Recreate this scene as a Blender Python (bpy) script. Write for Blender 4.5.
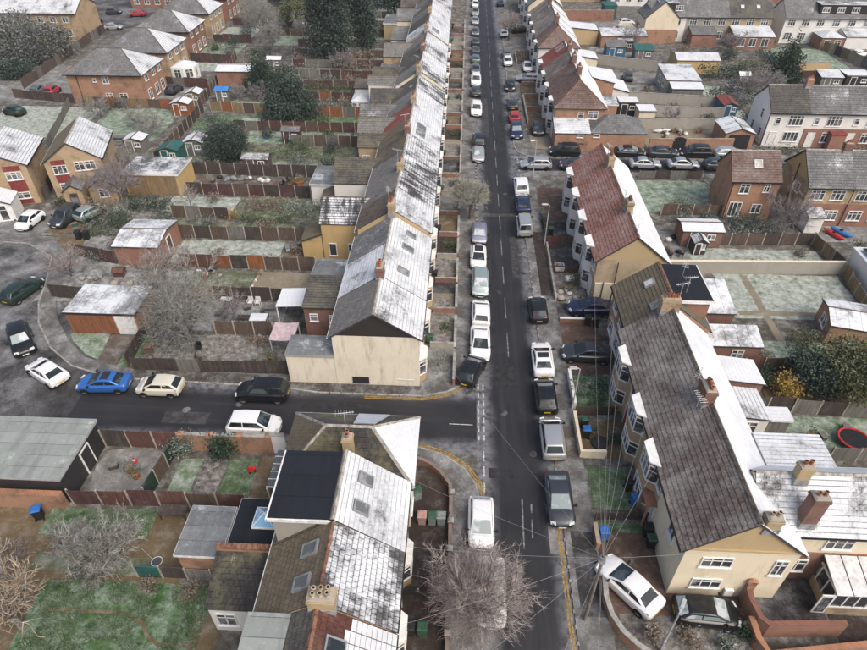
import bpy, bmesh, math, random
from math import sin, cos, tan, pi, radians, sqrt, atan2, hypot
from mathutils import Vector, Matrix, noise

# ------------------------------------------------------------------ scene, camera, sky, sun, exposure
scene = bpy.context.scene
for o in list(bpy.data.objects):
    bpy.data.objects.remove(o, do_unlink=True)
COL = scene.collection

cam = bpy.data.cameras.new('camera')
cam.sensor_width = 36.0
cam.lens = 620.0 / 867.0 * 36.0
cam.clip_end = 2000.0
cam_o = bpy.data.objects.new('camera', cam)
COL.objects.link(cam_o)
cam_o.location = (0, 0, 36.0)
cam_o.rotation_euler = (radians(90 - 39.2), 0, radians(2.7))
scene.camera = cam_o

SUN_AZ, SUN_EL = radians(138), radians(50)        # azimuth clockwise from +Y: soft light from behind the camera, on the right
world = bpy.data.worlds.new('World')
scene.world = world
world.use_nodes = True
wn = world.node_tree
sky = wn.nodes.new('ShaderNodeTexSky')
sky.sky_type = 'NISHITA'
sky.sun_disc = False
sky.sun_elevation = SUN_EL
sky.sun_rotation = SUN_AZ
sky.air_density = 1.0
sky.dust_density = 6.0
sky.ozone_density = 0.7
bg = wn.nodes['Background']
wn.links.new(sky.outputs[0], bg.inputs[0])
bg.inputs[1].default_value = 0.13

sun = bpy.data.lights.new('sun', 'SUN')
sun.energy = 0.95
sun.angle = radians(40)
sun.color = (1.0, 0.965, 0.925)
sun_o = bpy.data.objects.new('sun', sun)
COL.objects.link(sun_o)
sd = Vector((sin(SUN_AZ) * cos(SUN_EL), cos(SUN_AZ) * cos(SUN_EL), sin(SUN_EL)))
sun_o.rotation_euler = (-sd).to_track_quat('-Z', 'Y').to_euler()
sun_o.location = (0, -20, 80)

scene.view_settings.view_transform = 'Standard'
scene.view_settings.look = 'None'
scene.view_settings.gamma = 1.0
scene.view_settings.use_curve_mapping = False
scene.view_settings.exposure = 0.56

# ------------------------------------------------------------------ materials
MAT = {}

def new_mat(name):
    m = bpy.data.materials.new(name)
    m.use_nodes = True
    nt = m.node_tree
    b = nt.nodes['Principled BSDF']
    b.inputs['Roughness'].default_value = 0.85
    b.inputs['Specular IOR Level'].default_value = 0.3
    MAT[name] = m
    return m, nt, b

def nd(nt, t, **kw):
    n = nt.nodes.new(t)
    for k, v in kw.items():
        setattr(n, k, v)
    return n

def coords(nt, rnd=True, kind='Object', scale=None):
    tc = nd(nt, 'ShaderNodeTexCoord')
    out = tc.outputs[kind]
    if rnd:
        oi = nd(nt, 'ShaderNodeObjectInfo')
        mu = nd(nt, 'ShaderNodeMath', operation='MULTIPLY'); mu.inputs[1].default_value = 137.0
        nt.links.new(oi.outputs['Random'], mu.inputs[0])
        va = nd(nt, 'ShaderNodeVectorMath', operation='ADD')
        nt.links.new(out, va.inputs[0]); nt.links.new(mu.outputs[0], va.inputs[1])
        out = va.outputs[0]
    if scale:
        vm = nd(nt, 'ShaderNodeVectorMath', operation='MULTIPLY')
        vm.inputs[1].default_value = scale
        nt.links.new(out, vm.inputs[0]); out = vm.outputs[0]
    return out

def noise_n(nt, vec, scale, detail=4, rough=0.6):
    n = nd(nt, 'ShaderNodeTexNoise')
    n.inputs['Scale'].default_value = scale
    n.inputs['Detail'].default_value = detail
    n.inputs['Roughness'].default_value = rough
    if vec is not None: nt.links.new(vec, n.inputs['Vector'])
    return n.outputs['Fac']

def ramp(nt, fac, stops):
    r = nd(nt, 'ShaderNodeValToRGB')
    el = r.color_ramp.elements
    while len(el) < len(stops): el.new(0.5)
    for e, (p, c) in zip(el, stops):
        e.position = p
        e.color = c if len(c) == 4 else (*c, 1)
    nt.links.new(fac, r.inputs[0])
    return r.outputs[0]

def mix(nt, fac, a, b, mode='MIX'):
    m = nd(nt, 'ShaderNodeMix', data_type='RGBA', blend_type=mode)
    for s, v in ((0, fac), (6, a), (7, b)):
        if isinstance(v, (int, float)): m.inputs[s].default_value = v
        elif isinstance(v, tuple): m.inputs[s].default_value = (*v[:3], 1)
        else: nt.links.new(v, m.inputs[s])
    return m.outputs[2]

def math_n(nt, op, a, b=None, clamp=False):
    m = nd(nt, 'ShaderNodeMath', operation=op, use_clamp=clamp)
    for i, v in enumerate((a, b)):
        if v is None: continue
        if isinstance(v, (int, float)): m.inputs[i].default_value = v
        else: nt.links.new(v, m.inputs[i])
    return m.outputs[0]

def smooth(nt, fac, lo, hi):
    m = nd(nt, 'ShaderNodeMapRange', interpolation_type='SMOOTHSTEP')
    m.inputs['From Min'].default_value = lo; m.inputs['From Max'].default_value = hi
    nt.links.new(fac, m.inputs['Value'])
    return m.outputs['Result']

def bump(nt, b, h, strength=0.3, dist=0.03):
    n = nd(nt, 'ShaderNodeBump')
    n.inputs['Strength'].default_value = strength
    n.inputs['Distance'].default_value = dist
    nt.links.new(h, n.inputs['Height'])
    nt.links.new(n.outputs[0], b.inputs['Normal'])

SNOW = (0.62, 0.65, 0.68)

def plain(name, col, rough=0.7, var=0.12, vscale=3.0, metal=0.0, spec=0.3, vcol=None, rnd=True, bmp=0.0):
    """one colour with uneven weathering"""
    m, nt, b = new_mat(name)
    v = coords(nt, rnd)
    f = noise_n(nt, v, vscale, 5)
    f2 = noise_n(nt, v, vscale * 7, 3)
    lo = tuple(c * (1 - var * 1.6) for c in col)
    hi = vcol or tuple(min(1, c * (1 + var)) for c in col)
    c = mix(nt, smooth(nt, f, .3, .7), lo, hi)
    c = mix(nt, math_n(nt, 'MULTIPLY', smooth(nt, f2, .45, .7), var * 1.5), c, tuple(x * .55 for x in col))
    nt.links.new(c, b.inputs['Base Color'])
    b.inputs['Roughness'].default_value = rough
    b.inputs['Metallic'].default_value = metal
    b.inputs['Specular IOR Level'].default_value = spec
    if bmp: bump(nt, b, f2, bmp)
    return m

def brickmat(name, c1, c2, mortar, rough=0.9, stain=(0.05, 0.045, 0.04)):
    """brickwork; coordinates combine x+y so that every wall direction gets courses"""
    m, nt, b = new_mat(name)
    tc = nd(nt, 'ShaderNodeTexCoord')
    sp = nd(nt, 'ShaderNodeSeparateXYZ'); nt.links.new(tc.outputs['Object'], sp.inputs[0])
    s = math_n(nt, 'ADD', sp.outputs[0], sp.outputs[1])
    cb = nd(nt, 'ShaderNodeCombineXYZ')
    nt.links.new(s, cb.inputs[0]); nt.links.new(sp.outputs[2], cb.inputs[1])
    br = nd(nt, 'ShaderNodeTexBrick')
    br.inputs['Color1'].default_value = (*c1, 1); br.inputs['Color2'].default_value = (*c2, 1)
    br.inputs['Mortar'].default_value = (*mortar, 1)
    br.inputs['Scale'].default_value = 1.0
    br.inputs['Brick Width'].default_value = 0.235; br.inputs['Row Height'].default_value = 0.085
    br.inputs['Mortar Size'].default_value = 0.012; br.inputs['Bias'].default_value = 0.0
    nt.links.new(cb.outputs[0], br.inputs['Vector'])
    v = coords(nt)
    n1 = noise_n(nt, v, 0.7, 6, .65); n2 = noise_n(nt, v, 5, 4)
    c = mix(nt, math_n(nt, 'MULTIPLY', smooth(nt, n1, .44, .72), .6), br.outputs['Color'], stain)
    c = mix(nt, math_n(nt, 'MULTIPLY', smooth(nt, n2, .35, .7), .25), c, c2)
    nt.links.new(c, b.inputs['Base Color'])
    b.inputs['Roughness'].default_value = rough
    bump(nt, b, br.outputs['Fac'], .15, .01)
    return m

def render_wall(name, col, dirt=(0.22, 0.2, 0.16), amt=.4):
    """painted render / pebbledash with run-down grime"""
    m, nt, b = new_mat(name)
    v = coords(nt, True, 'Object', (1.3, 1.3, .25))
    n1 = noise_n(nt, v, 1.4, 6, .7)
    n2 = noise_n(nt, coords(nt), 9, 4)
    n3 = noise_n(nt, coords(nt), .5, 4)
    c = mix(nt, math_n(nt, 'MULTIPLY', smooth(nt, n1, .48, .8), amt), col, dirt)
    c = mix(nt, math_n(nt, 'MULTIPLY', smooth(nt, n2, .5, .8), .12), c, dirt)
    c = mix(nt, math_n(nt, 'MULTIPLY', smooth(nt, n3, .45, .6), .25), c, tuple(x * .75 for x in col))
    nt.links.new(c, b.inputs['Base Color'])
    b.inputs['Roughness'].default_value = .92
    bump(nt, b, n2, .12, .01)
    return m

def roofmat(name, tile, snow, moss=None, tile2=None, streak=.5, fine=.5, mossamt=.5, rows=.32, cols=.3, big=.38, bare_low=0.0, snowcol=SNOW, frost=0.0):
    """tiled roof in slope UV metres: tile joints, weathering, moss, and lying frost / snow (snow 0..1 cover)"""
    m, nt, b = new_mat(name)
    ts = 1.05 if name in ('roof_grey', 'roof_dark', 'roof_brown', 'roof_olive', 'roof_slate_grey') else .8
    tile = tuple(x * ts for x in tile); tile2 = tile2 and tuple(x * ts for x in tile2)
    uv = coords(nt, False, 'UV')
    ob = coords(nt, True, 'UV')
    br = nd(nt, 'ShaderNodeTexBrick')
    br.inputs['Scale'].default_value = 1
    br.inputs['Brick Width'].default_value = cols; br.inputs['Row Height'].default_value = rows
    br.inputs['Mortar Size'].default_value = .022; br.inputs['Mortar Smooth'].default_value = .3
    t2 = tile2 or tuple(c * .62 for c in tile)
    br.inputs['Color1'].default_value = (*tile, 1); br.inputs['Color2'].default_value = (*t2, 1)
    br.inputs['Mortar'].default_value = (*[c * .35 for c in tile], 1)
    nt.links.new(uv, br.inputs['Vector'])
    nb = noise_n(nt, ob, big, 5, .62)
    nf = noise_n(nt, ob, 3.2, 5, .7)
    vs = nd(nt, 'ShaderNodeVectorMath', operation='MULTIPLY'); vs.inputs[1].default_value = (1.6, .22, 1)
    nt.links.new(ob, vs.inputs[0])
    ns = noise_n(nt, vs.outputs[0], 1.3, 4, .6)
    nx = noise_n(nt, ob, 14, 3, .6)
    c = mix(nt, math_n(nt, 'MULTIPLY', smooth(nt, ns, .4, .7), .45), br.outputs['Color'], tuple(x * .45 for x in tile))
    c = mix(nt, math_n(nt, 'MULTIPLY', smooth(nt, nf, .5, .8), .35), c, tuple(min(1, x * 1.8) for x in tile))
    if moss:
        mm = math_n(nt, 'MULTIPLY', smooth(nt, math_n(nt, 'ADD', math_n(nt, 'MULTIPLY', nb, .7), math_n(nt, 'MULTIPLY', nf, .3)), .47, .62), mossamt)
        c = mix(nt, mm, c, moss)
    a = math_n(nt, 'ADD', math_n(nt, 'MULTIPLY', nb, 1 - fine), math_n(nt, 'MULTIPLY', nf, fine * .6))
    a = math_n(nt, 'ADD', a, math_n(nt, 'MULTIPLY', nx, fine * .4))
    a = mix(nt, streak * .5, a, ns)
    th = 0.5 + (0.5 - snow) * 0.62
    msk = smooth(nt, a, th - .07, th + .07)
    if snow >= 1: msk = smooth(nt, a, .02, .3)
    # joints stay a little barer
    msk = math_n(nt, 'SUBTRACT', msk, math_n(nt, 'MULTIPLY', br.outputs['Fac'], .5 if snow < .6 else .14 if snow < .97 else .03), True)
    if rows < .5 and snow > .4:
        sv = nd(nt, 'ShaderNodeSeparateXYZ'); nt.links.new(uv, sv.inputs[0])
        fr = math_n(nt, 'FRACT', math_n(nt, 'DIVIDE', sv.outputs[1], rows))
        ln = math_n(nt, 'MULTIPLY', smooth(nt, fr, .74, .95), smooth(nt, math_n(nt, 'ADD', math_n(nt, 'MULTIPLY', nb, .6), math_n(nt, 'MULTIPLY', ns, .4)), .36, .6))
        msk = math_n(nt, 'SUBTRACT', msk, math_n(nt, 'MULTIPLY', ln, .8 if snow < .97 else .18), True)
    sc = mix(nt, smooth(nt, math_n(nt, 'ADD', math_n(nt, 'MULTIPLY', nb, .6), math_n(nt, 'MULTIPLY', nf, .4)), .34, .62), tuple(x * (.64 if snow < 1 else .84) for x in snowcol), tuple(x * 1.06 for x in snowcol))
    c = mix(nt, msk, c, sc)
    if frost:
        fm = math_n(nt, 'MULTIPLY', smooth(nt, math_n(nt, 'ADD', math_n(nt, 'MULTIPLY', math_n(nt, 'ADD', nx, nf), .3), math_n(nt, 'MULTIPLY', nb, .4)), .4, .66), frost)
        c = mix(nt, fm, c, mix(nt, .3, tuple(x * .62 for x in snowcol), tuple(min(1, x * 3) for x in tile)))
    nt.links.new(c, b.inputs['Base Color'])
    b.inputs['Roughness'].default_value = .8
    h = math_n(nt, 'ADD', math_n(nt, 'MULTIPLY', br.outputs['Fac'], -1.0), math_n(nt, 'MULTIPLY', nx, .4))
    bump(nt, b, h, .35, .03)
    return m

def groundmat(name, cols, frost=0.3, frostcol=(0.62, 0.67, 0.66), big=.15, fine=2.2, bmp=.5, fs=.9, rough=.95, speck=None, fx=None):
    """ground, lawn, gravel: three tones mixed over two scales, with frost patches"""
    m, nt, b = new_mat(name)
    gs = .8 if 'lawn' in name else .52
    cols = [tuple(x * gs for x in c) for c in cols]; frostcol = tuple(x * .86 for x in frostcol)
    tc = nd(nt, 'ShaderNodeNewGeometry'); v = tc.outputs['Position']
    n1 = noise_n(nt, v, big, 5, .6); n2 = noise_n(nt, v, fine, 5, .7); n3 = noise_n(nt, v, fine * 5, 3, .7)
    n4 = noise_n(nt, v, fs, 6, .72)
    c = mix(nt, smooth(nt, n1, .38, .62), cols[0], cols[1])
    c = mix(nt, smooth(nt, n2, .45, .75), c, cols[2])
    c = mix(nt, math_n(nt, 'MULTIPLY', smooth(nt, n3, .45, .75), .35), c, tuple(x * .4 for x in cols[0]))
    th = .5 + (.5 - frost) * .55
    a = math_n(nt, 'ADD', math_n(nt, 'MULTIPLY', n4, .78), math_n(nt, 'MULTIPLY', n3, .22))
    fm = smooth(nt, a, th - .17, th + .17)
    if fx:
        sx = nd(nt, 'ShaderNodeSeparateXYZ'); nt.links.new(v, sx.inputs[0])
        fm = math_n(nt, 'MULTIPLY', fm, smooth(nt, math_n(nt, 'MULTIPLY', sx.outputs[0], -1.0), fx[0], fx[1]))
    c = mix(nt, math_n(nt, 'MULTIPLY', fm, .8), c, frostcol)
    if speck:
        n5 = noise_n(nt, v, 6, 2, .5)
        c = mix(nt, smooth(nt, n5, .64, .7), c, speck)
    nt.links.new(c, b.inputs['Base Color'])
    b.inputs['Roughness'].default_value = rough
    bump(nt, b, n3, bmp, .05)
    return m

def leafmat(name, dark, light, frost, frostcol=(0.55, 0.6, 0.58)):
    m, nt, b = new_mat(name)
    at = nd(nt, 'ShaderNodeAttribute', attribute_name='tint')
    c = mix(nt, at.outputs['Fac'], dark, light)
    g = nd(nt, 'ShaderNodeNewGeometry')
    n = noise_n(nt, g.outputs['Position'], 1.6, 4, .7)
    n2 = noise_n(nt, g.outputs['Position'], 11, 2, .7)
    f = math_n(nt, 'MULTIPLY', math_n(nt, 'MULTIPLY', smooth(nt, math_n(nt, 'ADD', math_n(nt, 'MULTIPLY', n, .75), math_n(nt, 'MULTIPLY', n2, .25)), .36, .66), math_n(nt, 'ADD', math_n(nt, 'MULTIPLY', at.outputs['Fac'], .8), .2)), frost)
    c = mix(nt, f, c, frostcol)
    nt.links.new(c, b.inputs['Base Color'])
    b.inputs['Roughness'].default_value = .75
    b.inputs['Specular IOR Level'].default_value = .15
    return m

def paint(name, col, metal=.3, rough=.28):
    m, nt, b = new_mat(name)
    v = coords(nt)
    n = noise_n(nt, v, 2.2, 5, .7)
    c = mix(nt, math_n(nt, 'MULTIPLY', smooth(nt, n, .45, .75), .3), col, tuple(x * .6 + .06 for x in col))
    nt.links.new(c, b.inputs['Base Color'])
    b.inputs['Metallic'].default_value = metal
    r = math_n(nt, 'ADD', math_n(nt, 'MULTIPLY', n, .3), rough - .1)
    nt.links.new(r, b.inputs['Roughness'])
    b.inputs['Coat Weight'].default_value = .5
    b.inputs['Coat Roughness'].default_value = .12
    return m

def glassmat(name, col=(0.02, 0.025, 0.03), rough=.08, var=(.12, .13, .14)):
    m, nt, b = new_mat(name)
    n = noise_n(nt, coords(nt), .9, 3)
    c = mix(nt, smooth(nt, n, .5, .62), col, var)
    nt.links.new(c, b.inputs['Base Color'])
    b.inputs['Roughness'].default_value = rough
    b.inputs['Specular IOR Level'].default_value = .6
    return m

# ground family
groundmat('soil', ((.12, .106, .085), (.16, .145, .118), (.22, .205, .18)), .33, (.5, .51, .5), .12, 1.3, .6)
groundmat('lawn_frost', ((.085, .15, .06), (.125, .185, .09), (.19, .24, .15)), .46, (.5, .56, .53), .25, 2.2, .9, 1.1)
groundmat('lawn_white', ((.13, .17, .1), (.19, .22, .15), (.27, .29, .22)), .52, (.6, .65, .63), .35, 2.4, .9, 1.4)
groundmat('lawn_green', ((.065, .125, .04), (.1, .17, .06), (.14, .2, .09)), .34, (.42, .52, .44), .3, 2.0, .6, 1.1)
groundmat('lawn_deep', ((.04, .095, .025), (.065, .14, .04), (.095, .17, .07)), .37, (.44, .53, .47), .3, 2.4, .8, 1.0)
groundmat('lawn_dull', ((.10, .12, .06), (.13, .14, .075), (.17, .17, .11)), .34, (.45, .5, .46), .3, 2.4, .7, 1.1)
groundmat('gravel_pale', ((.36, .31, .22), (.44, .38, .28), (.5, .45, .36)), .2, (.6, .6, .58), .3, 3, .4)
groundmat('dirt_tan', ((.2, .148, .08), (.26, .19, .105), (.31, .24, .15)), .28, (.4, .38, .33), .3, 2.4, .5)
groundmat('litter', ((.15, .13, .105), (.2, .175, .145), (.3, .28, .25)), .42, (.5, .5, .49), .3, 3.5, .8, 2.2)
groundmat('concrete_yard', ((.24, .235, .22), (.3, .29, .275), (.36, .355, .34)), .34, (.55, .57, .58), .25, 1.5, .2, .6)
groundmat('slab_dark', ((.05, .048, .05), (.07, .066, .066), (.1, .095, .095)), .33, (.32, .33, .35), .3, 1.5, .3, .6)
groundmat('paver_red', ((.165, .105, .078), (.21, .13, .098), (.25, .17, .135)), .24, (.38, .34, .31), .25, 2.5, .3, .9)
groundmat('paver_brown', ((.15, .12, .1), (.2, .16, .13), (.24, .2, .17)), .3, (.42, .42, .42), .25, 2.5, .3, .9)
groundmat('paver_dark', ((.055, .042, .037), (.08, .058, .048), (.11, .085, .075)), .22, (.26, .27, .28), .25, 2.5, .3, .9)
groundmat('rough_winter', ((.12, .105, .085), (.17, .15, .125), (.24, .22, .195)), .5, (.5, .53, .53), .15, 1.4, .9, .9)
groundmat('pavement', ((.16, .152, .14), (.2, .192, .18), (.235, .23, .22)), .37, (.46, .475, .49), .16, 1.4, .2, .55, speck=(.1, .085, .07))
groundmat('pavement_dark', ((.09, .08, .068), (.125, .112, .098), (.17, .155, .14)), .33, (.42, .42, .42), .2, 1.6, .3, .7, speck=(.2, .18, .14))
groundmat('cul_asphalt', ((.046, .045, .047), (.06, .058, .059), (.085, .082, .082)), .42, (.4, .41, .42), .1, 1.4, .15, .28, fx=(27, 38)); groundmat('old_asphalt', ((.075, .072, .072), (.095, .09, .09), (.12, .116, .116)), .38, (.34, .35, .365), .1, 1.4, .15, .25)

def roadmat(name, centre, half, axis):
    """asphalt: wheel-polished dark middle, frost lying along both sides"""
    m, nt, b = new_mat(name)
    g = nd(nt, 'ShaderNodeNewGeometry'); v = g.outputs['Position']
    sp = nd(nt, 'ShaderNodeSeparateXYZ'); nt.links.new(v, sp.inputs[0])
    d = math_n(nt, 'ABSOLUTE', math_n(nt, 'SUBTRACT', sp.outputs[axis], centre))
    wob = noise_n(nt, v, .35, 4, .6)
    d = math_n(nt, 'ADD', d, math_n(nt, 'MULTIPLY', math_n(nt, 'SUBTRACT', wob, .5), 1.1))
    vs = nd(nt, 'ShaderNodeVectorMath', operation='MULTIPLY')
    vs.inputs[1].default_value = (2.2, .1, 1) if axis == 0 else (.1, 2.2, 1)
    nt.links.new(v, vs.inputs[0])
    tracks = noise_n(nt, vs.outputs[0], 1.0, 4, .55)
    n2 = noise_n(nt, v, 1.3, 6, .7); n3 = noise_n(nt, v, 22, 3, .7); n1 = noise_n(nt, v, .2, 4, .6)
    c = mix(nt, smooth(nt, n1, .35, .65), (.016, .016, .018), (.026, .026, .028))
    c = mix(nt, math_n(nt, 'MULTIPLY', smooth(nt, tracks, .45, .7), .6), c, (.038, .038, .042))
    c = mix(nt, math_n(nt, 'MULTIPLY', smooth(nt, n3, .5, .75), .4), c, (.075, .074, .073))
    fr = math_n(nt, 'MULTIPLY', smooth(nt, d, half - .55, half + .6), smooth(nt, n2, .3, .62))
    c = mix(nt, math_n(nt, 'MULTIPLY', fr, .48), c, (.36, .37, .39))
    nt.links.new(c, b.inputs['Base Color'])
    r = math_n(nt, 'ADD', math_n(nt, 'MULTIPLY', n1, .35), .38)
    nt.links.new(r, b.inputs['Roughness'])
    bump(nt, b, n3, .12, .01)
roadmat('asphalt', 4.75, 1.9, 0)
roadmat('asphalt_side', 32.6, 2.2, 1)
roadmat('asphalt_side_far', 79.0, 2.0, 1)
plain('tar_patch', (.03, .03, .032), .7, .3, 2); plain('tar_worn', (.055, .054, .055), .8, .3, 2)
plain('kerbstone', (.3, .295, .28), .9, .25, 2)
plain('yellow_paint', (.36, .225, .045), .85, .35, 5, vcol=(.43, .29, .09))
plain('white_paint', (.46, .46, .45), .8, .4, 6); plain('worn_paint', (.2, .2, .2), .85, .4, 4)

# masonry
brickmat('brick_red', (.23, .085, .053), (.28, .115, .075), (.3, .25, .2))
brickmat('brick_orange', (.31, .135, .072), (.36, .175, .1), (.36, .3, .23))
brickmat('brick_dark', (.17, .075, .055), (.22, .1, .07), (.2, .17, .15))
brickmat('brick_yellow', (.38, .27, .13), (.44, .33, .18), (.4, .36, .28))
brickmat('brick_buff', (.36, .24, .13), (.42, .3, .17), (.42, .36, .28))
brickmat('brick_pale', (.40, .31, .20), (.45, .36, .24), (.42, .36, .28))
render_wall('render_cream', (.7, .625, .47), (.36, .3, .2), .5)
render_wall('render_gable', (.7, .645, .53), (.3, .26, .18), .85)
render_wall('render_white', (.72, .71, .68), (.4, .37, .32), .25)
render_wall('render_tan', (.45, .345, .2), (.3, .22, .12), .3)
render_wall('render_yellow', (.5, .36, .17), (.33, .22, .1), .35)
render_wall('render_grey', (.34, .32, .28), (.18, .16, .13), .4)
roofmat('tile_hung', (.1, .08, .072), .05, None, None, .5, .5, frost=.12)
plain('red_panel', (.22, .05, .045), .8, .2, 3)

# roofs
MOSS = (.15, .125, .035)
roofmat('roof_brown_frost', (.185, .138, .11), .28, MOSS, None, .25, .75, .3, frost=.75)
roofmat('roof_brown', (.12, .095, .075), .14, MOSS, None, .5, .5, .45, frost=.12)
roofmat('roof_olive', (.155, .13, .085), .1, (.1, .08, .05), (.11, .09, .06), .8, .3, .4, frost=.08)
roofmat('roof_red_frost', (.36, .15, .1), .29, (.13, .07, .04), None, .25, .75, .35, frost=.6)
roofmat('roof_red', (.34, .09, .06), .12, None, None, .4, .5, frost=.15)
roofmat('roof_maroon', (.14, .05, .038), .12, (.1, .09, .05), None, .5, .5, .25, frost=.08)
roofmat('roof_maroon_frost', (.19, .115, .09), .3, None, None, .35, .6, frost=.35)
roofmat('roof_dark', (.085, .08, .072), .18, MOSS, None, .6, .5, .35, frost=.18)
roofmat('roof_black', (.055, .052, .05), .22, (.13, .12, .05), None, .8, .35, .6, frost=.1)
roofmat('roof_slate_grey', (.15, .15, .15), .34, None, None, .4, .5, frost=.3)
roofmat('roof_grey', (.18, .175, .165), .22, (.14, .12, .07), None, .6, .4, .3, frost=.2)
roofmat('roof_half', (.11, .11, .11), .53, None, None, .5, .35, big=.5)
roofmat('roof_frost', (.16, .16, .16), .6, None, None, .3, .45)
roofmat('roof_snow', (.15, .15, .155), .67, None, None, .3, .25)
roofmat('roof_white', (.2, .2, .2), 1.0, None)
roofmat('roof_streak', (.085, .085, .087), .5, None, None, .9, .35, big=.5)
roofmat('felt_frost', (.11, .12, .125), .5, None, None, .2, .5, cols=9, rows=1.05, frost=.3)
roofmat('felt_grey', (.2, .215, .225), .34, None, None, .2, .3, cols=9, rows=1.0, frost=.25)
roofmat('felt_black', (.014, .018, .026), .02, None, (.017, .021, .029), .2, .3, cols=30, rows=1.4)
roofmat('felt_moss', (.34, .37, .355), .3, (.25, .29, .25), (.28, .31, .3), .3, .3, .5, cols=40, rows=.95, big=.3)
roofmat('sheet_frost', (.27, .28, .29), .55, None, (.24, .25, .26), .2, .4, cols=1.0, rows=9)
roofmat('sheet_white', (.5, .5, .5), 1.0, None, cols=1.1, rows=9)
plain('ridge_pale', (.36, .335, .3), .9, .3, 3)
plain('ridge_dark', (.14, .115, .095), .9, .35, 3)
plain('ridge_terracotta', (.22, .12, .08), .9, .35, 3)
plain('riser_dark', (.06, .057, .055), .95, .2, 3)
plain('flashing', (.28, .29, .3), .6, .25, 3)
plain('fascia_white', (.72, .72, .7), .5, .12, 3)
plain('pot', (.36, .145, .075), .85, .3, 5)
plain('pot_pale', (.46, .36, .24), .85, .3, 5)
plain('pot_mouth', (.012, .012, .012), .95)
plain('upvc', (.74, .74, .73), .4, .08, 3)
plain('upvc_black', (.03, .03, .032), .4, .1, 3)
plain('timber_brown', (.14, .075, .05), .6, .2, 3)
plain('door_white', (.7, .7, .68), .45, .1, 3)
plain('door_red', (.28, .035, .03), .45, .1, 3)
plain('door_green', (.03, .09, .06), .45, .1, 3)
plain('door_blue', (.04, .07, .15), .45, .1, 3)
plain('black_plastic', (.018, .018, .02), .5, .2, 4)
plain('metal_grey', (.33, .34, .35), .45, .15, 3, .4)
plain('metal_pale', (.5, .51, .52), .4, .12, 3, .3)
plain('alu', (.55, .56, .57), .35, .1, 3, .6)
plain('brass', (.5, .36, .12), .35, .1, 3, .9)
glassmat('glass', (.045, .05, .055), .1, (.2, .21, .22))
glassmat('glass_pale', (.12, .13, .13), .12, (.3, .3, .28))
glassmat('glass_blue', (.2, .42, .62), .1, (.5, .68, .78))
glassmat('car_glass', (.015, .02, .022), .07, (.07, .09, .09))
glassmat('car_glass_frost', (.2, .25, .26), .4, (.42, .46, .48))

# timber
def woodmat(name, col, frost=.12):
    m, nt, b = new_mat(name); col = tuple(x * .88 for x in col)
    v = coords(nt, True, 'Object', (7, 7, .5))
    n = noise_n(nt, v, 1.2, 5, .6)
    n2 = noise_n(nt, coords(nt), 1.1, 5, .65)
    oi = nd(nt, 'ShaderNodeObjectInfo')
    c = mix(nt, smooth(nt, n, .3, .7), tuple(x * .62 for x in col), tuple(min(1, x * 1.25) for x in col))
    c = mix(nt, math_n(nt, 'MULTIPLY', oi.outputs['Random'], .45), c, tuple(x * .45 + .015 for x in col))
    c = mix(nt, math_n(nt, 'MULTIPLY', smooth(nt, n2, .5, .75), .5), c, (.12, .118, .105))
    c = mix(nt, math_n(nt, 'MULTIPLY', smooth(nt, n2, .58, .8), frost), c, (.5, .52, .52))
    nt.links.new(c, b.inputs['Base Color'])
    b.inputs['Roughness'].default_value = .9
    return m
woodmat('wood_dark', (.075, .06, .054)); woodmat('wood_brown', (.13, .093, .075)); woodmat('wood_red', (.15, .07, .057))
woodmat('wood_orange', (.3, .12, .055)); woodmat('wood_grey', (.2, .19, .175), .3); woodmat('wood_tan', (.3, .21, .115))
woodmat('wood_maroon', (.105, .052, .053)); woodmat('wood_green', (.02, .05, .035)); woodmat('wood_pale', (.42, .36, .26))
plain('post_concrete', (.36, .34, .3), .9, .2, 3)
plain('rail_pale', (.36, .33, .28), .9, .2, 3)

# plants
leafmat('leaf_dark', (.012, .024, .018), (.05, .078, .052), .42, (.36, .42, .4))
leafmat('leaf_deep', (.012, .028, .016), (.04, .075, .035), .16, (.4, .46, .42))
leafmat('leaf_frost', (.035, .055, .035), (.12, .15, .1), .75)
leafmat('leaf_grey', (.055, .063, .055), (.19, .2, .18), .5, (.4, .43, .42))
leafmat('leaf_olive', (.045, .055, .015), (.13, .14, .05), .3)
leafmat('leaf_yellow', (.24, .15, .03), (.5, .36, .1), .12)
leafmat('leaf_hedge', (.03, .05, .018), (.105, .135, .05), .18)
leafmat('leaf_brown', (.1, .065, .04), (.24, .18, .13), .45)
leafmat('grass_blade', (.03, .065, .02), (.11, .17, .07), .6, (.52, .6, .54))
plain('bark', (.09, .075, .06), .95, .3, 6)
plain('bark_frost', (.2, .185, .16), .95, .35, 6, vcol=(.36, .35, .33))
plain('twig_pink', (.28, .235, .22), .95, .25, 2, vcol=(.46, .405, .385))
plain('twig_grey', (.2, .19, .17), .95, .3, 2, vcol=(.4, .395, .37))
plain('twig_mauve', (.22, .18, .185), .95, .3, 2, vcol=(.36, .33, .34))
plain('twig_tan', (.36, .27, .19), .95, .3, 2, vcol=(.5, .41, .31))
plain('twig_green', (.25, .245, .19), .95, .25, 2, vcol=(.42, .42, .36))

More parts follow.
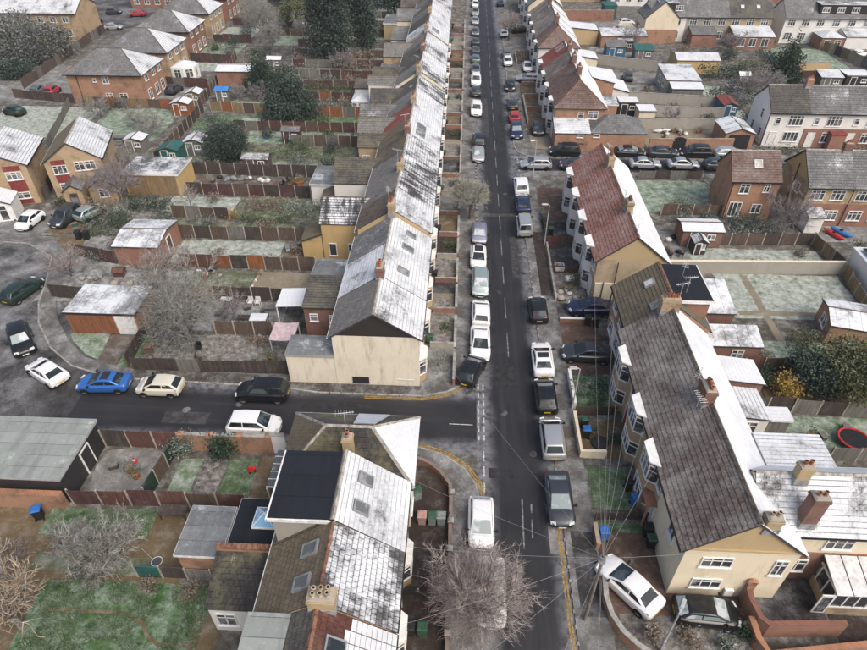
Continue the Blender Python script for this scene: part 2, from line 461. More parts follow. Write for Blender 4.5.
# vehicles and small things
for n_, c_, me in (('white', (.72, .73, .74), 0), ('silver', (.42, .44, .45), .5), ('grey', (.16, .175, .19), .5), ('dark_grey', (.06, .068, .078), .5),
                   ('black', (.014, .015, .017), .3), ('navy', (.022, .035, .085), .4), ('blue', (.035, .15, .47), .3), ('cream', (.6, .58, .48), .1),
                   ('red', (.42, .03, .045), .2), ('green', (.02, .045, .035), .4), ('lilac', (.3, .31, .4), .5), ('seafoam', (.35, .42, .42), .5), ('teal', (.12, .2, .22), .5)):
    paint('paint_' + n_, c_, me)
plain('tyre', (.016, .016, .016), .9)
plain('rim', (.4, .41, .42), .35, .15, 6, .7)
plain('lamp_clear', (.6, .62, .63), .2, .1, 5)
plain('lamp_red', (.32, .015, .015), .25, .1, 5)
plain('plate_white', (.62, .62, .6), .5, .1, 9)
plain('plate_yellow', (.55, .38, .03), .5, .1, 9)
for n_, c_ in (('bin_green', (.035, .09, .055)), ('bin_black', (.02, .021, .023)), ('bin_grey', (.2, .23, .23)), ('bin_brown', (.16, .1, .07)), ('bin_pink', (.4, .25, .23)), ('bin_blue', (.03, .14, .42)),
               ('tarp_blue', (.05, .2, .5)), ('plastic_red', (.5, .04, .04)), ('plastic_white', (.6, .6, .6)), ('plastic_yellow', (.55, .45, .06)), ('fabric_pink', (.5, .4, .42)), ('teal_wood', (.03, .11, .1)), ('shed_blue', (.04, .12, .2))):
    plain(n_, c_, .6, .15, 3)
plain('wire', (.3, .3, .3), .6, .1, 3)
plain('pole_wood', (.19, .165, .14), .9, .25, 5)
# ------------------------------------------------------------------ builders
def M(n): return MAT[n]

class MB:
    """collects faces (with a material slot each and optional UV) into one mesh"""
    def __init__(s): s.v = []; s.f = []; s.m = []; s.uv = {}
    def face(s, pts, m=0, uv=None):
        i = len(s.v); s.v.extend([tuple(p) for p in pts]); s.f.append(tuple(range(i, i + len(pts)))); s.m.append(m)
        if uv: s.uv[len(s.f) - 1] = uv
    def box(s, x0, x1, y0, y1, z0, z1, m=0):
        i = len(s.v)
        s.v += [(x0, y0, z0), (x1, y0, z0), (x1, y1, z0), (x0, y1, z0), (x0, y0, z1), (x1, y0, z1), (x1, y1, z1), (x0, y1, z1)]
        for q in ((0, 3, 2, 1), (4, 5, 6, 7), (0, 1, 5, 4), (1, 2, 6, 5), (2, 3, 7, 6), (3, 0, 4, 7)):
            s.f.append(tuple(i + k for k in q)); s.m.append(m)
    def frustum(s, c, w0, d0, w1, d1, z0, z1, m=0):
        i = len(s.v); x, y = c
        for w, d, z in ((w0, d0, z0), (w1, d1, z1)):
            s.v += [(x - w / 2, y - d / 2, z), (x + w / 2, y - d / 2, z), (x + w / 2, y + d / 2, z), (x - w / 2, y + d / 2, z)]
        for q in ((0, 3, 2, 1), (4, 5, 6, 7), (0, 1, 5, 4), (1, 2, 6, 5), (2, 3, 7, 6), (3, 0, 4, 7)):
            s.f.append(tuple(i + k for k in q)); s.m.append(m)
    def prism(s, poly, z0, z1, m=0, mtop=None):
        n = len(poly)
        if sum(poly[k][0] * poly[(k + 1) % n][1] - poly[(k + 1) % n][0] * poly[k][1] for k in range(n)) < 0: poly = poly[::-1]
        i = len(s.v)
        s.v += [(p[0], p[1], z0) for p in poly] + [(p[0], p[1], z1) for p in poly]
        s.f.append(tuple(i + k for k in range(n - 1, -1, -1))); s.m.append(m)
        s.f.append(tuple(i + n + k for k in range(n))); s.m.append(m if mtop is None else mtop)
        for k in range(n):
            s.f.append((i + k, i + (k + 1) % n, i + n + (k + 1) % n, i + n + k)); s.m.append(m)
    def cyl(s, c, r, z0, z1, n=10, m=0, r1=None, cap=True):
        r1 = r if r1 is None else r1; i = len(s.v)
        for rr, z in ((r, z0), (r1, z1)):
            s.v += [(c[0] + rr * cos(2 * pi * k / n), c[1] + rr * sin(2 * pi * k / n), z) for k in range(n)]
        for k in range(n): s.f.append((i + k, i + (k + 1) % n, i + n + (k + 1) % n, i + n + k)); s.m.append(m)
        if cap:
            s.f.append(tuple(i + n + k for k in range(n))); s.m.append(m)
            s.f.append(tuple(i + k for k in range(n - 1, -1, -1))); s.m.append(m)
    def tube(s, pts, rads, n=6, m=0):
        pts = [Vector(p) for p in pts]; i = len(s.v)
        if not hasattr(rads, '__len__'): rads = [rads] * len(pts)
        for k, p in enumerate(pts):
            d = (pts[min(k + 1, len(pts) - 1)] - pts[max(k - 1, 0)])
            d = d.normalized() if d.length > 1e-6 else Vector((0, 0, 1))
            a = d.cross(Vector((0, 0, 1)) if abs(d.z) < .95 else Vector((1, 0, 0))).normalized(); b = d.cross(a)
            for j in range(n):
                t = 2 * pi * j / n
                s.v.append(tuple(p + (a * cos(t) + b * sin(t)) * rads[k]))
        for k in range(len(pts) - 1):
            for j in range(n):
                s.f.append((i + k * n + j, i + k * n + (j + 1) % n, i + (k + 1) * n + (j + 1) % n, i + (k + 1) * n + j)); s.m.append(m)
        s.f.append(tuple(i + j for j in range(n - 1, -1, -1))); s.m.append(m)
        e = i + (len(pts) - 1) * n
        s.f.append(tuple(e + j for j in range(n))); s.m.append(m)
    def mesh(s, name, mats, smooth_angle=None, inv=None):
        me = bpy.data.meshes.new(name)
        vs = s.v if inv is None else [tuple(inv @ Vector(p)) for p in s.v]
        me.from_pydata(vs, [], s.f)
        for mt in mats: me.materials.append(M(mt) if isinstance(mt, str) else mt)
        me.polygons.foreach_set('material_index', s.m)
        if s.uv:
            lay = me.uv_layers.new(name='UVMap')
            for fi, uvs in s.uv.items():
                for li, u in zip(me.polygons[fi].loop_indices, uvs): lay.data[li].uv = u
        if smooth_angle is not None:
            me.polygons.foreach_set('use_smooth', [True] * len(me.polygons))
            me.set_sharp_from_angle(angle=radians(smooth_angle))
        me.update()
        return me

INV = {}
def link(name, me, parent=None, loc=(0, 0, 0), rz=0.0):
    o = bpy.data.objects.new(name, me); COL.objects.link(o)
    o.location = loc
    if rz: o.rotation_euler = (0, 0, rz)
    if parent: o.parent = parent
    return o

def tag(o, label, cat, group=None, kind=None):
    if label: o['label'] = label
    if cat: o['category'] = cat
    if group: o['group'] = group
    if kind: o['kind'] = kind
    return o

def thing(name, label, cat, loc=(0, 0, 0), rz=0.0, group=None):
    o = link(name, None, None, loc, rz)
    o.empty_display_size = .3
    tag(o, label, cat, group)
    INV[o.name] = (Matrix.Translation(Vector(loc)) @ Matrix.Rotation(rz, 4, 'Z')).inverted()
    return o

def inv_of(o):
    while o.parent: o = o.parent
    return INV[o.name]

def part(parent, name, mb, mats, smooth_angle=None, label=None, local=False):
    """a mesh part; coordinates in the world unless local"""
    if isinstance(mats, str): mats = [mats]
    o = link(name, mb.mesh(name, mats, smooth_angle, None if local else inv_of(parent)), parent)
    if label: o['label'] = label
    return o

def structure(name, mb, mats):
    if isinstance(mats, str): mats = [mats]
    o = link(name, mb.mesh(name, mats)); o['kind'] = 'structure'
    return o

def sheet(name, poly, z, mat):
    mb = MB(); n = len(poly)
    if sum(poly[k][0] * poly[(k + 1) % n][1] - poly[(k + 1) % n][0] * poly[k][1] for k in range(n)) < 0: poly = poly[::-1]
    mb.face([(p[0], p[1], z) for p in poly])
    return structure(name, mb, mat)

LAWN_N = [0]
def rect(name, x0, x1, y0, y1, mat, z=None, jag=.0):
    """garden surface with slightly irregular edges; each sheet has its own height"""
    LAWN_N[0] += 1
    rr = random.Random(LAWN_N[0])
    z = .012 + (LAWN_N[0] % 9) * .004 if z is None else z
    j = lambda: rr.uniform(-jag, jag)
    poly = []
    for a, b in (((x0, y0), (x1, y0)), ((x1, y0), (x1, y1)), ((x1, y1), (x0, y1)), ((x0, y1), (x0, y0))):
        n = max(1, int(hypot(b[0] - a[0], b[1] - a[1]) / 1.2)) if jag else 1
        for k in range(n):
            t = k / n
            poly.append((a[0] + (b[0] - a[0]) * t + j(), a[1] + (b[1] - a[1]) * t + j()))
    return sheet(name, poly, z, mat)

# ---- roofs
def slope(mb, A, B, C, D, steps=True, th=.04, base=.12, m=0, mr=1):
    """one roof plane: eave A->B, ridge D->C (D above A); stepped tile courses with dark risers"""
    A, B, C, D = map(Vector, (A, B, C, D))
    n = (B - A).cross((D + C) / 2 - A)
    n.normalize()
    if n.z < 0: n = -n
    u = (B - A).normalized()
    up = ((C + D) / 2 - (A + B) / 2); up = (up - u * up.dot(u)); L = up.length; up.normalize()
    N = max(2, int(round(L / .32))) if steps else 1
    P = lambda t, e, h: (A.lerp(D, t) if e == 0 else B.lerp(C, t)) + n * h
    K = .32 * N / L if steps else 1.0
    UV = lambda p: ((p - A).dot(u), (p - A).dot(up) * K)
    flip = (B - A).cross(D - A).dot(n) < 0
    def q(pts, mm):
        if flip: pts = pts[::-1]
        mb.face(pts, mm, [UV(p) for p in pts])
    prev = -base
    for k in range(N):
        t0, t1 = k / N, (k + 1) / N
        h0 = th if steps else 0.03
        h1 = .012 if steps else 0.03
        a, b = P(t0, 0, h0), P(t0, 1, h0); c, d = P(t1, 1, h1), P(t1, 0, h1)
        pts = [a, b, c, d] if (c - d).length > 1e-4 else [a, b, c]
        q(pts, m)
        q([P(t0, 0, prev), P(t0, 1, prev), b, a], mr)
        prev = h1
    q([P(0, 0, -base), P(1, 0, -base), P(1, 0, .012), P(0, 0, th * .6)], mr)
    q([P(0, 1, th * .6), P(1, 1, .012), P(1, 1, -base), P(0, 1, -base)], mr)
    q([P(0, 1, -base), P(0, 0, -base), P(1, 0, -base), P(1, 1, -base)], mr)

def ridge_bar(mb, a, b, w=.13, h=.07):
    a, b = Vector(a), Vector(b); d = (b - a).normalized(); s = d.cross(Vector((0, 0, 1))).normalized() * w
    up = Vector((0, 0, h)); dn = Vector((0, 0, -.05))
    n = max(1, int((b - a).length / .45))
    for k in range(n):
        p, q = a.lerp(b, k / n), a.lerp(b, (k + .96) / n)
        mb.face([p + s + dn, q + s + dn, q + up, p + up]); mb.face([p + up, q + up, q - s + dn, p - s + dn])
        mb.face([p + s + dn, p + up, p - s + dn]); mb.face([q - s + dn, q + up, q + s + dn])

# ---- windows and doors, cached meshes facing +x, origin at the middle of the bottom edge
WC = {}
def window_mesh(w, h, mull, trans, mat, glass):
    key = ('w', round(w, 2), round(h, 2), mull, trans, mat, glass)
    if key not in WC:
        f = MB(); t = .07
        f.box(0, .07, -w / 2, w / 2, 0, t); f.box(0, .07, -w / 2, w / 2, h - t, h)
        f.box(0, .068, -w / 2, -w / 2 + t, t, h - t); f.box(0, .068, w / 2 - t, w / 2, t, h - t)
        for k in range(1, mull + 1):
            y = -w / 2 + w * k / (mull + 1); f.box(0, .06, y - .035, y + .035, t, h - t)
        if trans: f.box(0, .055, -w / 2 + t, w / 2 - t, h * .68 - .025, h * .68 + .025)
        f.box(0, .13, -w / 2 - .06, w / 2 + .06, -.06, -.003)
        g = MB(); g.face([(.03, -w / 2 + t, t), (.03, w / 2 - t, t), (.03, w / 2 - t, h - t), (.03, -w / 2 + t, h - t)])
        WC[key] = (f.mesh('window', [mat]), g.mesh('pane', [glass]))
    return WC[key]

def window(root, x, y, z, ang, w=1.1, h=1.1, mull=1, trans=True, mat='upvc', glass='glass', name='window', pane=True):
    """world position of the bottom middle; ang = world direction faced (degrees)"""
    fm, gm = window_mesh(w, h, mull, trans, mat, glass)
    iv = inv_of(root); rzr = iv.to_euler().z
    o = link(name, fm, root, iv @ Vector((x, y, z)), rzr + radians(ang))
    if pane: link('pane', gm, o)
    return o

def door(root, x, y, z, ang, w=.9, h=2.0, mat='door_white'):
    key = ('d', w, h, mat)
    if key not in WC:
        f = MB(); f.box(0, .09, -w / 2 - .08, -w / 2, 0, h + .08, 1); f.box(0, .09, w / 2, w / 2 + .08, 0, h + .08, 1); f.box(0, .088, -w / 2, w / 2, h, h + .08, 1)
        f.box(0, .05, -w / 2, w / 2, 0, h); f.box(.05, .06, -w * .36, w * .36, .15, h * .42); f.box(.05, .06, -w * .36, -.05, h * .55, h * .92); f.box(.05, .06, .05, w * .36, h * .55, h * .92)
        hd = MB(); hd.box(.05, .1, w * .38, w * .44, h * .5, h * .53)
        WC[key] = (f.mesh('door', [mat, 'upvc']), hd.mesh('handle', ['metal_grey']))
    iv = inv_of(root); rzr = iv.to_euler().z
    o = link('door', WC[key][0], root, iv @ Vector((x, y, z)), rzr + radians(ang))
    link('handle', WC[key][1], o)
    return o

def chimney(root, x, y, z0, z1, w=.55, d=1.1, pots=4, mat='brick_buff', potm='pot', rows=1):
    """stack with corbelled top; w along x, d along y (world)"""
    mb = MB(); mb.box(x - w / 2, x + w / 2, y - d / 2, y + d / 2, z0, z1 - .3)
    mb.box(x - w / 2 - .05, x + w / 2 + .05, y - d / 2 - .05, y + d / 2 + .05, z1 - .3, z1 - .16)
    mb.box(x - w / 2 - .02, x + w / 2 + .02, y - d / 2 - .02, y + d / 2 + .02, z1 - .16, z1 - .05)
    mb.frustum((x, y), w * .95, d * .95, w * .7, d * .85, z1 - .05, z1 + .03, 1)
    c = part(root, 'chimney', mb, [mat, 'render_grey'])
    per = pots // rows
    for r in range(rows):
        for k in range(per):
            if d >= w: px, py = x + (r - (rows - 1) / 2) * .27, y + (k - (per - 1) / 2) * (d * .82 / max(1, per))
            else: px, py = x + (k - (per - 1) / 2) * (w * .82 / max(1, per)), y + (r - (rows - 1) / 2) * .27
            hh = .24 + .06 * ((k * 7 + r * 3) % 3)
            p = MB(); p.cyl((px, py), .115, z1, z1 + hh, 8, 0, .095, False); p.cyl((px, py), .12, z1 + hh, z1 + hh + .05, 8, 0)
            p.cyl((px, py), .075, z1 + hh + .05, z1 + hh + .054, 8, 1)  # near-black disc drawn in place of the pot's open mouth
            part(c, 'pot', p, [potm, 'pot_mouth'])
    fl = MB(); fl.box(x - w / 2 - .03, x + w / 2 + .03, y - d / 2 - .03, y + d / 2 + .03, z0 + .02, z0 + .5)
    part(c, 'flashing', fl, 'flashing')
    return c

def aerial(root, x, y, z, ang=20, h=1.1):
    mb = MB(); mb.tube([(x, y, z), (x, y, z + h)], .022, 5)
    a = radians(ang); dx, dy = cos(a), sin(a)
    mb.tube([(x - dx * .55, y - dy * .55, z + h), (x + dx * .6, y + dy * .6, z + h)], .018, 4)
    for k in range(7):
        t = -.5 + k * .17; l = .26 - k * .015
        mb.tube([(x + dx * t - dy * l, y + dy * t + dx * l, z + h), (x + dx * t + dy * l, y + dy * t - dx * l, z + h)], .011, 3)
    return part(root, 'aerial', mb, 'metal_pale')

def pipe(root, pts, r=.045, mat='black_plastic', name='downpipe'):
    mb = MB(); mb.tube(pts, r, 6); return part(root, name, mb, mat)

# ---- houses: local frame, front wall on x=0 facing +x, depth to x=-D, ridge along y from 0 to W
def house(name, label, loc, rz, W, D, eave, ridge, wall, rf, rb, e0='party', e1='party', over=.3, group=None, cat='house',
          steps=True, gable0=None, gable1=None, ridgem='ridge_pale', hipm=(None, None), gutters=True, rx=None, z0=-.05):
    root = thing(name, label, cat, (loc[0], loc[1], 0), radians(rz), group)
    rx = -D / 2 if rx is None else rx
    g = .002
    w = MB()
    y0, y1 = g, W - g
    w.face([(0, y0, z0), (0, y1, z0), (0, y1, eave), (0, y0, eave)]); w.face([(-D, y1, z0), (-D, y0, z0), (-D, y0, eave), (-D, y1, eave)])
    w.face([(-D, y0, z0), (0, y0, z0), (0, y0, eave), (-D, y0, eave)]); w.face([(0, y1, z0), (-D, y1, z0), (-D, y1, eave), (0, y1, eave)])
    if e0 == 'hip' and e1 == 'hip': w.face([(-D, y0, eave), (0, y0, eave), (0, y1, eave), (-D, y1, eave)])
    part(root, 'wall', w, wall, local=True)
    rid = ridge - .1
    for e, yy, gm in ((e0, y0, gable0), (e1, y1, gable1)):
        if e != 'hip':
            t = MB(); s = -1 if yy == y0 else 1
            tri = [(-D, yy, eave), (0, yy, eave), (rx, yy, rid)]
            tri2 = [(p[0], yy - s * .15, p[2]) for p in tri]
            t.face(tri if s < 0 else tri[::-1]); t.face(tri2[::-1] if s < 0 else tri2)
            part(root, 'gable', t, gm or wall, local=True)
    tF, tB = (ridge - eave) / (-rx), (ridge - eave) / (D + rx)
    hip0 = min(-rx, D + rx) * .95 if e0 == 'hip' else 0
    hip1 = min(-rx, D + rx) * .95 if e1 == 'hip' else 0
    v0 = {'party': 0.004, 'gable': -.12, 'hip': -over}[e0]; v1 = W - 0.004 + {'party': 0, 'gable': .124, 'hip': over}[e1]
    r0, r1 = (hip0 if hip0 else v0), (W - hip1 if hip1 else v1)
    zF, zB = eave - over * tF, eave - over * tB
    m = MB(); slope(m, (over, v0, zF), (over, v1, zF), (rx, r1, ridge), (rx, r0, ridge), steps)
    part(root, 'roof_slope', m, [rf, 'riser_dark'], local=True)
    m = MB(); slope(m, (-D - over, v1, zB), (-D - over, v0, zB), (rx, r0, ridge), (rx, r1, ridge), steps)
    part(root, 'roof_slope', m, [rb, 'riser_dark'], local=True)
    rb_ = MB(); ridge_bar(rb_, (rx, r0, ridge + .05), (rx, r1, ridge + .05))
    for e, hp, vv, rr_, hm in ((e0, hip0, v0, r0, hipm[0]), (e1, hip1, v1, r1, hipm[1])):
        if hp:
            m = MB()
            if vv < rr_: slope(m, (-D - over, vv, zB), (over, vv, zF), (rx, rr_, ridge), (rx, rr_, ridge), steps)
            else: slope(m, (over, vv, zF), (-D - over, vv, zB), (rx, rr_, ridge), (rx, rr_, ridge), steps)
            part(root, 'roof_slope', m, [hm or rf, 'riser_dark'], local=True)
            ridge_bar(rb_, (over, vv, zF + .05), (rx, rr_, ridge + .05), .11, .06); ridge_bar(rb_, (-D - over, vv, zB + .05), (rx, rr_, ridge + .05), .11, .06)
    part(root, 'ridge_tiles', rb_, ridgem, local=True)
    if gutters:
        for x, z in ((over + .03, zF - .06), (-D - over - .03, zB - .06)):
            gt = MB(); gt.box(x - .05, x + .05, v0 + .01, v1 - .01, z - .05, z + .05); part(root, 'gutter', gt, 'black_plastic' if x > 0 else 'fascia_white', local=True)
    return root

def skylight(root, p, nrm, up, w=.75, h=1.0, glass='glass_pale'):
    """world point on the roof plane, its normal and up-slope direction"""
    p, n, up = Vector(p), Vector(nrm).normalized(), Vector(up).normalized(); s = up.cross(n)
    mb = MB(); g = MB()
    def slab(m, a, b, c, d, h0, h1):
        P = lambda i, j, h: p + s * i + up * j + n * h
        lo = [P(a, c, h0), P(b, c, h0), P(b, d, h0), P(a, d, h0)]; hi = [P(a, c, h1), P(b, c, h1), P(b, d, h1), P(a, d, h1)]
        m.face(hi[::-1]); m.face(lo)
        for k in range(4): m.face([lo[k], hi[k], hi[(k + 1) % 4], lo[(k + 1) % 4]])
    t = .09
    slab(mb, -w / 2, w / 2, -h / 2, -h / 2 + t, -.05, .13); slab(mb, -w / 2, w / 2, h / 2 - t, h / 2, -.05, .13)
    slab(mb, -w / 2, -w / 2 + t, -h / 2 + t, h / 2 - t, -.05, .128); slab(mb, w / 2 - t, w / 2, -h / 2 + t, h / 2 - t, -.05, .128)
    slab(g, -w / 2 + t, w / 2 - t, -h / 2 + t, h / 2 - t, -.02, .09)
    o = part(root, 'skylight', mb, 'metal_grey'); part(o, 'pane', g, glass)
    return o

def block(root, x0, x1, y0, y1, h, wall, roof, name='rear_wing', kind='flat', rise=.9, over=.12, steps=False, fascia='fascia_white', axis='x', rm2=None, gaps=.0):
    """a wing or outbuilding body in world axes: kind flat / mono_<dir of low side> / gable / hip"""
    w = MB(); zb = -.05
    if kind == 'flat':
        w.box(x0, x1, y0, y1, zb, h - .02)
    else: 
        w.box(x0, x1, y0, y1, zb, h)
    wo = part(root, name + '_wall', w, wall)
    r = MB(); o = over
    X0, X1, Y0, Y1 = x0 - o, x1 + o, y0 - o, y1 + o
    top = [(X0, Y0), (X1, Y0), (X1, Y1), (X0, Y1)]
    if kind == 'flat':
        slope(r, (X0, Y0, h + .1), (X1, Y0, h + .1), (X1, Y1, h + .13), (X0, Y1, h + .13), False)
        fb = MB()
        for a, b, c, d in ((X0, X1, Y0 - .02, Y0 - .002), (X0, X1, Y1 + .002, Y1 + .02), (X0 - .02, X0 - .002, Y0, Y1), (X1 + .002, X1 + .02, Y0, Y1)):
            fb.box(a, b, c, d, h - .05, h + .15)
        part(root, name + '_fascia', fb, fascia)
    elif kind.startswith('mono'):
        dr = kind[-1]; hi = h + rise
        gb = MB()
        if dr == 's':
            slope(r, (X0, Y0, h), (X1, Y0, h), (X1, Y1, hi), (X0, Y1, hi), steps); pts = [(x0, y0), (x1, y0), (x1, y1), (x0, y1)]
        elif dr == 'n':
            slope(r, (X1, Y1, h), (X0, Y1, h), (X0, Y0, hi), (X1, Y0, hi), steps); pts = [(x1, y1), (x0, y1), (x0, y0), (x1, y0)]
        elif dr == 'w':
            slope(r, (X0, Y1, h), (X0, Y0, h), (X1, Y0, hi), (X1, Y1, hi), steps); pts = [(x0, y1), (x0, y0), (x1, y0), (x1, y1)]
        else:
            slope(r, (X1, Y0, h), (X1, Y1, h), (X0, Y1, hi), (X0, Y0, hi), steps); pts = [(x1, y0), (x1, y1), (x0, y1), (x0, y0)]
        a, b, c, d = [Vector((p[0], p[1], h - .03)) for p in pts]; up = Vector((0, 0, rise * .93))
        gb.face([b, c, c + up]); gb.face([d, a, d + up]); gb.face([c, d, d + up, c + up])
        part(root, name + '_gable', gb, wall)
    elif kind == 'gable':
        hi = h + rise; gb = MB()
        if axis == 'x':
            ym = (y0 + y1) / 2
            slope(r, (X0, Y0, h - .03), (X1, Y0, h - .03), (X1, ym, hi), (X0, ym, hi), steps)
            r2 = MB(); slope(r2, (X1, Y1, h - .03), (X0, Y1, h - .03), (X0, ym, hi), (X1, ym, hi), steps)
            gb.face([(x0, y1, h), (x0, y0, h), (x0, ym, hi - .08)]); gb.face([(x1, y0, h), (x1, y1, h), (x1, ym, hi - .08)])
            rdg = ((X0, ym, hi + .05), (X1, ym, hi + .05))
        else:
            xm = (x0 + x1) / 2
            slope(r, (X0, Y1, h - .03), (X0, Y0, h - .03), (xm, Y0, hi), (xm, Y1, hi), steps)
            r2 = MB(); slope(r2, (X1, Y0, h - .03), (X1, Y1, h - .03), (xm, Y1, hi), (xm, Y0, hi), steps)
            gb.face([(x0, y0, h), (x1, y0, h), (xm, y0, hi - .08)]); gb.face([(x1, y1, h), (x0, y1, h), (xm, y1, hi - .08)])
            rdg = ((xm, Y0, hi + .05), (xm, Y1, hi + .05))
        part(root, name + '_gable', gb, wall)
        part(root, name + '_roof', r2, [rm2 or roof, 'riser_dark'])
        rb = MB(); ridge_bar(rb, *rdg, .1, .05); part(root, name + '_ridge', rb, 'ridge_dark')
    elif kind == 'hip':
        hi = h + rise; lx, ly = X1 - X0, Y1 - Y0; q = min(lx, ly) / 2
        if lx >= ly: a, b = (X0 + q, (Y0 + Y1) / 2), (X1 - q, (Y0 + Y1) / 2)
        else: a, b = ((X0 + X1) / 2, Y0 + q), ((X0 + X1) / 2, Y1 - q)
        A3, B3 = (*a, hi), (*b, hi)
        if lx >= ly: fs = (((X0, Y0), (X1, Y0), B3, A3), ((X1, Y0), (X1, Y1), B3, B3), ((X1, Y1), (X0, Y1), A3, B3), ((X0, Y1), (X0, Y0), A3, A3))
        else: fs = (((X0, Y0), (X1, Y0), A3, A3), ((X1, Y0), (X1, Y1), B3, A3), ((X1, Y1), (X0, Y1), B3, B3), ((X0, Y1), (X0, Y0), A3, B3))
        for p, q_, c, d in fs:
            if c == d: slope(r, (*p, h), (*q_, h), c, c, steps)
            else: slope(r, (*p, h), (*q_, h), c, d, steps)
        w.f  # walls reach the eaves
    ro = part(root, name + '_roof', r, [roof, 'riser_dark'] if kind != 'flat' else [roof, fascia])
    return wo, ro

def outbuilding(name, label, cat, x0, x1, y0, y1, h, wall, roof, kind='flat', group=None, rz=0, **kw):
    root = thing(name, label, cat, ((x0 + x1) / 2, (y0 + y1) / 2, 0), 0, group)
    nm = kw.pop('pname', None)
    wo, ro = block(root, x0, x1, y0, y1, h, wall, roof, 'shed', kind, **kw)
    for o in root.children:
        o.name = o.name.replace('shed_', '')
    if rz: root.rotation_euler = (0, 0, radians(rz)); 
    return root

def bay(root, x, y, ang, w=2.0, d=.55, h=5.0, wall='brick_orange', floors=2, roofm='roof_dark'):
    """two-storey canted bay window on a wall point (world), facing ang"""
    iv = inv_of(root); rzr = iv.to_euler().z
    T = Matrix.Translation(Vector((x, y, 0))) @ Matrix.Rotation(radians(ang), 4, 'Z')
    a, b = w / 2, w / 2 - .42
    poly = [(-.02, -a), (d, -b), (d, b), (-.02, a)]
    mb = MB()
    bands = [(-.05, .75), (2.15, 3.1), (4.6, 4.85)] if floors == 2 else [(-.05, .75), (2.15, 2.4)]
    for z0, z1 in bands: mb.prism([tuple((T @ Vector((p[0], p[1], 0)))[:2]) for p in poly], z0, z1)
    core = [(-.02, -a + .3), (d - .3, -b + .2), (d - .3, b - .2), (-.02, a - .3)]
    mb.prism([tuple((T @ Vector((p[0], p[1], 0)))[:2]) for p in core], -.04, bands[-1][1] - .01)
    bo = part(root, 'bay', mb, wall)
    for zi in ((.75, 2.15), (3.1, 4.6))[:floors]:
        fr, gl = MB(), MB()
        for (p, q) in zip(poly[:-1], poly[1:]):
            p3, q3 = T @ Vector((p[0], p[1], 0)), T @ Vector((q[0], q[1], 0))
            dv = (q3 - p3); L = dv.length; dv.normalize(); nv = Vector((dv.y, -dv.x, 0))
            def bx(m, s0, s1, z0, z1, n0, n1):
                pts = [p3 + dv * s + nv * n_ for s, n_ in ((s0, n0), (s1, n0), (s1, n1), (s0, n1))]
                m.prism([(v.x, v.y) for v in pts], z0, z1)
            bx(fr, 0, L, zi[0], zi[0] + .09, -.05, .035); bx(fr, 0, L, zi[1] - .09, zi[1], -.05, .035)
            k = 3 if L > .8 else 1
            for i in range(k + 1):
                s = L * i / k; bx(fr, max(0, s - .045), min(L, s + .045), zi[0] + .09, zi[1] - .09, -.05, .03)
            zt = zi[0] + (zi[1] - zi[0]) * .68; bx(fr, 0.05, L - .05, zt - .025, zt + .025, -.04, .02)
            bx(gl, .04, L - .04, zi[0] + .08, zi[1] - .08, -.03, -.02)
        f = part(root, 'bay_window', fr, 'upvc'); part(f, 'pane', gl, 'glass')
    top = MB(); p2 = [(-.02, -a - .08), (d + .1, -b - .06), (d + .1, b + .06), (-.02, a + .08)]
    zt = bands[-1][1]; top.prism([tuple((T @ Vector((p[0], p[1], 0)))[:2]) for p in p2], zt + .002, zt + .1)
    part(root, 'bay_roof', top, 'upvc')

# ---- fences, walls, gates
PANELS = {}
def panel_mesh(w, h, mat, style):
    key = (round(w, 2), round(h, 2), mat, style)
    if key not in PANELS:
        rr = random.Random(hash(key) % 1000); mb = MB()
        if style == 'board':
            n = max(4, int(w / .14)); bw = w / n
            for k in range(n):
                t = rr.uniform(0, .008); zt = h - rr.uniform(0, .015)
                mb.box(k * bw + .004, (k + 1) * bw - .004, -.012 - t, .012 + t, .04, zt)
            mb.box(.002, w - .002, -.02, .02, h - .012, h + .03)
            for z in (.35, h - .4): mb.box(.01, w - .01, .022, .06, z, z + .07)
        elif style == 'lap':
            n = max(3, int(h / .16)); bh = (h - .06) / n
            for k in range(n): mb.box(.03, w - .03, -.012 - .006 * (k % 2), .014, .05 + k * bh, .05 + (k + 1) * bh - .008)
            for x in (.01, w / 2 - .02, w - .05): mb.box(x, x + .04, .016, .045, .03, h)
            mb.box(.002, w - .002, -.035, .05, h, h + .03)
        elif style == 'rail':
            for z in (.3, .75, h - .15): mb.box(0.01, w - .01, -.02, .02, z, z + .09)
        PANELS[key] = mb.mesh('fence_panel', [mat])
    return PANELS[key]

def fence(label, p0, p1, h=1.7, mats=('wood_brown',), style='board', post='post_concrete', group=None, pw=1.85, seed=0, posth=.08, name='fence', skip=(), wob=.035):
    rr = random.Random(int(p0[0] * 31 + p0[1] * 17 + seed))
    dx, dy = p1[0] - p0[0], p1[1] - p0[1]; L = hypot(dx, dy); a = atan2(dy, dx)
    root = thing(name, label, 'fence', (p0[0], p0[1], 0), a, group)
    n = max(1, round(L / pw)); w = L / n
    pk = ('post', round(h, 2), post, posth)
    if pk not in PANELS:
        mb = MB(); mb.box(-.05, .05, -.05, .05, -.05, h + posth - .03); mb.frustum((0, 0), .1, .1, .05, .05, h + posth - .03, h + posth); PANELS[pk] = mb.mesh('post', [post])
    for k in range(n + 1):
        link('post', PANELS[pk], root, (k * w, 0, 0))
    for k in range(n):
        if k in skip: continue
        mt = mats[k % len(mats)] if seed < 0 else rr.choice(mats)
        if seed >= 0 and style != 'rail' and mt.startswith('wood') and rr.random() < .22: mt = rr.choice(('wood_grey', 'wood_brown', 'wood_dark'))
        o = link('fence_panel', panel_mesh(w - .1, h, mt, style), root, (k * w + .05, 0, rr.uniform(-wob, wob)))
        o.scale.z = rr.uniform(.93, 1.03)
        o.rotation_euler = (rr.uniform(-.05, .05), rr.uniform(-.006, .006), 0)
    return root

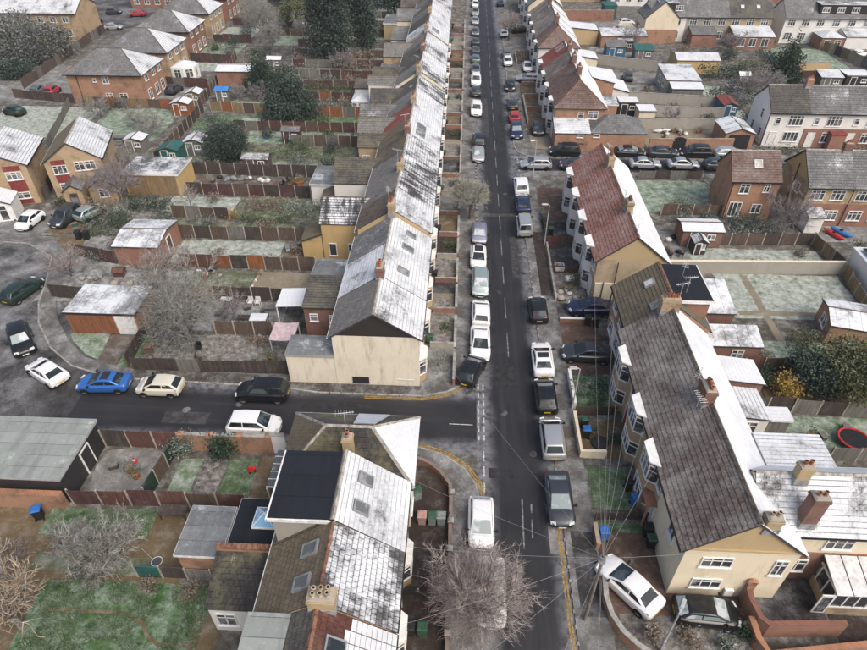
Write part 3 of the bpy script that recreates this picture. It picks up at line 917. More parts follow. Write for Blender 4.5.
def wall_line(label, pts, h, th, mat, cap=None, name='garden_wall', group=None, capm='kerbstone', piers=0):
    """a free-standing wall along a polyline, with coping"""
    root = thing(name, label, 'wall', (pts[0][0], pts[0][1], 0), 0, group)
    def strip(w, z0, z1):
        mb = MB(); L, R = [], []
        for i, p in enumerate(pts):
            d = Vector((0, 0))
            if i: d += (Vector(p[:2]) - Vector(pts[i - 1][:2])).normalized()
            if i < len(pts) - 1: d += (Vector(pts[i + 1][:2]) - Vector(p[:2])).normalized()
            d.normalize(); n = Vector((-d.y, d.x)) * w / 2
            L.append((p[0] + n.x, p[1] + n.y)); R.append((p[0] - n.x, p[1] - n.y))
        for i in range(len(pts) - 1): mb.prism([R[i], R[i + 1], L[i + 1], L[i]], z0, z1)
        return mb
    part(root, 'wall', strip(th, -.05, h), mat)
    if cap: part(root, 'coping', strip(th + .06, h + .002, h + cap), capm)
    for k in range(piers):
        t = k / max(1, piers - 1) * (len(pts) - 1); i = min(int(t), len(pts) - 2); f = t - i
        x = pts[i][0] * (1 - f) + pts[i + 1][0] * f; y = pts[i][1] * (1 - f) + pts[i + 1][1] * f
        mb = MB(); mb.box(x - th * .8, x + th * .8, y - th * .8, y + th * .8, -.05, h + .12); mb.frustum((x, y), th * 1.9, th * 1.9, th * .9, th * .9, h + .12, h + .22)
        part(root, 'pier', mb, mat)
    return root

def ribbon(name, pts, w, z, mat, dash=None, off=0.0):
    """flat painted line along a polyline; dash=(on, off) metres"""
    mb = MB(); P = []
    for i, p in enumerate(pts):
        d = Vector((0, 0))
        if i: d += (Vector(p) - Vector(pts[i - 1])).normalized()
        if i < len(pts) - 1: d += (Vector(pts[i + 1]) - Vector(p)).normalized()
        d.normalize(); P.append((Vector(p) + Vector((-d.y, d.x)) * off, Vector((-d.y, d.x))))
    acc = 0
    for (a, na), (b, nb) in zip(P[:-1], P[1:]):
        L = (b - a).length
        segs = [(0, L)]
        if dash:
            segs = []; t = -(acc % (dash[0] + dash[1]))
            while t < L:
                s0, s1 = max(0, t), min(L, t + dash[0])
                if s1 > s0: segs.append((s0, s1))
                t += dash[0] + dash[1]
        for s0, s1 in segs:
            p, q = a.lerp(b, s0 / L), a.lerp(b, s1 / L); n0, n1 = na.lerp(nb, s0 / L) * w / 2, na.lerp(nb, s1 / L) * w / 2
            mb.face([(p.x - n0.x, p.y - n0.y, z), (q.x - n1.x, q.y - n1.y, z), (q.x + n1.x, q.y + n1.y, z), (p.x + n0.x, p.y + n0.y, z)])
        acc += L
    return structure(name, mb, mat)

def arc(c, r, a0, a1, n=8):
    return [(c[0] + r * cos(radians(a0 + (a1 - a0) * k / n)), c[1] + r * sin(radians(a0 + (a1 - a0) * k / n))) for k in range(n + 1)]

def pavement(name, poly, mat='pavement', kerb=None, z=.1):
    """raised footway slab with kerbstones along its road side"""
    mb = MB(); mb.prism(poly, -.05, z); o = structure(name, mb, mat)
    if kerb:
        km = MB(); pts = kerb
        for i in range(len(pts) - 1):
            a, b = Vector(pts[i]), Vector(pts[i + 1]); d = (b - a); L = d.length; d.normalize(); n = Vector((-d.y, d.x)) * .065
            k = max(1, int(L / .92))
            for j in range(k):
                p, q = a.lerp(b, j / k + .004), a.lerp(b, (j + 1) / k - .004)
                km.prism([(p.x - n.x, p.y - n.y), (q.x - n.x, q.y - n.y), (q.x + n.x, q.y + n.y), (p.x + n.x, p.y + n.y)], -.05, z + .012)
        ko = link('kerb', km.mesh('kerb', [M('kerbstone')])); ko['kind'] = 'structure'
    return o
# ------------------------------------------------------------------ vehicles (front = local +x)
CARK = {  # L, W, H, nose z, bonnet z, belt z, windscreen base x, roof front x, roof rear x, rear glass base x, boot z
    'hatchback': (3.95, 1.76, 1.46, .74, .94, .98, 1.2, .25, -1.25, -1.86, 1.0),
    'saloon': (4.5, 1.82, 1.42, .71, .9, .95, 1.2, .12, -.95, -1.78, 1.0),
    'estate': (4.55, 1.82, 1.46, .7, .9, .96, 1.2, .25, -1.65, -2.15, 1.0),
    'suv': (4.55, 1.86, 1.68, .78, 1.03, 1.08, 1.15, .4, -1.8, -2.12, 1.08),
    'mpv': (4.3, 1.78, 1.62, .72, .98, 1.02, 1.35, .45, -1.65, -2.02, 1.02),
    'van': (4.4, 1.8, 1.85, .75, 1.0, 1.08, 1.35, .75, -2.0, -2.15, 1.08),
}
CAR_MESH = {}
def car_meshes(kind):
    if kind in CAR_MESH: return CAR_MESH[kind]
    L, W, H, nz, bz, belt, wx, rf, rr, rb, tz = CARK[kind]
    hw = W / 2; hl = L / 2
    st = [(-hl, .68, .44, tz - .24), (-hl + .03, .82, .36, tz - .14), (-hl + .09, .91, .3, tz - .05), (-hl + .2, .96, .24, tz), (rb + .05, .985, .2, max(tz, belt - .02)), (rr, 1, .19, belt), (-.4, 1, .19, belt - .01), (.4, 1, .19, belt - .02),
          (wx - .35, 1, .19, belt - .02), (wx + .12, .995, .2, bz + .01), (hl - .75, .985, .21, (bz + nz) / 2 + .09), (hl - .34, .94, .24, nz + .05), (hl - .14, .86, .27, nz - .03), (hl - .04, .72, .31, nz - .1), (hl, .56, .36, nz - .18)]
    st = sorted(st)
    mb = MB(); ring = []
    for x, f, zb, zt in st:
        w = hw * f
        half = [(0, zt + .035), (w * .55, zt + .025), (w * .86, zt), (w * .97, zt - .09), (w, (zb + zt) / 2 + .06), (w * .985, zb + .14), (w * .9, zb), (0, zb)]
        pr = half + [(-y, z) for y, z in half[-2:0:-1]]
        ring.append([(x, y, z) for y, z in pr])
    n = len(ring[0]); mb.v = [p for r in ring for p in r]
    for i in range(len(ring) - 1):
        for j in range(n):
            mb.f.append((i * n + j, i * n + (j + 1) % n, (i + 1) * n + (j + 1) % n, (i + 1) * n + j))
            mb.m.append(1 if j in (5, 6, 7, 8) else 0)
    mb.f.append(tuple(range(n))); mb.m.append(0)
    e = (len(ring) - 1) * n; mb.f.append(tuple(e + j for j in range(n - 1, -1, -1))); mb.m.append(0)
    # cabin
    bw, rw = hw * .94, hw * .72
    P = {'wb': (wx, bw * .9, belt - .04), 'rf': (rf, rw, H - .03), 'rr': (rr, rw * .97, H - .05), 'rb': (rb, bw * .88, belt - .02)}
    bm = bmesh.new()
    vv = {}
    for k, p in P.items():
        for s in (1, -1): vv[k, s] = bm.verts.new((p[0], p[1] * s, p[2]))
    mid = [bm.verts.new(((rf + rr) / 2, 0 + rw * s, H + .015)) for s in (1, -1)]
    bm.faces.new([vv['wb', -1], vv['wb', 1], vv['rf', 1], vv['rf', -1]])
    bm.faces.new([vv['rf', -1], vv['rf', 1], mid[0], mid[1]]); bm.faces.new([mid[1], mid[0], vv['rr', 1], vv['rr', -1]])
    bm.faces.new([vv['rr', -1], vv['rr', 1], vv['rb', 1], vv['rb', -1]])
    bm.faces.new([vv['wb', 1], vv['rb', 1], vv['rr', 1], mid[0], vv['rf', 1]]); bm.faces.new([vv['rb', -1], vv['wb', -1], vv['rf', -1], mid[1], vv['rr', -1]])
    bmesh.ops.recalc_face_normals(bm, faces=bm.faces[:])
    ed = [e_ for e_ in bm.edges if not (e_.verts[0].co.z < belt + .05 and e_.verts[1].co.z < belt + .05) and len(e_.link_faces) == 2 and not (mid[0] in e_.verts and mid[1] in e_.verts)]
    bmesh.ops.bevel(bm, geom=ed, offset=.1, segments=3, affect='EDGES', profile=.55)
    off = len(mb.v); bm.verts.ensure_lookup_table(); bm.verts.index_update()
    mb.v += [tuple(v.co) for v in bm.verts]
    for f in bm.faces: mb.f.append(tuple(off + v.index for v in f.verts)); mb.m.append(0)
    bm.free()
    ax = hl - .8, -hl + .78
    R = .33 if kind in ('suv', 'van') else .305
    for x in ax:
        for s in (1, -1):
            i = len(mb.v); m_ = 14; yy = s * (hw + .004)
            mb.v += [(x + (R + .07) * cos(pi * k / m_), yy, max(.2, R + (R + .06) * sin(pi * k / m_))) for k in range(m_ + 1)]
            q = tuple(range(i, i + m_ + 1)); mb.f.append(q if s < 0 else q[::-1]); mb.m.append(1)
    # grille and lower intake
    mb.box(hl - .06, hl + .006, -hw * .42, hw * .42, nz - .3, nz - .17, 1)
    body = mb.mesh('body', ['paint_white', 'black_plastic'], 38)
    out = {'body': body}
    # glass
    def inset(pts, fx, fz, offn):
        c = sum((Vector(p) for p in pts), Vector()) / len(pts)
        a, b = Vector(pts[1]) - Vector(pts[0]), Vector(pts[-1]) - Vector(pts[0]); nn = a.cross(b).normalized()
        if nn.dot(c - Vector((0, 0, belt - .3))) < 0: nn = -nn
        return [c + (Vector(p) - c) * Vector((fx, fx, fz)) + nn * offn for p in pts], nn
    def glass(nm, quads, m='car_glass'):
        g = MB()
        for pts, nn in quads:
            if (pts[1] - pts[0]).cross(pts[2] - pts[0]).dot(nn) < 0: pts = pts[::-1]
            g.face(pts)
        return g.mesh(nm, [m])
    S = lambda k, s: (P[k][0], P[k][1] * s, P[k][2])
    out['windscreen'] = glass('windscreen', [inset([S('wb', -1), S('wb', 1), S('rf', 1), S('rf', -1)], .87, .84, .012)])
    out['rear_window'] = glass('rear_window', [inset([S('rr', -1), S('rr', 1), S('rb', 1), S('rb', -1)], .84, .74, .014)])
    for s in (1, -1):
        a, b, c, d = map(Vector, (S('wb', s), S('rf', s), S('rr', s), S('rb', s)))
        bx = (rf + rr) / 2 - .05
        lerp = lambda t, lo, hi: lo + (hi - lo) * t
        ln = lambda p, q, z: p + (q - p) * ((z - p.z) / (q.z - p.z))
        z0, z1 = belt + .05, H - .13
        f0, f1, g0, g1 = ln(a, b, z0), ln(a, b, z1), ln(d, c, z0), ln(d, c, z1)
        def at(x, lo): 
            p, q = (f0, g0) if lo else (f1, g1)
            t = (x - p.x) / (q.x - p.x); return p + (q - p) * t
        qs = []
        for xa0, xa1, xb0, xb1 in ((f0.x - .16, f1.x - .1, bx + .04, bx + .04), (bx - .04, bx - .04, g0.x + .2, g1.x + .16)):
            pts = [at(xa0, 1), at(xb0, 1), at(xb1, 0), at(xa1, 0)]
            nn = Vector((0, s, .35)).normalized()
            qs.append(([p + nn * .016 for p in pts], nn))
        out['side_window%d' % s] = glass('side_window', qs)
    sr = MB(); sr.box(rr + .25, rf - .18, -rw * .72, rw * .72, H - .02, H + .028); out['sunroof'] = sr.mesh('sunroof', ['upvc_black'])
    # wheel
    t = MB(); nseg = 16; rad = [(R * .62, .02), (R * .97, .0), (R, .06), (R, .15), (R * .95, .2), (R * .6, .2)]
    for k in range(nseg):
        a0, a1 = 2 * pi * k / nseg, 2 * pi * (k + 1) / nseg
        for (r0, y0), (r1, y1) in zip(rad[:-1], rad[1:]):
            t.face([(r0 * cos(a0), y0, r0 * sin(a0)), (r1 * cos(a0), y1, r1 * sin(a0)), (r1 * cos(a1), y1, r1 * sin(a1)), (r0 * cos(a1), y0, r0 * sin(a1))])
    out['tyre'] = t.mesh('tyre', ['tyre'], 40)
    r_ = MB()
    for k in range(nseg):
        a0, a1 = 2 * pi * k / nseg, 2 * pi * (k + 1) / nseg
        r_.face([(0, .03, 0), (R * .64 * cos(a1), .025, R * .64 * sin(a1)), (R * .64 * cos(a0), .025, R * .64 * sin(a0))])
    for k in range(5):
        a0 = 2 * pi * k / 5; c_, s_ = cos(a0), sin(a0)
        for y in (.0,):
            r_.face([(.05 * -s_, .012, .05 * c_), (-.05 * -s_, .012, -.05 * c_), (R * .6 * c_ + .04 * s_, .012, R * .6 * s_ - .04 * c_), (R * .6 * c_ - .04 * s_, .012, R * .6 * s_ + .04 * c_)])
    out['rim'] = r_.mesh('rim', ['rim'])
    # lamps, plates, mirrors
    for s in (1, -1):
        m = MB(); y0, y1 = sorted((s * hw * .5, s * hw * .83))
        i = [(hl - .1, y0, nz - .1), (hl - .26 if s > 0 else hl - .1, y1, nz - .1)]
        xa, xb = hl - .015, hl - .24
        ya, yb = s * hw * .48, s * hw * .86
        q = [(xa, ya, nz - .14), (xb + .08, yb, nz - .14), (xb, yb, nz + .035), (xa - .12, ya, nz + .045)]
        p0 = [Vector(p) + Vector((.03, 0, .012)) for p in q]; p1 = [Vector(p) - Vector((.1, 0, .03)) for p in q]
        if s < 0: p0, p1 = p0[::-1], p1[::-1]
        m.face(p0)
        for k in range(4): m.face([p1[k], p1[(k + 1) % 4], p0[(k + 1) % 4], p0[k]])
        out['headlight%d' % s] = m.mesh('headlight', ['lamp_clear'])
        m = MB(); x0 = -hl
        q = [(x0 + .02, s * hw * .5, tz - .3), (x0 + .2, s * hw * .94, tz - .3), (x0 + .22, s * hw * .93, tz - .05), (x0 + .06, s * hw * .5, tz - .08)]
        p0 = [Vector(p) - Vector((.03, 0, 0)) for p in q]; p1 = [Vector(p) + Vector((.1, 0, 0)) for p in q]
        if s > 0: p0, p1 = p0[::-1], p1[::-1]
        m.face(p0)
        for k in range(4): m.face([p1[k], p1[(k + 1) % 4], p0[(k + 1) % 4], p0[k]])
        out['taillight%d' % s] = m.mesh('tail_light', ['lamp_red'])
        m = MB(); yc = s * (hw + .09); m.frustum((wx - .3, yc), .13, .2, .09, .16, belt + .01, belt + .16); m.box(wx - .33, wx - .27, min(yc, s * hw * .9), max(yc, s * hw * .9), belt, belt + .05)
        out['mirror%d' % s] = m.mesh('mirror', ['black_plastic'])
    m = MB(); m.box(hl - .02, hl + .018, -.26, .26, nz - .42, nz - .31); out['plate_f'] = m.mesh('number_plate', ['plate_white'])
    m = MB(); m.box(-hl - .014, -hl + .03, -.26, .26, tz - .48, tz - .36); out['plate_r'] = m.mesh('number_plate', ['plate_yellow'])
    out['_'] = (L, W, R, ax, hw)
    CAR_MESH[kind] = out
    return out

def car(kind, colour, label, x, y, head, z=0.0, roll=0.0, group=None, detail=2, sunroof=False, frost=False, cat=None):
    me = car_meshes(kind); L, W, R, ax, hw = me['_']
    names = {'hatchback': 'parked_car', 'saloon': 'parked_car', 'estate': 'parked_car', 'suv': 'parked_car', 'mpv': 'parked_car', 'van': 'parked_van'}
    root = thing(names[kind], label, cat or ('van' if kind == 'van' else 'car'), (x, y, z), radians(head), group)
    if roll: root.rotation_euler = (roll, 0, radians(head)); root.rotation_mode = 'XYZ'
    root.scale = (.93, .97, .97)
    b = link('body', me['body'], root)
    b.material_slots[0].link = 'OBJECT'; b.material_slots[0].material = M('paint_' + colour)
    for k in ('windscreen', 'rear_window', 'side_window1', 'side_window-1'):
        o = link(k.rstrip('-1') if 'side' in k else k, me[k], root)
        if frost and k != 'side_window1':
            o.material_slots[0].link = 'OBJECT'; o.material_slots[0].material = M('car_glass_frost')
    if sunroof: link('sunroof', me['sunroof'], root)
    for xx in ax:
        for s in (1, -1):
            if detail >= 2:
                w = link('wheel', None, root, (xx, -s * (hw + .012), R), 0 if s > 0 else pi)
                w.empty_display_size = .1
                link('tyre', me['tyre'], w); link('rim', me['rim'], w)
            else:
                link('wheel', me['tyre'], root, (xx, -s * (hw + .012), R), 0 if s > 0 else pi)
    for s in (1, -1):
        link('headlight', me['headlight%d' % s], root); link('tail_light', me['taillight%d' % s], root)
        if detail >= 1: link('mirror', me['mirror%d' % s], root)
    if detail >= 1: link('number_plate', me['plate_f'], root); link('number_plate', me['plate_r'], root)
    return root

# ------------------------------------------------------------------ trees and shrubs
def tint_mesh(name, verts, faces, tints, mat):
    me = bpy.data.meshes.new(name); me.from_pydata(verts, [], faces); me.materials.append(M(mat))
    at = me.attributes.new('tint', 'FLOAT', 'FACE'); at.data.foreach_set('value', tints)
    return me

def leaf_mesh(lobes, n, size, mat, seed, flat=.0, hang=0.0, aspect=.6, core=True):
    """leaf-sized cards in clumps over and through ellipsoid lobes (cx,cy,cz,rx,ry,rz)"""
    rr = random.Random(seed); V, F, T = [], [], []
    tot = sum(l[3] * l[4] + l[3] * l[5] for l in lobes)
    for l in lobes:
        cnt = int(n * (l[3] * l[4] + l[3] * l[5]) / tot); per = 14
        for c in range(max(1, cnt // per)):
            d = Vector((rr.gauss(0, 1), rr.gauss(0, 1), rr.gauss(0, 1) + .25)).normalized()
            q = rr.uniform(.5, 1.0) ** .5 * (1 + .16 * noise.noise(d * 2.3 + Vector((seed, l[0], l[1]))))
            cc = Vector((l[0] + d.x * l[3] * q, l[1] + d.y * l[4] * q, l[2] + d.z * l[5] * q))
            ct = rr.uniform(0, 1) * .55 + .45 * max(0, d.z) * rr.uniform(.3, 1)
            for k in range(per):
                s = size * rr.uniform(.55, 1.3)
                p = cc + Vector((rr.gauss(0, 1), rr.gauss(0, 1), rr.gauss(0, .8))) * size * 1.5
                if p.z < .02: p.z = .02 + rr.random() * .1
                a = (d + Vector((rr.gauss(0, .7), rr.gauss(0, .7), rr.gauss(0, .6) - hang))).normalized()
                b = a.cross(Vector((rr.gauss(0, 1), rr.gauss(0, 1), rr.gauss(0, 1)))).normalized()
                i = len(V)
                V += [tuple(p - b * s * aspect * .5), tuple(p + a * s * .5 - b * 0), tuple(p + b * s * aspect * .5), tuple(p - a * s * .5)]
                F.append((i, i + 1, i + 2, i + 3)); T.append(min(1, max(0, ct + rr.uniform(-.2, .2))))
    return tint_mesh('crown', V, F, T, mat)

def leafy(name, label, cat, x, y, lobes, n, size, mat, seed, trunk=None, group=None, bark='bark', z=0, **kw):
    root = thing(name, label, cat, (x, y, z), 0, group)
    crown = link('crown' if cat == 'tree' else 'foliage', leaf_mesh(lobes, n, size, mat, seed, **kw), root)
    h, r = trunk or (min(.6, lobes[0][2]), .05)
    rr = random.Random(seed + 5); mb = MB()
    mb.tube([(0, 0, -.05), (rr.uniform(-.1, .1), rr.uniform(-.1, .1), h * .5), (0, 0, h)], [r, r * .8, r * .5], 7)
    for l in lobes[:7]:
        mb.tube([(0, 0, h * .6), ((l[0]) * .5, l[1] * .5, (h * .6 + l[2]) * .5), (l[0], l[1], l[2])], [r * .5, r * .3, r * .12], 5)
    part(root, 'trunk' if cat == 'tree' else 'stem', mb, bark, local=True)
    return root

def blobs(rx, ry, h, k, seed, low=.15, fill=.55):
    """lobes for an uneven shrub or round tree"""
    rr = random.Random(seed); out = [(0, 0, h * .5, rx * .75, ry * .75, h * .45)]
    for i in range(k):
        a = 2 * pi * i / k + rr.uniform(-.4, .4); q = rr.uniform(.35, .75)
        s = rr.uniform(.32, fill)
        out.append((cos(a) * rx * q, sin(a) * ry * q, h * rr.uniform(low + .2, .78), rx * s, ry * s, h * rr.uniform(.22, .36)))
    return out

def cone_lobes(r, h, seed, tiers=9):
    rr = random.Random(seed); out = []
    for i in range(tiers):
        t = i / (tiers - 1); R = r * (1 - t) ** .8 + .25
        m = max(1, int(5 * (1 - t) + 1))
        for j in range(m):
            a = 2 * pi * j / m + rr.random() * 2
            out.append((cos(a) * R * .55, sin(a) * R * .55, h * (.1 + .84 * t) + rr.uniform(-.2, .2), R * rr.uniform(.5, .68), R * rr.uniform(.5, .68), h / tiers * rr.uniform(.75, 1.1)))
    return out

def bare_tree(name, label, x, y, h, r, seed, twig='twig_grey', bark='bark_frost', limbs=6, sub=6, tw=7, fine=4, trunk_h=.3, tr=.16, up=.6, thick=1.0, cat='tree', group=None, blob=False, sag=0.0, nside=3, fuzz=None):
    """leafless tree: trunk and limbs as one part, the twigs as the crown"""
    rr = random.Random(seed); root = thing(name, label, cat, (x, y, 0), 0, group)
    A, B = MB(), MB()
    th = h * trunk_h; top = Vector((rr.uniform(-.15, .15), rr.uniform(-.15, .15), th))
    A.tube([(0, 0, -.05), (top.x * .4, top.y * .4, th * .5), tuple(top)], [tr * 1.15, tr * .9, tr * .85], 8)
    def grow(p, d, L, rad, curl, seg=4, mb=B, n=nside, j=.18):
        pts, rs = [p.copy()], [rad]
        for k in range(seg):
            d = (d + Vector((rr.gauss(0, j), rr.gauss(0, j), rr.gauss(0, j) + curl))).normalized()
            p = p + d * L / seg
            if p.z < .1: p.z = .1
            pts.append(p.copy()); rs.append(rad * (1 - .8 * (k + 1) / seg))
        if blob: rs[-1] = rs[-2] * 1.15
        mb.tube(pts, rs, n); return pts, d
    for i in range(limbs):
        a = 2 * pi * i / limbs + rr.uniform(-.3, .3); el = rr.uniform(.25, 1.0) * up + .2
        d = Vector((cos(a) * cos(el), sin(a) * cos(el), sin(el)))
        LL = r * rr.uniform(.62, .85) / max(.45, cos(el)) if el < 1.0 else h * .6
        LL = min(LL, (h - th) / max(.15, sin(el)) * .85)
        pts, _ = grow(top - Vector((0, 0, th * .12 * rr.random())), d, LL, tr * .55, .06, 5, A, 6, .1)
        for s in range(sub):
            k = rr.choice((1, 2, 3, 4, 5)); base = pts[k]
            d2 = (d + Vector((rr.gauss(0, .6), rr.gauss(0, .6), rr.gauss(0, .45) + .15))).normalized()
            L2 = r * rr.uniform(.3, .5)
            p2, _ = grow(base, d2, L2, tr * .2 * thick, .05, 4, A, 4)
            for t in range(tw):
                b2 = rr.choice(p2[1:]); d3 = (d2 + Vector((rr.gauss(0, .65), rr.gauss(0, .65), rr.gauss(0, .5) + .12))).normalized()
                p3, _ = grow(b2, d3, r * rr.uniform(.16, .3), .017 * thick, .06 - sag, 3)
                for q in range(fine):
                    b3 = rr.choice(p3[1:]); d4 = (d3 + Vector((rr.gauss(0, .6), rr.gauss(0, .6), rr.gauss(0, .5)))).normalized()
                    grow(b3, d4, r * rr.uniform(.07, .16), .0095 * thick, .05 - sag, 2)
    cz = th + (h - th) * .38; fz = int(60 * r * r) if fuzz is None else fuzz
    for k in range(fz):
        d = Vector((rr.gauss(0, 1), rr.gauss(0, 1), abs(rr.gauss(0, 1)) * 1.1 - .25)).normalized(); q = rr.uniform(.4, .84)
        p = Vector((d.x * r * q, d.y * r * q, cz + d.z * (h - cz) * q))
        pts, d2 = grow(p, (d + Vector((rr.gauss(0, .35), rr.gauss(0, .35), rr.gauss(0, .3)))).normalized(), r * rr.uniform(.13, .24), .011 * thick, .03 - sag, 3)
        for j in range(2): grow(pts[1 + j], (d2 + Vector((rr.gauss(0, .5), rr.gauss(0, .5), rr.gauss(0, .4)))).normalized(), r * rr.uniform(.06, .12), .008 * thick, .03 - sag, 1)
    part(root, 'trunk', A, bark, local=True)
    part(root, 'crown', B, twig, local=True)
    return root

def hedge(label, x0, x1, y0, y1, h, mat, seed, group=None, dens=55, size=.2, name='hedge', cat='hedge'):
    cx, cy = (x0 + x1) / 2, (y0 + y1) / 2; rr = random.Random(seed); L = x1 - x0; Wd = y1 - y0; lob = []
    n = max(2, int(max(L, Wd) / .9))
    for k in range(n):
        t = (k + .5) / n - .5; hh = h * rr.uniform(.82, 1.12)
        if L >= Wd: lob.append((t * L, rr.uniform(-.1, .1), hh * .5, L / n * .85, Wd * .5 * rr.uniform(.85, 1.15), hh * .5))
        else: lob.append((rr.uniform(-.1, .1), t * Wd, hh * .5, L * .5 * rr.uniform(.85, 1.15), Wd / n * .85, hh * .5))
    return leafy(name, label, cat, cx, cy, lob, int(dens * (L * Wd + (L + Wd) * h)), size, mat, seed, (h * .4, .05), group)

def shrub(label, x, y, r, h, mat, seed, n=900, size=.2, group=None, ry=None, name='shrub', k=5):
    return leafy(name, label, 'shrub', x, y, blobs(r, ry or r, h, k, seed), n, size, mat, seed, (h * .4, .05), group)

def tufts(parent_label, x0, x1, y0, y1, n, seed, h=.16, mat='grass_blade', avoid=()):
    rr = random.Random(seed); V, F, T = [], [], []
    for k in range(n):
        x, y = rr.uniform(x0, x1), rr.uniform(y0, y1)
        if noise.noise(Vector((x * .8, y * .8, seed))) < -.15: continue
        if any(a <= x <= b and c <= y <= d for a, b, c, d in avoid): continue
        t = .5 + .5 * noise.noise(Vector((x * 1.7, y * 1.7, 3 + seed)))
        for j in range(3):
            a = rr.uniform(0, 2 * pi); l = rr.uniform(.02, .14); hh = h * rr.uniform(.35, 1); w = .018
            i = len(V); V += [(x - sin(a) * w, y + cos(a) * w, .02), (x + sin(a) * w, y - cos(a) * w, .02), (x + cos(a) * l, y + sin(a) * l, .02 + hh)]
            F.append((i, i + 1, i + 2)); T.append(min(1, max(0, t + rr.uniform(-.3, .3))))
    o = link('rough_grass', tint_mesh('rough_grass', V, F, T, mat)); tag(o, parent_label, 'grass', None, 'stuff')
    return o

# ------------------------------------------------------------------ small things
PROP = {}
def cached(key, fn):
    if key not in PROP: PROP[key] = fn()
    return PROP[key]

def wheelie_bin(label, x, y, ang=0, col='bin_green', lid=None, group=None, z=0):
    root = thing('wheelie_bin', label, 'bin', (x, y, z), radians(ang), group)
    def b():
        m = MB(); m.frustum((0, 0), .44, .42, .56, .54, .06, .96); m.box(-.29, .29, -.28, .28, .93, .97); return m.mesh('bin_body', ['bin_green'])
    def l():
        m = MB(); m.box(-.3, .3, -.3, .31, .972, 1.0); m.frustum((0, 0), .56, .56, .44, .44, 1.0, 1.05); return m.mesh('lid', ['bin_green'])
    def w():
        m = MB(); t = [(-.16, .1), (.16, .1)]
        m.tube([(-.27, -.22, .1), (-.21, -.22, .1)], .1, 12); m.tube([(.21, -.22, .1), (.27, -.22, .1)], .1, 12); m.tube([(-.2, -.22, .1), (.2, -.22, .1)], .015, 5); return m.mesh('wheels', ['tyre'])
    def h():
        m = MB(); m.tube([(-.2, -.28, .92), (-.2, -.35, .95), (.2, -.35, .95), (.2, -.28, .92)], .018, 6); return m.mesh('handle', ['black_plastic'])
    for k, f, c in (('bin_body', b, col), ('lid', l, lid or col), ('wheels', w, None), ('handle', h, None)):
        o = link(k, cached('bin_' + k, f), root)
        if c: o.material_slots[0].link = 'OBJECT'; o.material_slots[0].material = M(c)
    return root

def lamp_post(label, x, y, ang, h=5.2, arm=.9, group=None):
    root = thing('street_lamp', label, 'street lamp', (x, y, .1), radians(ang), group)
    m = MB(); m.tube([(0, 0, -.1), (0, 0, 1.2)], [.09, .085], 10); m.tube([(0, 0, 1.2), (0, 0, h)], [.06, .045], 8); part(root, 'column', m, 'metal_pale', 50, local=True)
    m = MB(); m.tube([(0, 0, h - .05), (arm * .3, 0, h + .06), (arm, 0, h + .1)], .035, 6); part(root, 'arm', m, 'metal_pale', local=True)
    m = MB(); m.frustum((arm + .25, 0), .62, .24, .5, .14, h + .06, h + .17); part(root, 'lantern', m, 'metal_pale', local=True)
    m = MB(); m.box(arm, arm + .46, -.09, .09, h + .03, h + .058); part(root, 'lens', m, 'glass_pale', local=True)
    return root

def garden_chair(label, x, y, ang, col='plastic_white', group=None):
    root = thing('garden_chair', label, 'chair', (x, y, 0.03), radians(ang), group)
    m = MB(); m.box(-.24, .24, -.23, .23, .4, .44); part(root, 'seat', m, col, local=True)
    m = MB(); m.box(-.27, -.23, -.23, .23, .45, .9); part(root, 'backrest', m, col, local=True)
    for sx in (-.2, .2):
        for sy in (-.2, .2):
            m = MB(); m.tube([(sx * 1.1, sy * 1.1, 0), (sx, sy, .4)], .022, 5); part(root, 'leg', m, col, local=True)
    for sy in (-.25, .25):
        m = MB(); m.box(-.24, .2, sy - .025, sy + .025, .62, .65); m.box(.16, .2, sy - .02, sy + .02, .44, .62); part(root, 'armrest', m, col, local=True)
    return root

def garden_table(label, x, y, w, d, h=.72, col='wood_grey', rz=0, group=None):
    root = thing('garden_table', label, 'table', (x, y, 0.03), radians(rz), group)
    n = max(3, int(w / .2))
    for k in range(n):
        m = MB(); m.box(-w / 2 + k * w / n + .006, -w / 2 + (k + 1) * w / n - .006, -d / 2, d / 2, h - .035, h); part(root, 'slat', m, col, local=True)
    for sx in (-1, 1):
        for sy in (-1, 1):
            m = MB(); a, b = sx * (w / 2 - .08), sy * (d / 2 - .08); m.box(a - .03, a + .03, b - .03, b + .03, 0, h - .04); part(root, 'leg', m, col, local=True)
    m = MB(); m.box(-w / 2 + .05, w / 2 - .05, -d / 2 + .06, d / 2 - .06, h - .075, h - .038); part(root, 'frame', m, col, local=True)
    return root

def pot_plant(label, x, y, r=.22, mat='leaf_hedge', pot='pot', group=None, z=0.02, seed=1):
    root = thing('potted_plant', label, 'plant', (x, y, z), 0, group)
    m = MB(); m.cyl((0, 0), r * .75, 0, r * 1.5, 10, 0, r); part(root, 'pot', m, pot, local=True)
    link('foliage', leaf_mesh([(0, 0, r * 2.4, r * 1.2, r * 1.2, r * 1.1)], 160, .13, mat, seed), root)
    return root

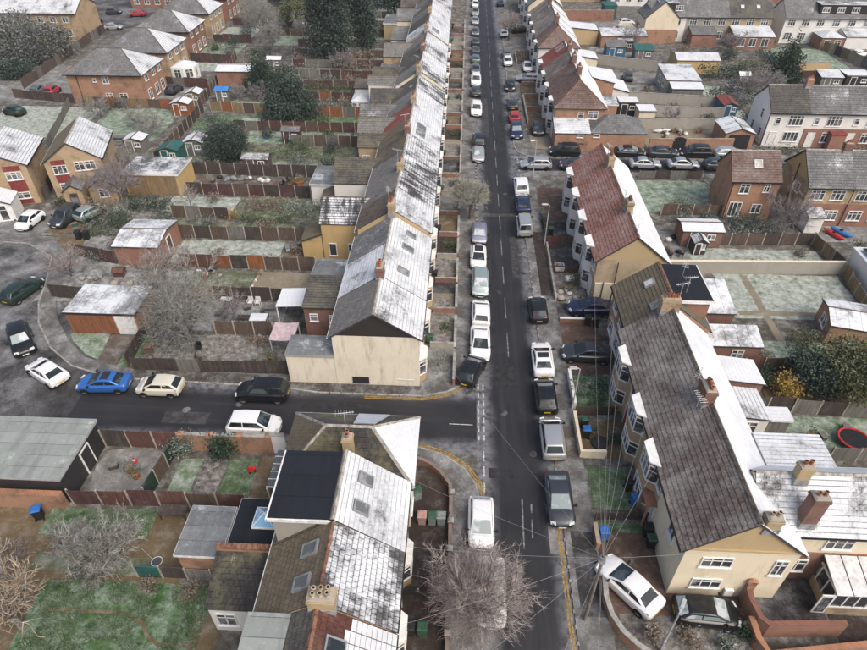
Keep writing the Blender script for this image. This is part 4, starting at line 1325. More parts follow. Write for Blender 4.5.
def shed(label, x0, x1, y0, y1, h, wall, roof, kind='gable', axis='x', rise=.5, rz=0, group=None, doorside='s', win=True, dm=None, name='garden_shed', cat='shed', **kw):
    root = outbuilding(name, label, cat, x0, x1, y0, y1, h, wall, roof, kind, group, 0, axis=axis, rise=rise, fascia=kw.pop('fascia', 'wood_grey'), **kw)
    xm, ym = (x0 + x1) / 2, (y0 + y1) / 2
    dw = min(.85, (x1 - x0) * .4); dh = min(1.85, h - .12)
    if doorside == 's': door(root, xm - (x1 - x0) * .2, y0, .02, -90, dw, dh, dm or wall)
    elif doorside == 'w': door(root, x0, ym, .02, 180, min(.85, (y1 - y0) * .4), dh, dm or wall)
    elif doorside == 'e': door(root, x1, ym, .02, 0, min(.85, (y1 - y0) * .4), dh, dm or wall)
    if win and doorside == 's': window(root, xm + (x1 - x0) * .22, y0, h * .5, -90, min(.9, (x1 - x0) * .3), .6, 1, False, 'upvc')
    if rz: root.rotation_euler = (0, 0, radians(rz))
    return root

def heap(name, label, cat, x, y, items, seed, mats):
    """loose lumps lying together (rubble, bags) as one pile"""
    rr = random.Random(seed); root = thing(name, label, cat, (x, y, 0.02), 0)
    for k in range(items):
        s = rr.uniform(.15, .4); m = MB()
        bm = bmesh.new(); bmesh.ops.create_icosphere(bm, subdivisions=2, radius=s)
        for v in bm.verts: v.co = v.co * (1 + .3 * noise.noise(v.co * 4 + Vector((k, seed, 0)))); v.co.z *= .7
        bm.verts.index_update()
        px, py = rr.gauss(0, .7), rr.gauss(0, .35); pz = s * .6
        m.v = [(v.co.x + px, v.co.y + py, max(0, v.co.z + pz)) for v in bm.verts]; m.f = [tuple(v.index for v in f.verts) for f in bm.faces]; m.m = [0] * len(m.f); bm.free()
        part(root, 'bag' if 'bag' in label else 'lump', m, rr.choice(mats), 60, local=True)
    return root
# ------------------------------------------------------------------ the setting
mb = MB(); mb.face([(-420, -60, 0), (420, -60, 0), (420, 700, 0), (-420, 700, 0)]); structure('ground', mb, 'soil')
mb = MB(); mb.face([(1.8, -30, .008), (9.2, -30, .008), (9.2, 420, .008), (1.8, 420, .008)]); structure('road', mb, 'asphalt')
mb = MB(); mb.face([(-30, 28.9, .005), (2.2, 29.2, .005), (2.2, 40, .005), (-30, 37, .005)]); structure('side_road', mb, 'asphalt_side')
sheet('side_road', [(-29.9, 28.9), (-29.9, 37), (-33, 40), (-40, 48), (-44, 57), (-54, 57.6), (-75, 57.6), (-75, 24), (-40, 26)], .004, 'cul_asphalt')
mb = MB(); mb.face([(7.2, 75.5, .004), (95, 76.2, .004), (95, 83.4, .004), (7.2, 83, .004)]); structure('side_road', mb, 'asphalt_side_far')

K1 = [(-53, 56.5), (-47, 56), (-43, 53.5), (-41.2, 49), (-40, 45.5), (-38.4, 42.6), (-35.5, 39.3), (-32.5, 37.1), (-30, 36.3), (-27, 35.8), (-18, 35.55), (-13.5, 35.3), (-11, 34.95), (-2.5, 34.95), (-.6, 35.5), (.9, 36.6), (1.7, 38.2), (2, 40), (2, 320)]
B1 = [(0, 320), (0, 38.6), (-1.2, 37.2), (-2.75, 36.0), (-13.6, 36.02), (-13.6, 36.7), (-27.5, 36.9), (-30, 37.6), (-32, 38.3), (-34.3, 40.2), (-37, 43.3), (-38.6, 46), (-39.8, 49.5), (-41.5, 54), (-45, 57.5), (-53, 58)]
iA = K1.index((-27, 35.8)); iB = K1.index((-2.5, 34.95))
pavement('pavement', K1[:iA + 1] + [(-27, 36.88)] + B1[7:], 'pavement', K1[:iA + 1])
pavement('pavement', K1[iA:iB + 1] + [(-2.75, 36.0)] + B1[4:6] + [(-27, 36.88)], 'pavement_dark', K1[iA:iB + 1])
pavement('pavement', K1[iB:] + B1[:4], 'pavement', K1[iB:])
K2 = [(-60, 26.4), (-31, 29.35), (-13, 29.55), (-5, 29.85), (-2.5, 29.7), (-.5, 29.0), (.9, 27.9), (1.7, 26.6), (2, 25), (2, -15)]
pavement('pavement', K2 + [(.1, -15), (.1, 25.9), (-.8, 27.3), (-2.0, 28.2), (-2.4, 28.95), (-13, 28.95), (-31, 28.9), (-60, 25.6)], 'pavement', K2)
K3 = [(7.4, -15), (7.4, 74.0), (7.9, 75.6), (9.2, 76.5), (11, 76.7), (95, 77.5)]
pavement('pavement', K3 + [(95, 76.4), (12, 75.6), (10.5, 75), (9.45, 72), (9.45, -15)], 'pavement', K3)
K4 = [(95, 81.6), (11, 81.2), (9, 81.6), (7.9, 82.6), (7.45, 84.5), (7.7, 110), (8, 130), (8.3, 175), (8.8, 320)]
pavement('pavement', K4 + [(10.8, 320), (10.4, 175), (10, 130), (9.7, 110), (9.5, 86), (10.5, 83.6), (12.3, 83.2), (95, 83.4)], 'pavement', K4)
# painted lines
cornerN = [(-7.2, 34.95), (-2.5, 34.95), (-.6, 35.5), (.9, 36.6), (1.7, 38.2), (2, 40)]
cornerS = [(-5, 29.85), (-2.5, 29.7), (-.5, 29.0), (.9, 27.9), (1.7, 26.6), (2, 25)]
for o_ in (-.22, -.4): ribbon('yellow_line', cornerN, .11, .014, 'yellow_paint', None, o_)
for o_ in (.22, .4): ribbon('yellow_line', cornerS, .11, .014, 'yellow_paint', None, o_)
kr = [(7.4, 23.4), (7.4, 17.0), (7.4, 10)]
for o_ in (-.2, -.38): ribbon('yellow_line', kr, .1, .014, 'yellow_paint', None, o_)
ribbon('lane_marking', [(1.95, 36.5), (1.95, 30.6)], .12, .014, 'white_paint', (.6, .3)); ribbon('lane_marking', [(2.35, 36.5), (2.35, 30.6)], .12, .014, 'white_paint', (.6, .3))
ribbon('lane_marking', [(2.3, 29.6), (2.3, 25.0)], .1, .014, 'white_paint', (.9, .5))
ribbon('lane_marking', [(-5.5, 32.2), (1.5, 32.1)], .08, .012, 'white_paint', (2.0, 3.2))
ribbon('lane_marking', [(4.75, 21.8), (4.85, 25.6)], .1, .014, 'worn_paint'); ribbon('lane_marking', [(5.35, 22.6), (5.45, 25.2)], .1, .014, 'worn_paint', (1.4, .5))
ribbon('lane_marking', [(4.6, 40), (4.7, 72), (4.9, 120), (5.3, 260)], .09, .014, 'worn_paint', (3.2, 2.2))
ribbon('lane_marking', [(7.7, 76.7), (7.7, 81.3)], .12, .014, 'white_paint', (.5, .35))
# patches of road repair
mb = MB(); mb.face([(6.4, 21.6, .012), (7.32, 21.6, .012), (7.32, 25.1, .012), (6.4, 25.1, .012)]); structure('road_patch', mb, 'concrete_yard')
mb = MB(); mb.face([(2.4, 64.5, .012), (7.3, 64.5, .012), (7.3, 65.2, .012), (2.4, 65.2, .012)]); structure('road_patch', mb, 'old_asphalt')
mb = MB(); mb.face([(7.8, 17.6, .104), (9.3, 17.6, .104), (9.3, 23.2, .104), (7.8, 23.2, .104)]); structure('footway_patch', mb, 'slab_dark')
mb = MB(); mb.face([(7.9, 29.2, .104), (9.4, 29.2, .104), (9.4, 32.2, .104), (7.9, 32.2, .104)]); structure('footway_patch', mb, 'paver_brown')
mb = MB(); mb.face([(8.2, 49, .104), (9.35, 49, .104), (9.35, 61, .104), (8.2, 61, .104)]); structure('footway_patch', mb, 'paver_dark')
def manhole(x, y, z=.012, r=.32):
    m = MB(); m.cyl((x, y), r, z - .05, z + .006, 16); structure('manhole_cover', m, 'slab_dark')
for k, (x0, x1, y0, y1, mt) in enumerate(((3.0, 3.5, 43, 58, 'tar_patch'), (5.6, 6.3, 52, 60, 'tar_worn'), (2.6, 4.4, 27.2, 28.1, 'tar_patch'), (3.4, 5.2, 36.2, 38.8, 'tar_patch'), (5.5, 6.2, 84, 110, 'tar_patch'), (-12, -6.5, 33.2, 33.9, 'tar_patch'), (-22.5, -19, 31.2, 32.4, 'tar_worn'), (3.2, 4.0, 88, 104, 'tar_worn'))):
    m = MB(); m.face([(x0, y0, .0122), (x1, y0, .0122), (x1, y1, .0122), (x0, y1, .0122)]); structure('road_patch', m, mt)
for x, y in ((4.1, 49.5), (5.6, 70.2), (3.4, 92), (5.9, 29.5), (-9.5, 31.8), (-17, 33.4), (4.4, 20.2)): manhole(x, y, .0135, .28)
manhole(-3.8, 35.6, .108, .3); manhole(3.9, 33.5); manhole(-21, 32.6); manhole(8.6, 20.6, .116, .22)

# ------------------------------------------------------------------ long terrace west of the street
XF, XR = -2.85, 6.75
def lx(y): return XF - max(0, y - 60) * .0045
TER = [  # y0, y1, front roof, rear roof, step up, wall, label
    (36.1, 41.0, 'roof_frost', 'roof_grey', 0, 'render_gable', 'end terrace house with big stained cream blank gable wall on the corner'),
    (41.0, 46.0, 'roof_snow', 'roof_frost', .05, 'render_tan', 'terrace house with frosted back slope and single front skylight, second from the cream gable'),
    (46.0, 50.9, 'roof_snow', 'roof_slate_grey', .05, 'render_tan', 'terrace house with plain grey back slope and a pair of front skylights'),
    (50.9, 55.3, 'roof_snow', 'roof_brown', .6, 'render_tan', 'raised terrace house with tan strip of gable and yellow rear wing'),
    (55.3, 59.8, 'roof_streak', 'roof_grey', .55, 'render_cream', 'terrace house whose front roof is dark above and snowy below, beside yellow-winged house'),
    (59.8, 64.6, 'roof_streak', 'roof_grey', .5, 'render_white', 'terrace house with white rendered rear wing under dark tiles'),
    (64.6, 69.6, 'roof_half', 'roof_brown', .5, 'brick_buff', 'terrace house with half-thawed front roof and blue-grey flat rear extension'),
    (69.6, 74.6, 'roof_snow', 'roof_olive', .5, 'brick_buff', 'terrace house with mossy olive back slope and wide front roof windows'),
    (74.6, 79.8, 'roof_snow', 'roof_red', .4, 'render_white', 'terrace house with bright red tiled back slope'),
    (79.8, 85.2, 'roof_snow', 'roof_grey', .4, 'brick_buff', 'terrace house with grey back slope just north of the red tiled one'),
    (85.2, 90.9, 'roof_streak', 'roof_dark', .4, 'render_cream', 'terrace house with streaky front roof below the pale stepped gable'),
    (90.9, 96.0, 'roof_half', 'roof_grey', .9, 'render_white', 'terrace house stepped up with pale gable strip and white conservatory behind'),
    (96.0, 101.3, 'roof_snow', 'roof_dark', .9, 'brick_buff', None), (101.3, 106.8, 'roof_half', 'roof_dark', .85, 'brick_red', None),
    (106.8, 112.3, 'roof_snow', 'roof_grey', .85, 'render_cream', None), (112.3, 118.3, 'roof_snow', 'roof_frost', 1.1, 'brick_buff', None),
    (118.3, 124.6, 'roof_frost', 'roof_dark', 1.1, 'render_white', None), (124.6, 130.2, 'roof_snow', 'roof_grey', 1.1, 'brick_buff', None),
    (130.2, 136, 'roof_snow', 'roof_dark', 1.1, 'render_cream', None), (136, 142, 'roof_half', 'roof_grey', 1.0, 'brick_buff', None),
    (142, 148, 'roof_snow', 'roof_brown', 1.0, 'render_white', None), (148, 154, 'roof_snow', 'roof_grey', 1.0, 'brick_red', None),
    (154, 160, 'roof_half', 'roof_dark', 1.0, 'render_cream', None), (160, 166, 'roof_snow', 'roof_grey', 1.0, 'brick_buff', None),
    (166, 172, 'roof_snow', 'roof_brown', 1.0, 'render_white', None), (172, 178, 'roof_snow', 'roof_grey', 1.0, 'brick_buff', None), (178, 184, 'roof_half', 'roof_grey', 1.0, 'render_cream', None),
    (184, 190, 'roof_snow', 'roof_dark', 1.0, 'brick_buff', None)]
LT = []
for i, (y0, y1, rf, rb, st, wl, lab) in enumerate(TER):
    x = lx(y0); far = y0 > 95
    gab0 = 'gable' if i == 0 else 'party'; gab1 = 'gable' if i == len(TER) - 1 else 'party'
    g0 = 'tile_hung' if i == 0 else ('render_tan' if i == 3 else 'render_cream' if i == 11 else None)
    WD = {'roof_snow': 'white', 'roof_half': 'half-thawed', 'roof_frost': 'greyish', 'roof_streak': 'streaky', 'roof_grey': 'grey', 'roof_dark': 'dark', 'roof_brown': 'brown', 'brick_buff': 'buff brick', 'brick_red': 'red brick', 'render_white': 'white rendered', 'render_cream': 'cream rendered'}
    h = house('terrace_house', lab or 'far %s terrace house with %s front roof and %s back slope' % (WD[wl], WD[rf], WD[rb]), (x, y0), 0, y1 - y0, 6.75, 5.2 + st, 7.45 + st, wl, rf, rb, gab0, gab1, .3,
              'houses of the long terrace' if True else None, steps=not far, gable0=g0, ridgem='ridge_pale' if i < 12 else 'ridge_dark')
    LT.append(h)
    ym = (y0 + y1) / 2
    z = st
    window(h, x, ym + 1.2, 3.4 + z, 0, 1.0, 1.3, 1); window(h, x, ym - 1.1, 3.4 + z, 0, 1.5, 1.3, 2)
    if y0 < 130:
        bay(h, x, ym - 1.0, 0, 2.0, .5, 2.4, wl if i else 'brick_buff', 1); door(h, x, ym + 1.6, .05, 0, .9, 2.05, ('door_white', 'door_red', 'door_green', 'door_blue')[i % 4])
    window(h, x - 6.75, ym + .9, 3.5 + z, 180, 1.1, 1.2, 1)
    if i % 2 == 1:
        yy = y0 if i != 1 else y0 + .2
        chimney(h, x - 3.4, yy + .05, 6.9 + z, 8.35 + z, .62, 1.15, 4 if y0 < 100 else 3, ('brick_buff', 'brick_dark', 'brick_yellow')[i % 3], 'pot' if i % 4 else 'pot_pale')
        if y0 < 100: aerial(h, x - 3.7, yy + .45, 8.2 + z, 30 + i * 25)
tn = (sin(radians(33.5)), 0, cos(radians(33.5))); tu = (-cos(radians(33.5)), 0, sin(radians(33.5)))
def roofz(xx, x, e, r=2.25): return e + (x - xx) / 3.375 * r
skylight(LT[1], (-4.6, 43.2, roofz(-4.6, XF, 5.25) + .05), tn, tu, .8, 1.1); skylight(LT[2], (-4.5, 46.9, roofz(-4.5, XF, 5.25) + .05), tn, tu, .8, 1.2); skylight(LT[2], (-4.4, 49.3, roofz(-4.4, XF, 5.25) + .05), tn, tu, .7, 1.0)
skylight(LT[7], (-4.9, 71.2, roofz(-4.9, lx(69.6), 5.7) + .05), tn, tu, 1.5, 1.2); skylight(LT[7], (-4.9, 73.1, roofz(-4.9, lx(69.6), 5.7) + .05), tn, tu, 1.5, 1.2)
skylight(LT[15], (-5.1, 115.2, roofz(-5.1, lx(112.3), 6.3) + .05), tn, tu, 1.6, 1.3)
# gable wall details on the corner
g = LT[0]
block(g, -13.5, -9.62, 36.12, 38.5, 2.9, 'render_gable', 'felt_grey', 'end_wing', over=.04, fascia='render_grey')
mb = MB(); mb.box(-8.3, -6.95, 36.04, 36.1, .15, .85); part(g, 'vent_hatch', mb, 'upvc_black')
mb = MB(); mb.box(-4.6, -3.3, 36.06, 36.1, .62, .74); part(g, 'street_sign', mb, 'plate_white')
window(g, XF, 37.9, 2.9, 0, .9, 1.0, 1)
# rear wings
w, _ = block(LT[1], -13.0, -9.63, 41.1, 44.9, 4.0, 'brick_dark', 'roof_dark', 'rear_wing', 'mono_s', .6, steps=True)
window(LT[1], -12.2, 41.1, 2.5, -90, .7, .8, 0); window(LT[1], -10.5, 41.1, 2.4, -90, .8, .8, 1)
block(LT[2], -13.8, -9.63, 47.6, 50.8, 2.3, 'render_grey', 'felt_grey', 'rear_extension')
block(LT[4], -14.0, -7.8, 54.4, 59.3, 4.4, 'render_yellow', 'roof_streak', 'rear_wing', 'gable', 1.7, steps=True, rm2='roof_dark')
block(LT[4], -16.2, -14.1, 54.4, 57.2, 2.3, 'render_yellow', 'roof_brown', 'rear_lean_to', 'mono_w', .9)
window(LT[4], -13.0, 54.4, .6, -90, .8, 1.5, 0, False); window(LT[4], -11.0, 54.4, .6, -90, .8, 1.5, 0, False)
block(LT[6], -14.2, -7.8, 63.4, 69.0, 4.4, 'render_white', 'roof_dark', 'rear_wing', 'gable', 1.7, steps=True)
block(LT[6], -17.6, -14.35, 66.2, 71.0, 2.7, 'render_white', 'felt_grey', 'rear_extension')
block(LT[6], -15.9, -14.25, 63.6, 66.0, 2.2, 'brick_orange', 'roof_brown', 'rear_lean_to', 'mono_w', .7)
for k, x0, y0, y1, hh, ri, wl, rf in ((7, -12.6, 72.0, 74.5, 4.6, .8, 'brick_buff', 'roof_dark'), (8, -13.2, 76.2, 79.6, 4.7, 1.0, 'brick_buff', 'roof_grey'), (9, -13.7, 81.0, 85.1, 4.4, 1.1, 'brick_orange', 'roof_slate_grey'), (10, -13.0, 86.6, 90.6, 4.6, 1.1, 'render_tan', 'roof_dark'), (11, -14.2, 94.2, 95.9, 4.9, .6, 'render_white', 'roof_grey'), (12, -13.8, 96.1, 100.0, 4.6, 1.2, 'render_white', 'roof_dark'),
                                    (14, -13.4, 108.0, 111.8, 5.0, 1.2, 'brick_buff', 'roof_grey'), (18, -13.4, 131.6, 135.6, 5.0, 1.3, 'render_cream', 'roof_slate_grey'), (20, -13.6, 143.4, 147.6, 5.0, 1.2, 'render_white', 'roof_dark')):
    block(LT[k], x0, -7.6, y0, y1, hh + .35, wl, rf, 'rear_wing', 'gable', ri + .45, steps=y0 < 95); window(LT[k], x0 + .9, y0, hh - 1.7, -90, .9, 1.0, 1)
window(LT[11], -11.4, 94.2, .5, -90, 1.0, 1.4, 1)
block(LT[13], -13.7, -9.85, 102, 107.5, 3.4, 'render_grey', 'roof_slate_grey', 'rear_wing', 'mono_s', .9); window(LT[13], -12.9, 102, 1.2, -90, 1.2, 1.2, 1); window(LT[13], -11.2, 102, 1.2, -90, 1.2, 1.2, 1)
block(LT[15], -12.0, -9.9, 114, 118.1, 4.9, 'brick_dark', 'felt_grey', 'rear_dormer'); block(LT[16], -14.0, -12.1, 114, 121, 3.0, 'render_grey', 'roof_dark', 'rear_wing', 'mono_s', .9)
block(LT[17], -13.9, -9.95, 124.8, 131, 3.6, 'render_white', 'roof_slate_grey', 'rear_wing', 'mono_s', .9)
block(LT[19], -17, -10.0, 139, 147, 3.0, 'render_tan', 'felt_grey', 'rear_wing'); block(LT[21], -13, -10.0, 148.5, 153, 4.2, 'render_white', 'felt_frost', 'rear_dormer')
block(LT[23], -14, -10.0, 160.5, 165, 3.2, 'brick_buff', 'felt_frost', 'rear_wing'); block(LT[25], -14.5, -10.1, 172.5, 177, 3.4, 'render_white', 'roof_frost', 'rear_wing', 'mono_s', .9)
# ------------------------------------------------------------------ block south of the side road, west of the street
# corner house, hipped to the side road
h = house('corner_house', 'mossy dark hipped corner house with small cream chimney beside the side road', (-10.35, 23.05), -90, 7.75, 5.1, 4.9, 6.8, 'render_cream', 'roof_black', 'roof_dark', 'hip', 'hip', .35, None, hipm=('roof_olive', 'roof_white'), ridgem='ridge_pale')
mb = MB(); slope(mb, (-4.3, 28.5, 4.75), (-6.4, 28.5, 4.75), (-6.2, 25.75, 6.87), (-4.9, 25.75, 6.87), False, base=.02); part(h, 'lying_snow', mb, ['roof_white', 'roof_white'])
chimney(h, -6.3, 24.2, 5.4, 7.5, .6, .6, 2, 'brick_yellow', 'pot'); aerial(h, -6.6, 25.3, 6.6, 10, 1.7)
for yy in (24.4, 26.6): window(h, -2.6, yy, 3.2, 0, 1.4, 1.3, 2)
door(h, -2.6, 25.5, .05, 0); window(h, -2.6, 24.1, .8, 0, 1.4, 1.4, 2); window(h, -5.0, 28.15, 3.0, 90, 1.2, 1.2, 1); window(h, -8.4, 28.15, .9, 90, 1.2, 1.2, 1)
block(h, -11.1, -10.4, 23.4, 27.9, 2.9, 'render_grey', 'felt_frost', 'rear_lean_to', 'mono_w', .9)
# lean-to glazed roof on the corner house
mb = MB(); 
for k in range(5): mb.box(-12.0, -11.0, 24.1 + k * .62, 24.68 + k * .62, 2.3, 2.34)
gl = part(h, 'lean_to_roof', mb, 'glass_pale')
mb = MB()
for k in range(6): mb.box(-12.05, -10.95, 24.05 + k * .62, 24.1 + k * .62, 2.26, 2.37)
for yy in (24.1, 25.6, 27.1): mb.box(-12.05, -11.97, yy - .04, yy + .04, -.05, 2.26)
mb.box(-12.05, -11.97, 24.0, 27.2, 2.1, 2.2); part(h, 'lean_to_frame', mb, 'upvc')
# terrace with the black dormer
h2 = house('terrace_house', 'terrace house with big black flat dormer and two roof windows in its snowy front', (-2.75, 18.35), 0, 4.62, 6.75, 5.1, 7.75, 'brick_buff', 'roof_snow', 'roof_brown', 'party', 'party', .3, ridgem='ridge_pale')
mb = MB(); mb.box(-9.45, -6.2, 18.5, 22.75, 5.0, 7.55); d = part(h2, 'dormer', mb, 'render_grey')
mb = MB(); slope(mb, (-9.62, 18.38, 7.56), (-6.0, 18.38, 7.6), (-6.0, 22.9, 7.6), (-9.62, 22.9, 7.56), False, base=.02); part(h2, 'dormer_roof', mb, ['felt_black', 'fascia_white'])
mb = MB(); mb.box(-9.66, -6.0, 18.3, 18.37, 7.36, 7.6); mb.box(-9.72, -9.63, 18.3, 22.9, 7.36, 7.58); part(h2, 'dormer_fascia', mb, 'fascia_white')
window(h2, -9.45, 20.6, 5.6, 180, 1.8, 1.1, 2)
an = math.atan(2.65 / 3.375)
tn2 = (sin(an), 0, cos(an)); tu2 = (-cos(an), 0, sin(an)); tb2 = (-sin(an), 0, cos(an)); tub2 = (cos(an), 0, sin(an))
rz2 = lambda xx, xf=-2.75: 5.1 + (xf - xx) / 3.375 * 2.65
skylight(h2, (-4.9, 21.6, rz2(-4.9) + .05), tn2, tu2, .75, 1.0); skylight(h2, (-4.9, 19.7, rz2(-4.9) + .05), tn2, tu2, .75, 1.0)
window(h2, -2.75, 20.0, 3.3, 0, 1.4, 1.3, 2); door(h2, -2.75, 21.7, .05, 0, .9, 2.05, 'door_blue'); bay(h2, -2.75, 19.8, 0, 2.0, .5, 2.4, 'brick_buff', 1)
h3 = house('terrace_house', 'terrace house with brown back slope, two rear skylights and melting front snow', (-2.75, 14.0), 0, 4.33, 6.75, 5.1, 7.6, 'brick_buff', 'roof_half', 'roof_olive', 'party', 'party', .3, ridgem='ridge_terracotta')
an3 = math.atan(2.5 / 3.375); tb3 = (-sin(an3), 0, cos(an3)); tub3 = (cos(an3), 0, sin(an3))
rz3 = lambda xx: 5.1 + (xx + 9.5) / 3.375 * 2.5
skylight(h3, (-7.15, 17.1, rz3(-7.15) + .05), tb3, tub3, .8, 1.1); skylight(h3, (-7.2, 15.3, rz3(-7.2) + .05), tb3, tub3, .8, 1.1)
chimney(h3, -5.9, 14.15, 6.8, 8.15, 1.25, .75, 6, 'brick_yellow', 'pot_pale', 2)
window(h3, -2.75, 16.0, 3.3, 0, 1.4, 1.3, 2); door(h3, -2.75, 17.2, .05, 0, .9, 2.05, 'door_red'); bay(h3, -2.75, 15.4, 0, 2.0, .5, 2.4, 'brick_buff', 1)
h4 = house('terrace_house', 'terrace house with maroon tiles, half-melted snow and grey flat dormer', (-2.75, 8.6), 0, 5.38, 6.75, 5.0, 7.4, 'brick_red', 'roof_maroon', 'roof_dark', 'party', 'party', .3, ridgem='ridge_terracotta')
mb = MB(); mb.box(-9.4, -6.4, 9.2, 13.85, 4.9, 6.35); part(h4, 'dormer', mb, 'render_grey')
mb = MB(); slope(mb, (-9.6, 9.0, 6.36), (-7.35, 9.0, 6.36), (-7.35, 13.97, 6.42), (-9.6, 13.97, 6.42), False, base=.03); part(h4, 'dormer_roof', mb, ['felt_moss', 'felt_black'])
mb = MB(); slope(mb, (-7.34, 9.0, 6.38), (-6.3, 9.0, 6.45), (-6.3, 13.97, 6.5), (-7.34, 13.97, 6.44), False, base=.03); part(h4, 'dormer_roof', mb, ['felt_black', 'felt_black'])
rz4 = lambda xx: 5.0 + (-2.75 - xx) / 3.375 * 2.4
an4 = math.atan(2.4 / 3.375); skylight(h4, (-5.1, 12.3, rz4(-5.1) + .05), (sin(an4), 0, cos(an4)), (-cos(an4), 0, sin(an4)), 1.0, 1.1, 'car_glass')
# snow still lying on the lower front of the maroon roof
mb = MB(); rr = random.Random(4); n_ = 15
for k in range(n_):
    t0 = .06 + k * .052
    a_ = Vector((-2.45, 8.7, 5.0 - .21)); 
    xx = -2.45 - (k * .235) ; zz = 5.0 - .21 + k * .235 * 2.4 / 3.375 + .055
    segs = 7
    for s in range(9):
        y0 = 8.65 + s * .59; 
        lim = 9.2 + 1.8 * noise.noise(Vector((s * .45, 2.1, 0))) + rr.uniform(-.6, .6)
        if k < lim: mb.face([(xx + .02, y0, zz - .008), (xx + .02, y0 + .55, zz - .008), (xx - .2, y0 + .55, zz + .13), (xx - .2, y0, zz + .13)], 0, [(y0, k * .3), (y0 + .55, k * .3), (y0 + .55, k * .3 + .28), (y0, k * .3 + .28)])
part(h4, 'lying_snow', mb, 'roof_white')
window(h4, -2.75, 12.0, 3.2, 0, 1.4, 1.3, 2); door(h4, -2.75, 13.0, .05, 0, .9, 2.05)
h5 = house('terrace_house', 'terrace house south of the maroon roofed one', (-2.75, 3.2), 0, 5.38, 6.75, 5.0, 7.4, 'brick_buff', 'roof_snow', 'roof_dark', 'party', 'gable', .3)
h5.rotation_euler = (0, 0, 0)
# rear wing with parapet of orange bricks and blue lantern
block(h2, -13.0, -9.6, 19.35, 22.6, 2.85, 'brick_red', 'felt_black', 'rear_extension', over=.08)
mb = MB(); mb.frustum((-11.2, 21.3), 1.5, 1.5, 1.4, 1.4, 2.95, 3.1); lf = part(h2, 'roof_lantern', mb, 'upvc')
mb = MB(); c_ = (-11.2, 21.3, 3.65)
q = [(-11.9, 20.6, 3.11), (-10.5, 20.6, 3.11), (-10.5, 22.0, 3.11), (-11.9, 22.0, 3.11)]
for k in range(4): mb.face([q[k], q[(k + 1) % 4], c_])
part(lf, 'pane', mb, 'glass_blue')
mb = MB()
for p in q: mb.tube([p, c_], .035, 4)
for k in range(4): mb.tube([q[k], q[(k + 1) % 4]], .035, 4)
part(lf, 'glazing_bar', mb, 'upvc')
block(h3, -13.15, -9.62, 15.9, 18.6, 2.6, 'render_white', 'roof_black', 'rear_wing', 'mono_s', 1.1, steps=True)
mb = MB(); mb.box(-13.25, -9.65, 18.66, 18.95, 2.4, 3.95); par = part(h3, 'parapet', mb, 'brick_orange')
for k in range(12):
    mb = MB(); mb.box(-13.28 + k * .302, -13.0 + k * .302, 18.62, 18.99, 3.952, 4.03 + .012 * (k % 2)); part(par, 'coping_brick', mb, 'ridge_terracotta')
block(h2, -12.6, -9.62, 19.0, 19.33, 3.2, 'render_grey', 'felt_frost', 'valley_roof', 'mono_s', .2, over=.02)
h3b = window(h3, -12.3, 15.9, .7, -90, 1.1, 1.3, 1)
# outbuilding with grey roof and orange wall
g = outbuilding('garage', 'flat roofed outbuilding with frosted grey felt and orange brick wall', 'garage', -16.0, -13.45, 18.95, 22.1, 2.55, 'brick_orange', 'felt_grey', 'flat')
door(g, -16.0, 20.6, .02, 180, 1.0, 2.0, 'wood_brown')
# black garage on the west edge
g = outbuilding('garage', 'wide black sided garage with pale mossy felt roof', 'garage', -33.5, -25.7, 23.9, 28.9, 2.5, 'upvc_black', 'felt_moss', 'flat', fascia='metal_pale')
door(g, -25.7, 26.8, .02, 0, 1.0, 2.0, 'upvc_black')
mb = MB(); mb.box(-33.6, -25.8, 23.3, 23.72, -.05, 1.5); part(g, 'plinth', mb, 'brick_orange')
# boundaries and gardens
fence('red boarded fence with pale posts between black garage and clipped bush', (-25.6, 28.75), (-19.9, 28.75), 1.75, ('wood_red',), 'board', 'rail_pale', pw=1.95)
wall_line('orange brick garden wall along the side road behind the white car', [(-19.6, 28.75), (-13.2, 28.82)], 1.7, .24, 'brick_orange', .07, piers=4)
wall_line('short white rendered wall by the brick garden wall', [(-13.1, 28.8), (-12.1, 28.82)], 1.9, .24, 'render_white', .06)
fence('dark red panel fence with pale posts south of the lawn strips', (-25.5, 23.75), (-13.6, 23.95), 1.6, ('wood_red', 'wood_maroon'), 'board', 'rail_pale')
fence('green mesh fence beside the concrete yard', (-20.1, 28.5), (-20.6, 24.2), 1.5, ('wood_green',), 'lap', 'rail_pale', pw=1.4)
fence('low sagging fence with teal panel beside the orange outbuilding', (-19.0, 18.85), (-14.3, 18.8), 1.25, ('teal_wood', 'wood_dark', 'wood_grey'), 'lap', 'rail_pale', seed=-1, pw=1.55)
rect('yard', -25.4, -20.7, 24.2, 28.5, 'concrete_yard', jag=.15)
rect('vegetable_bed', -17.9, -16.2, 24.7, 28.0, 'litter', jag=.08); rect('lawn', -16.1, -13.9, 24.8, 28.0, 'lawn_green', jag=.08); rect('lawn', -19.6, -18.0, 24.7, 27.9, 'lawn_frost', jag=.08)
rect('path', -13.8, -12.2, 24.4, 28.4, 'dirt_tan', jag=.06)
for k in range(6):
    mb = MB(); yy = 24.9 + k * .52
    for s in range(3): mb.frustum((-17.0, yy), 1.5 - s * .1, .34 - s * .09, 1.4 - s * .1, .24 - s * .08, .02 + s * .05, .07 + s * .05)
    o = structure('soil_ridge', mb, 'litter')
rect('ground_patch', -35, -16.3, 14, 23.5, 'dirt_tan', .005, .2)
rect('lawn', -26.7, -19.5, 21.4, 23.5, 'lawn_deep', jag=.12); rect('path', -27, -16.2, 20.3, 21.35, 'dirt_tan', jag=.1)
rect('lawn', -26, -18.6, 18.9, 20.2, 'lawn_dull', jag=.2)
rect('lawn', -24.6, -14.0, 11.5, 18.5, 'lawn_deep', jag=.15); 
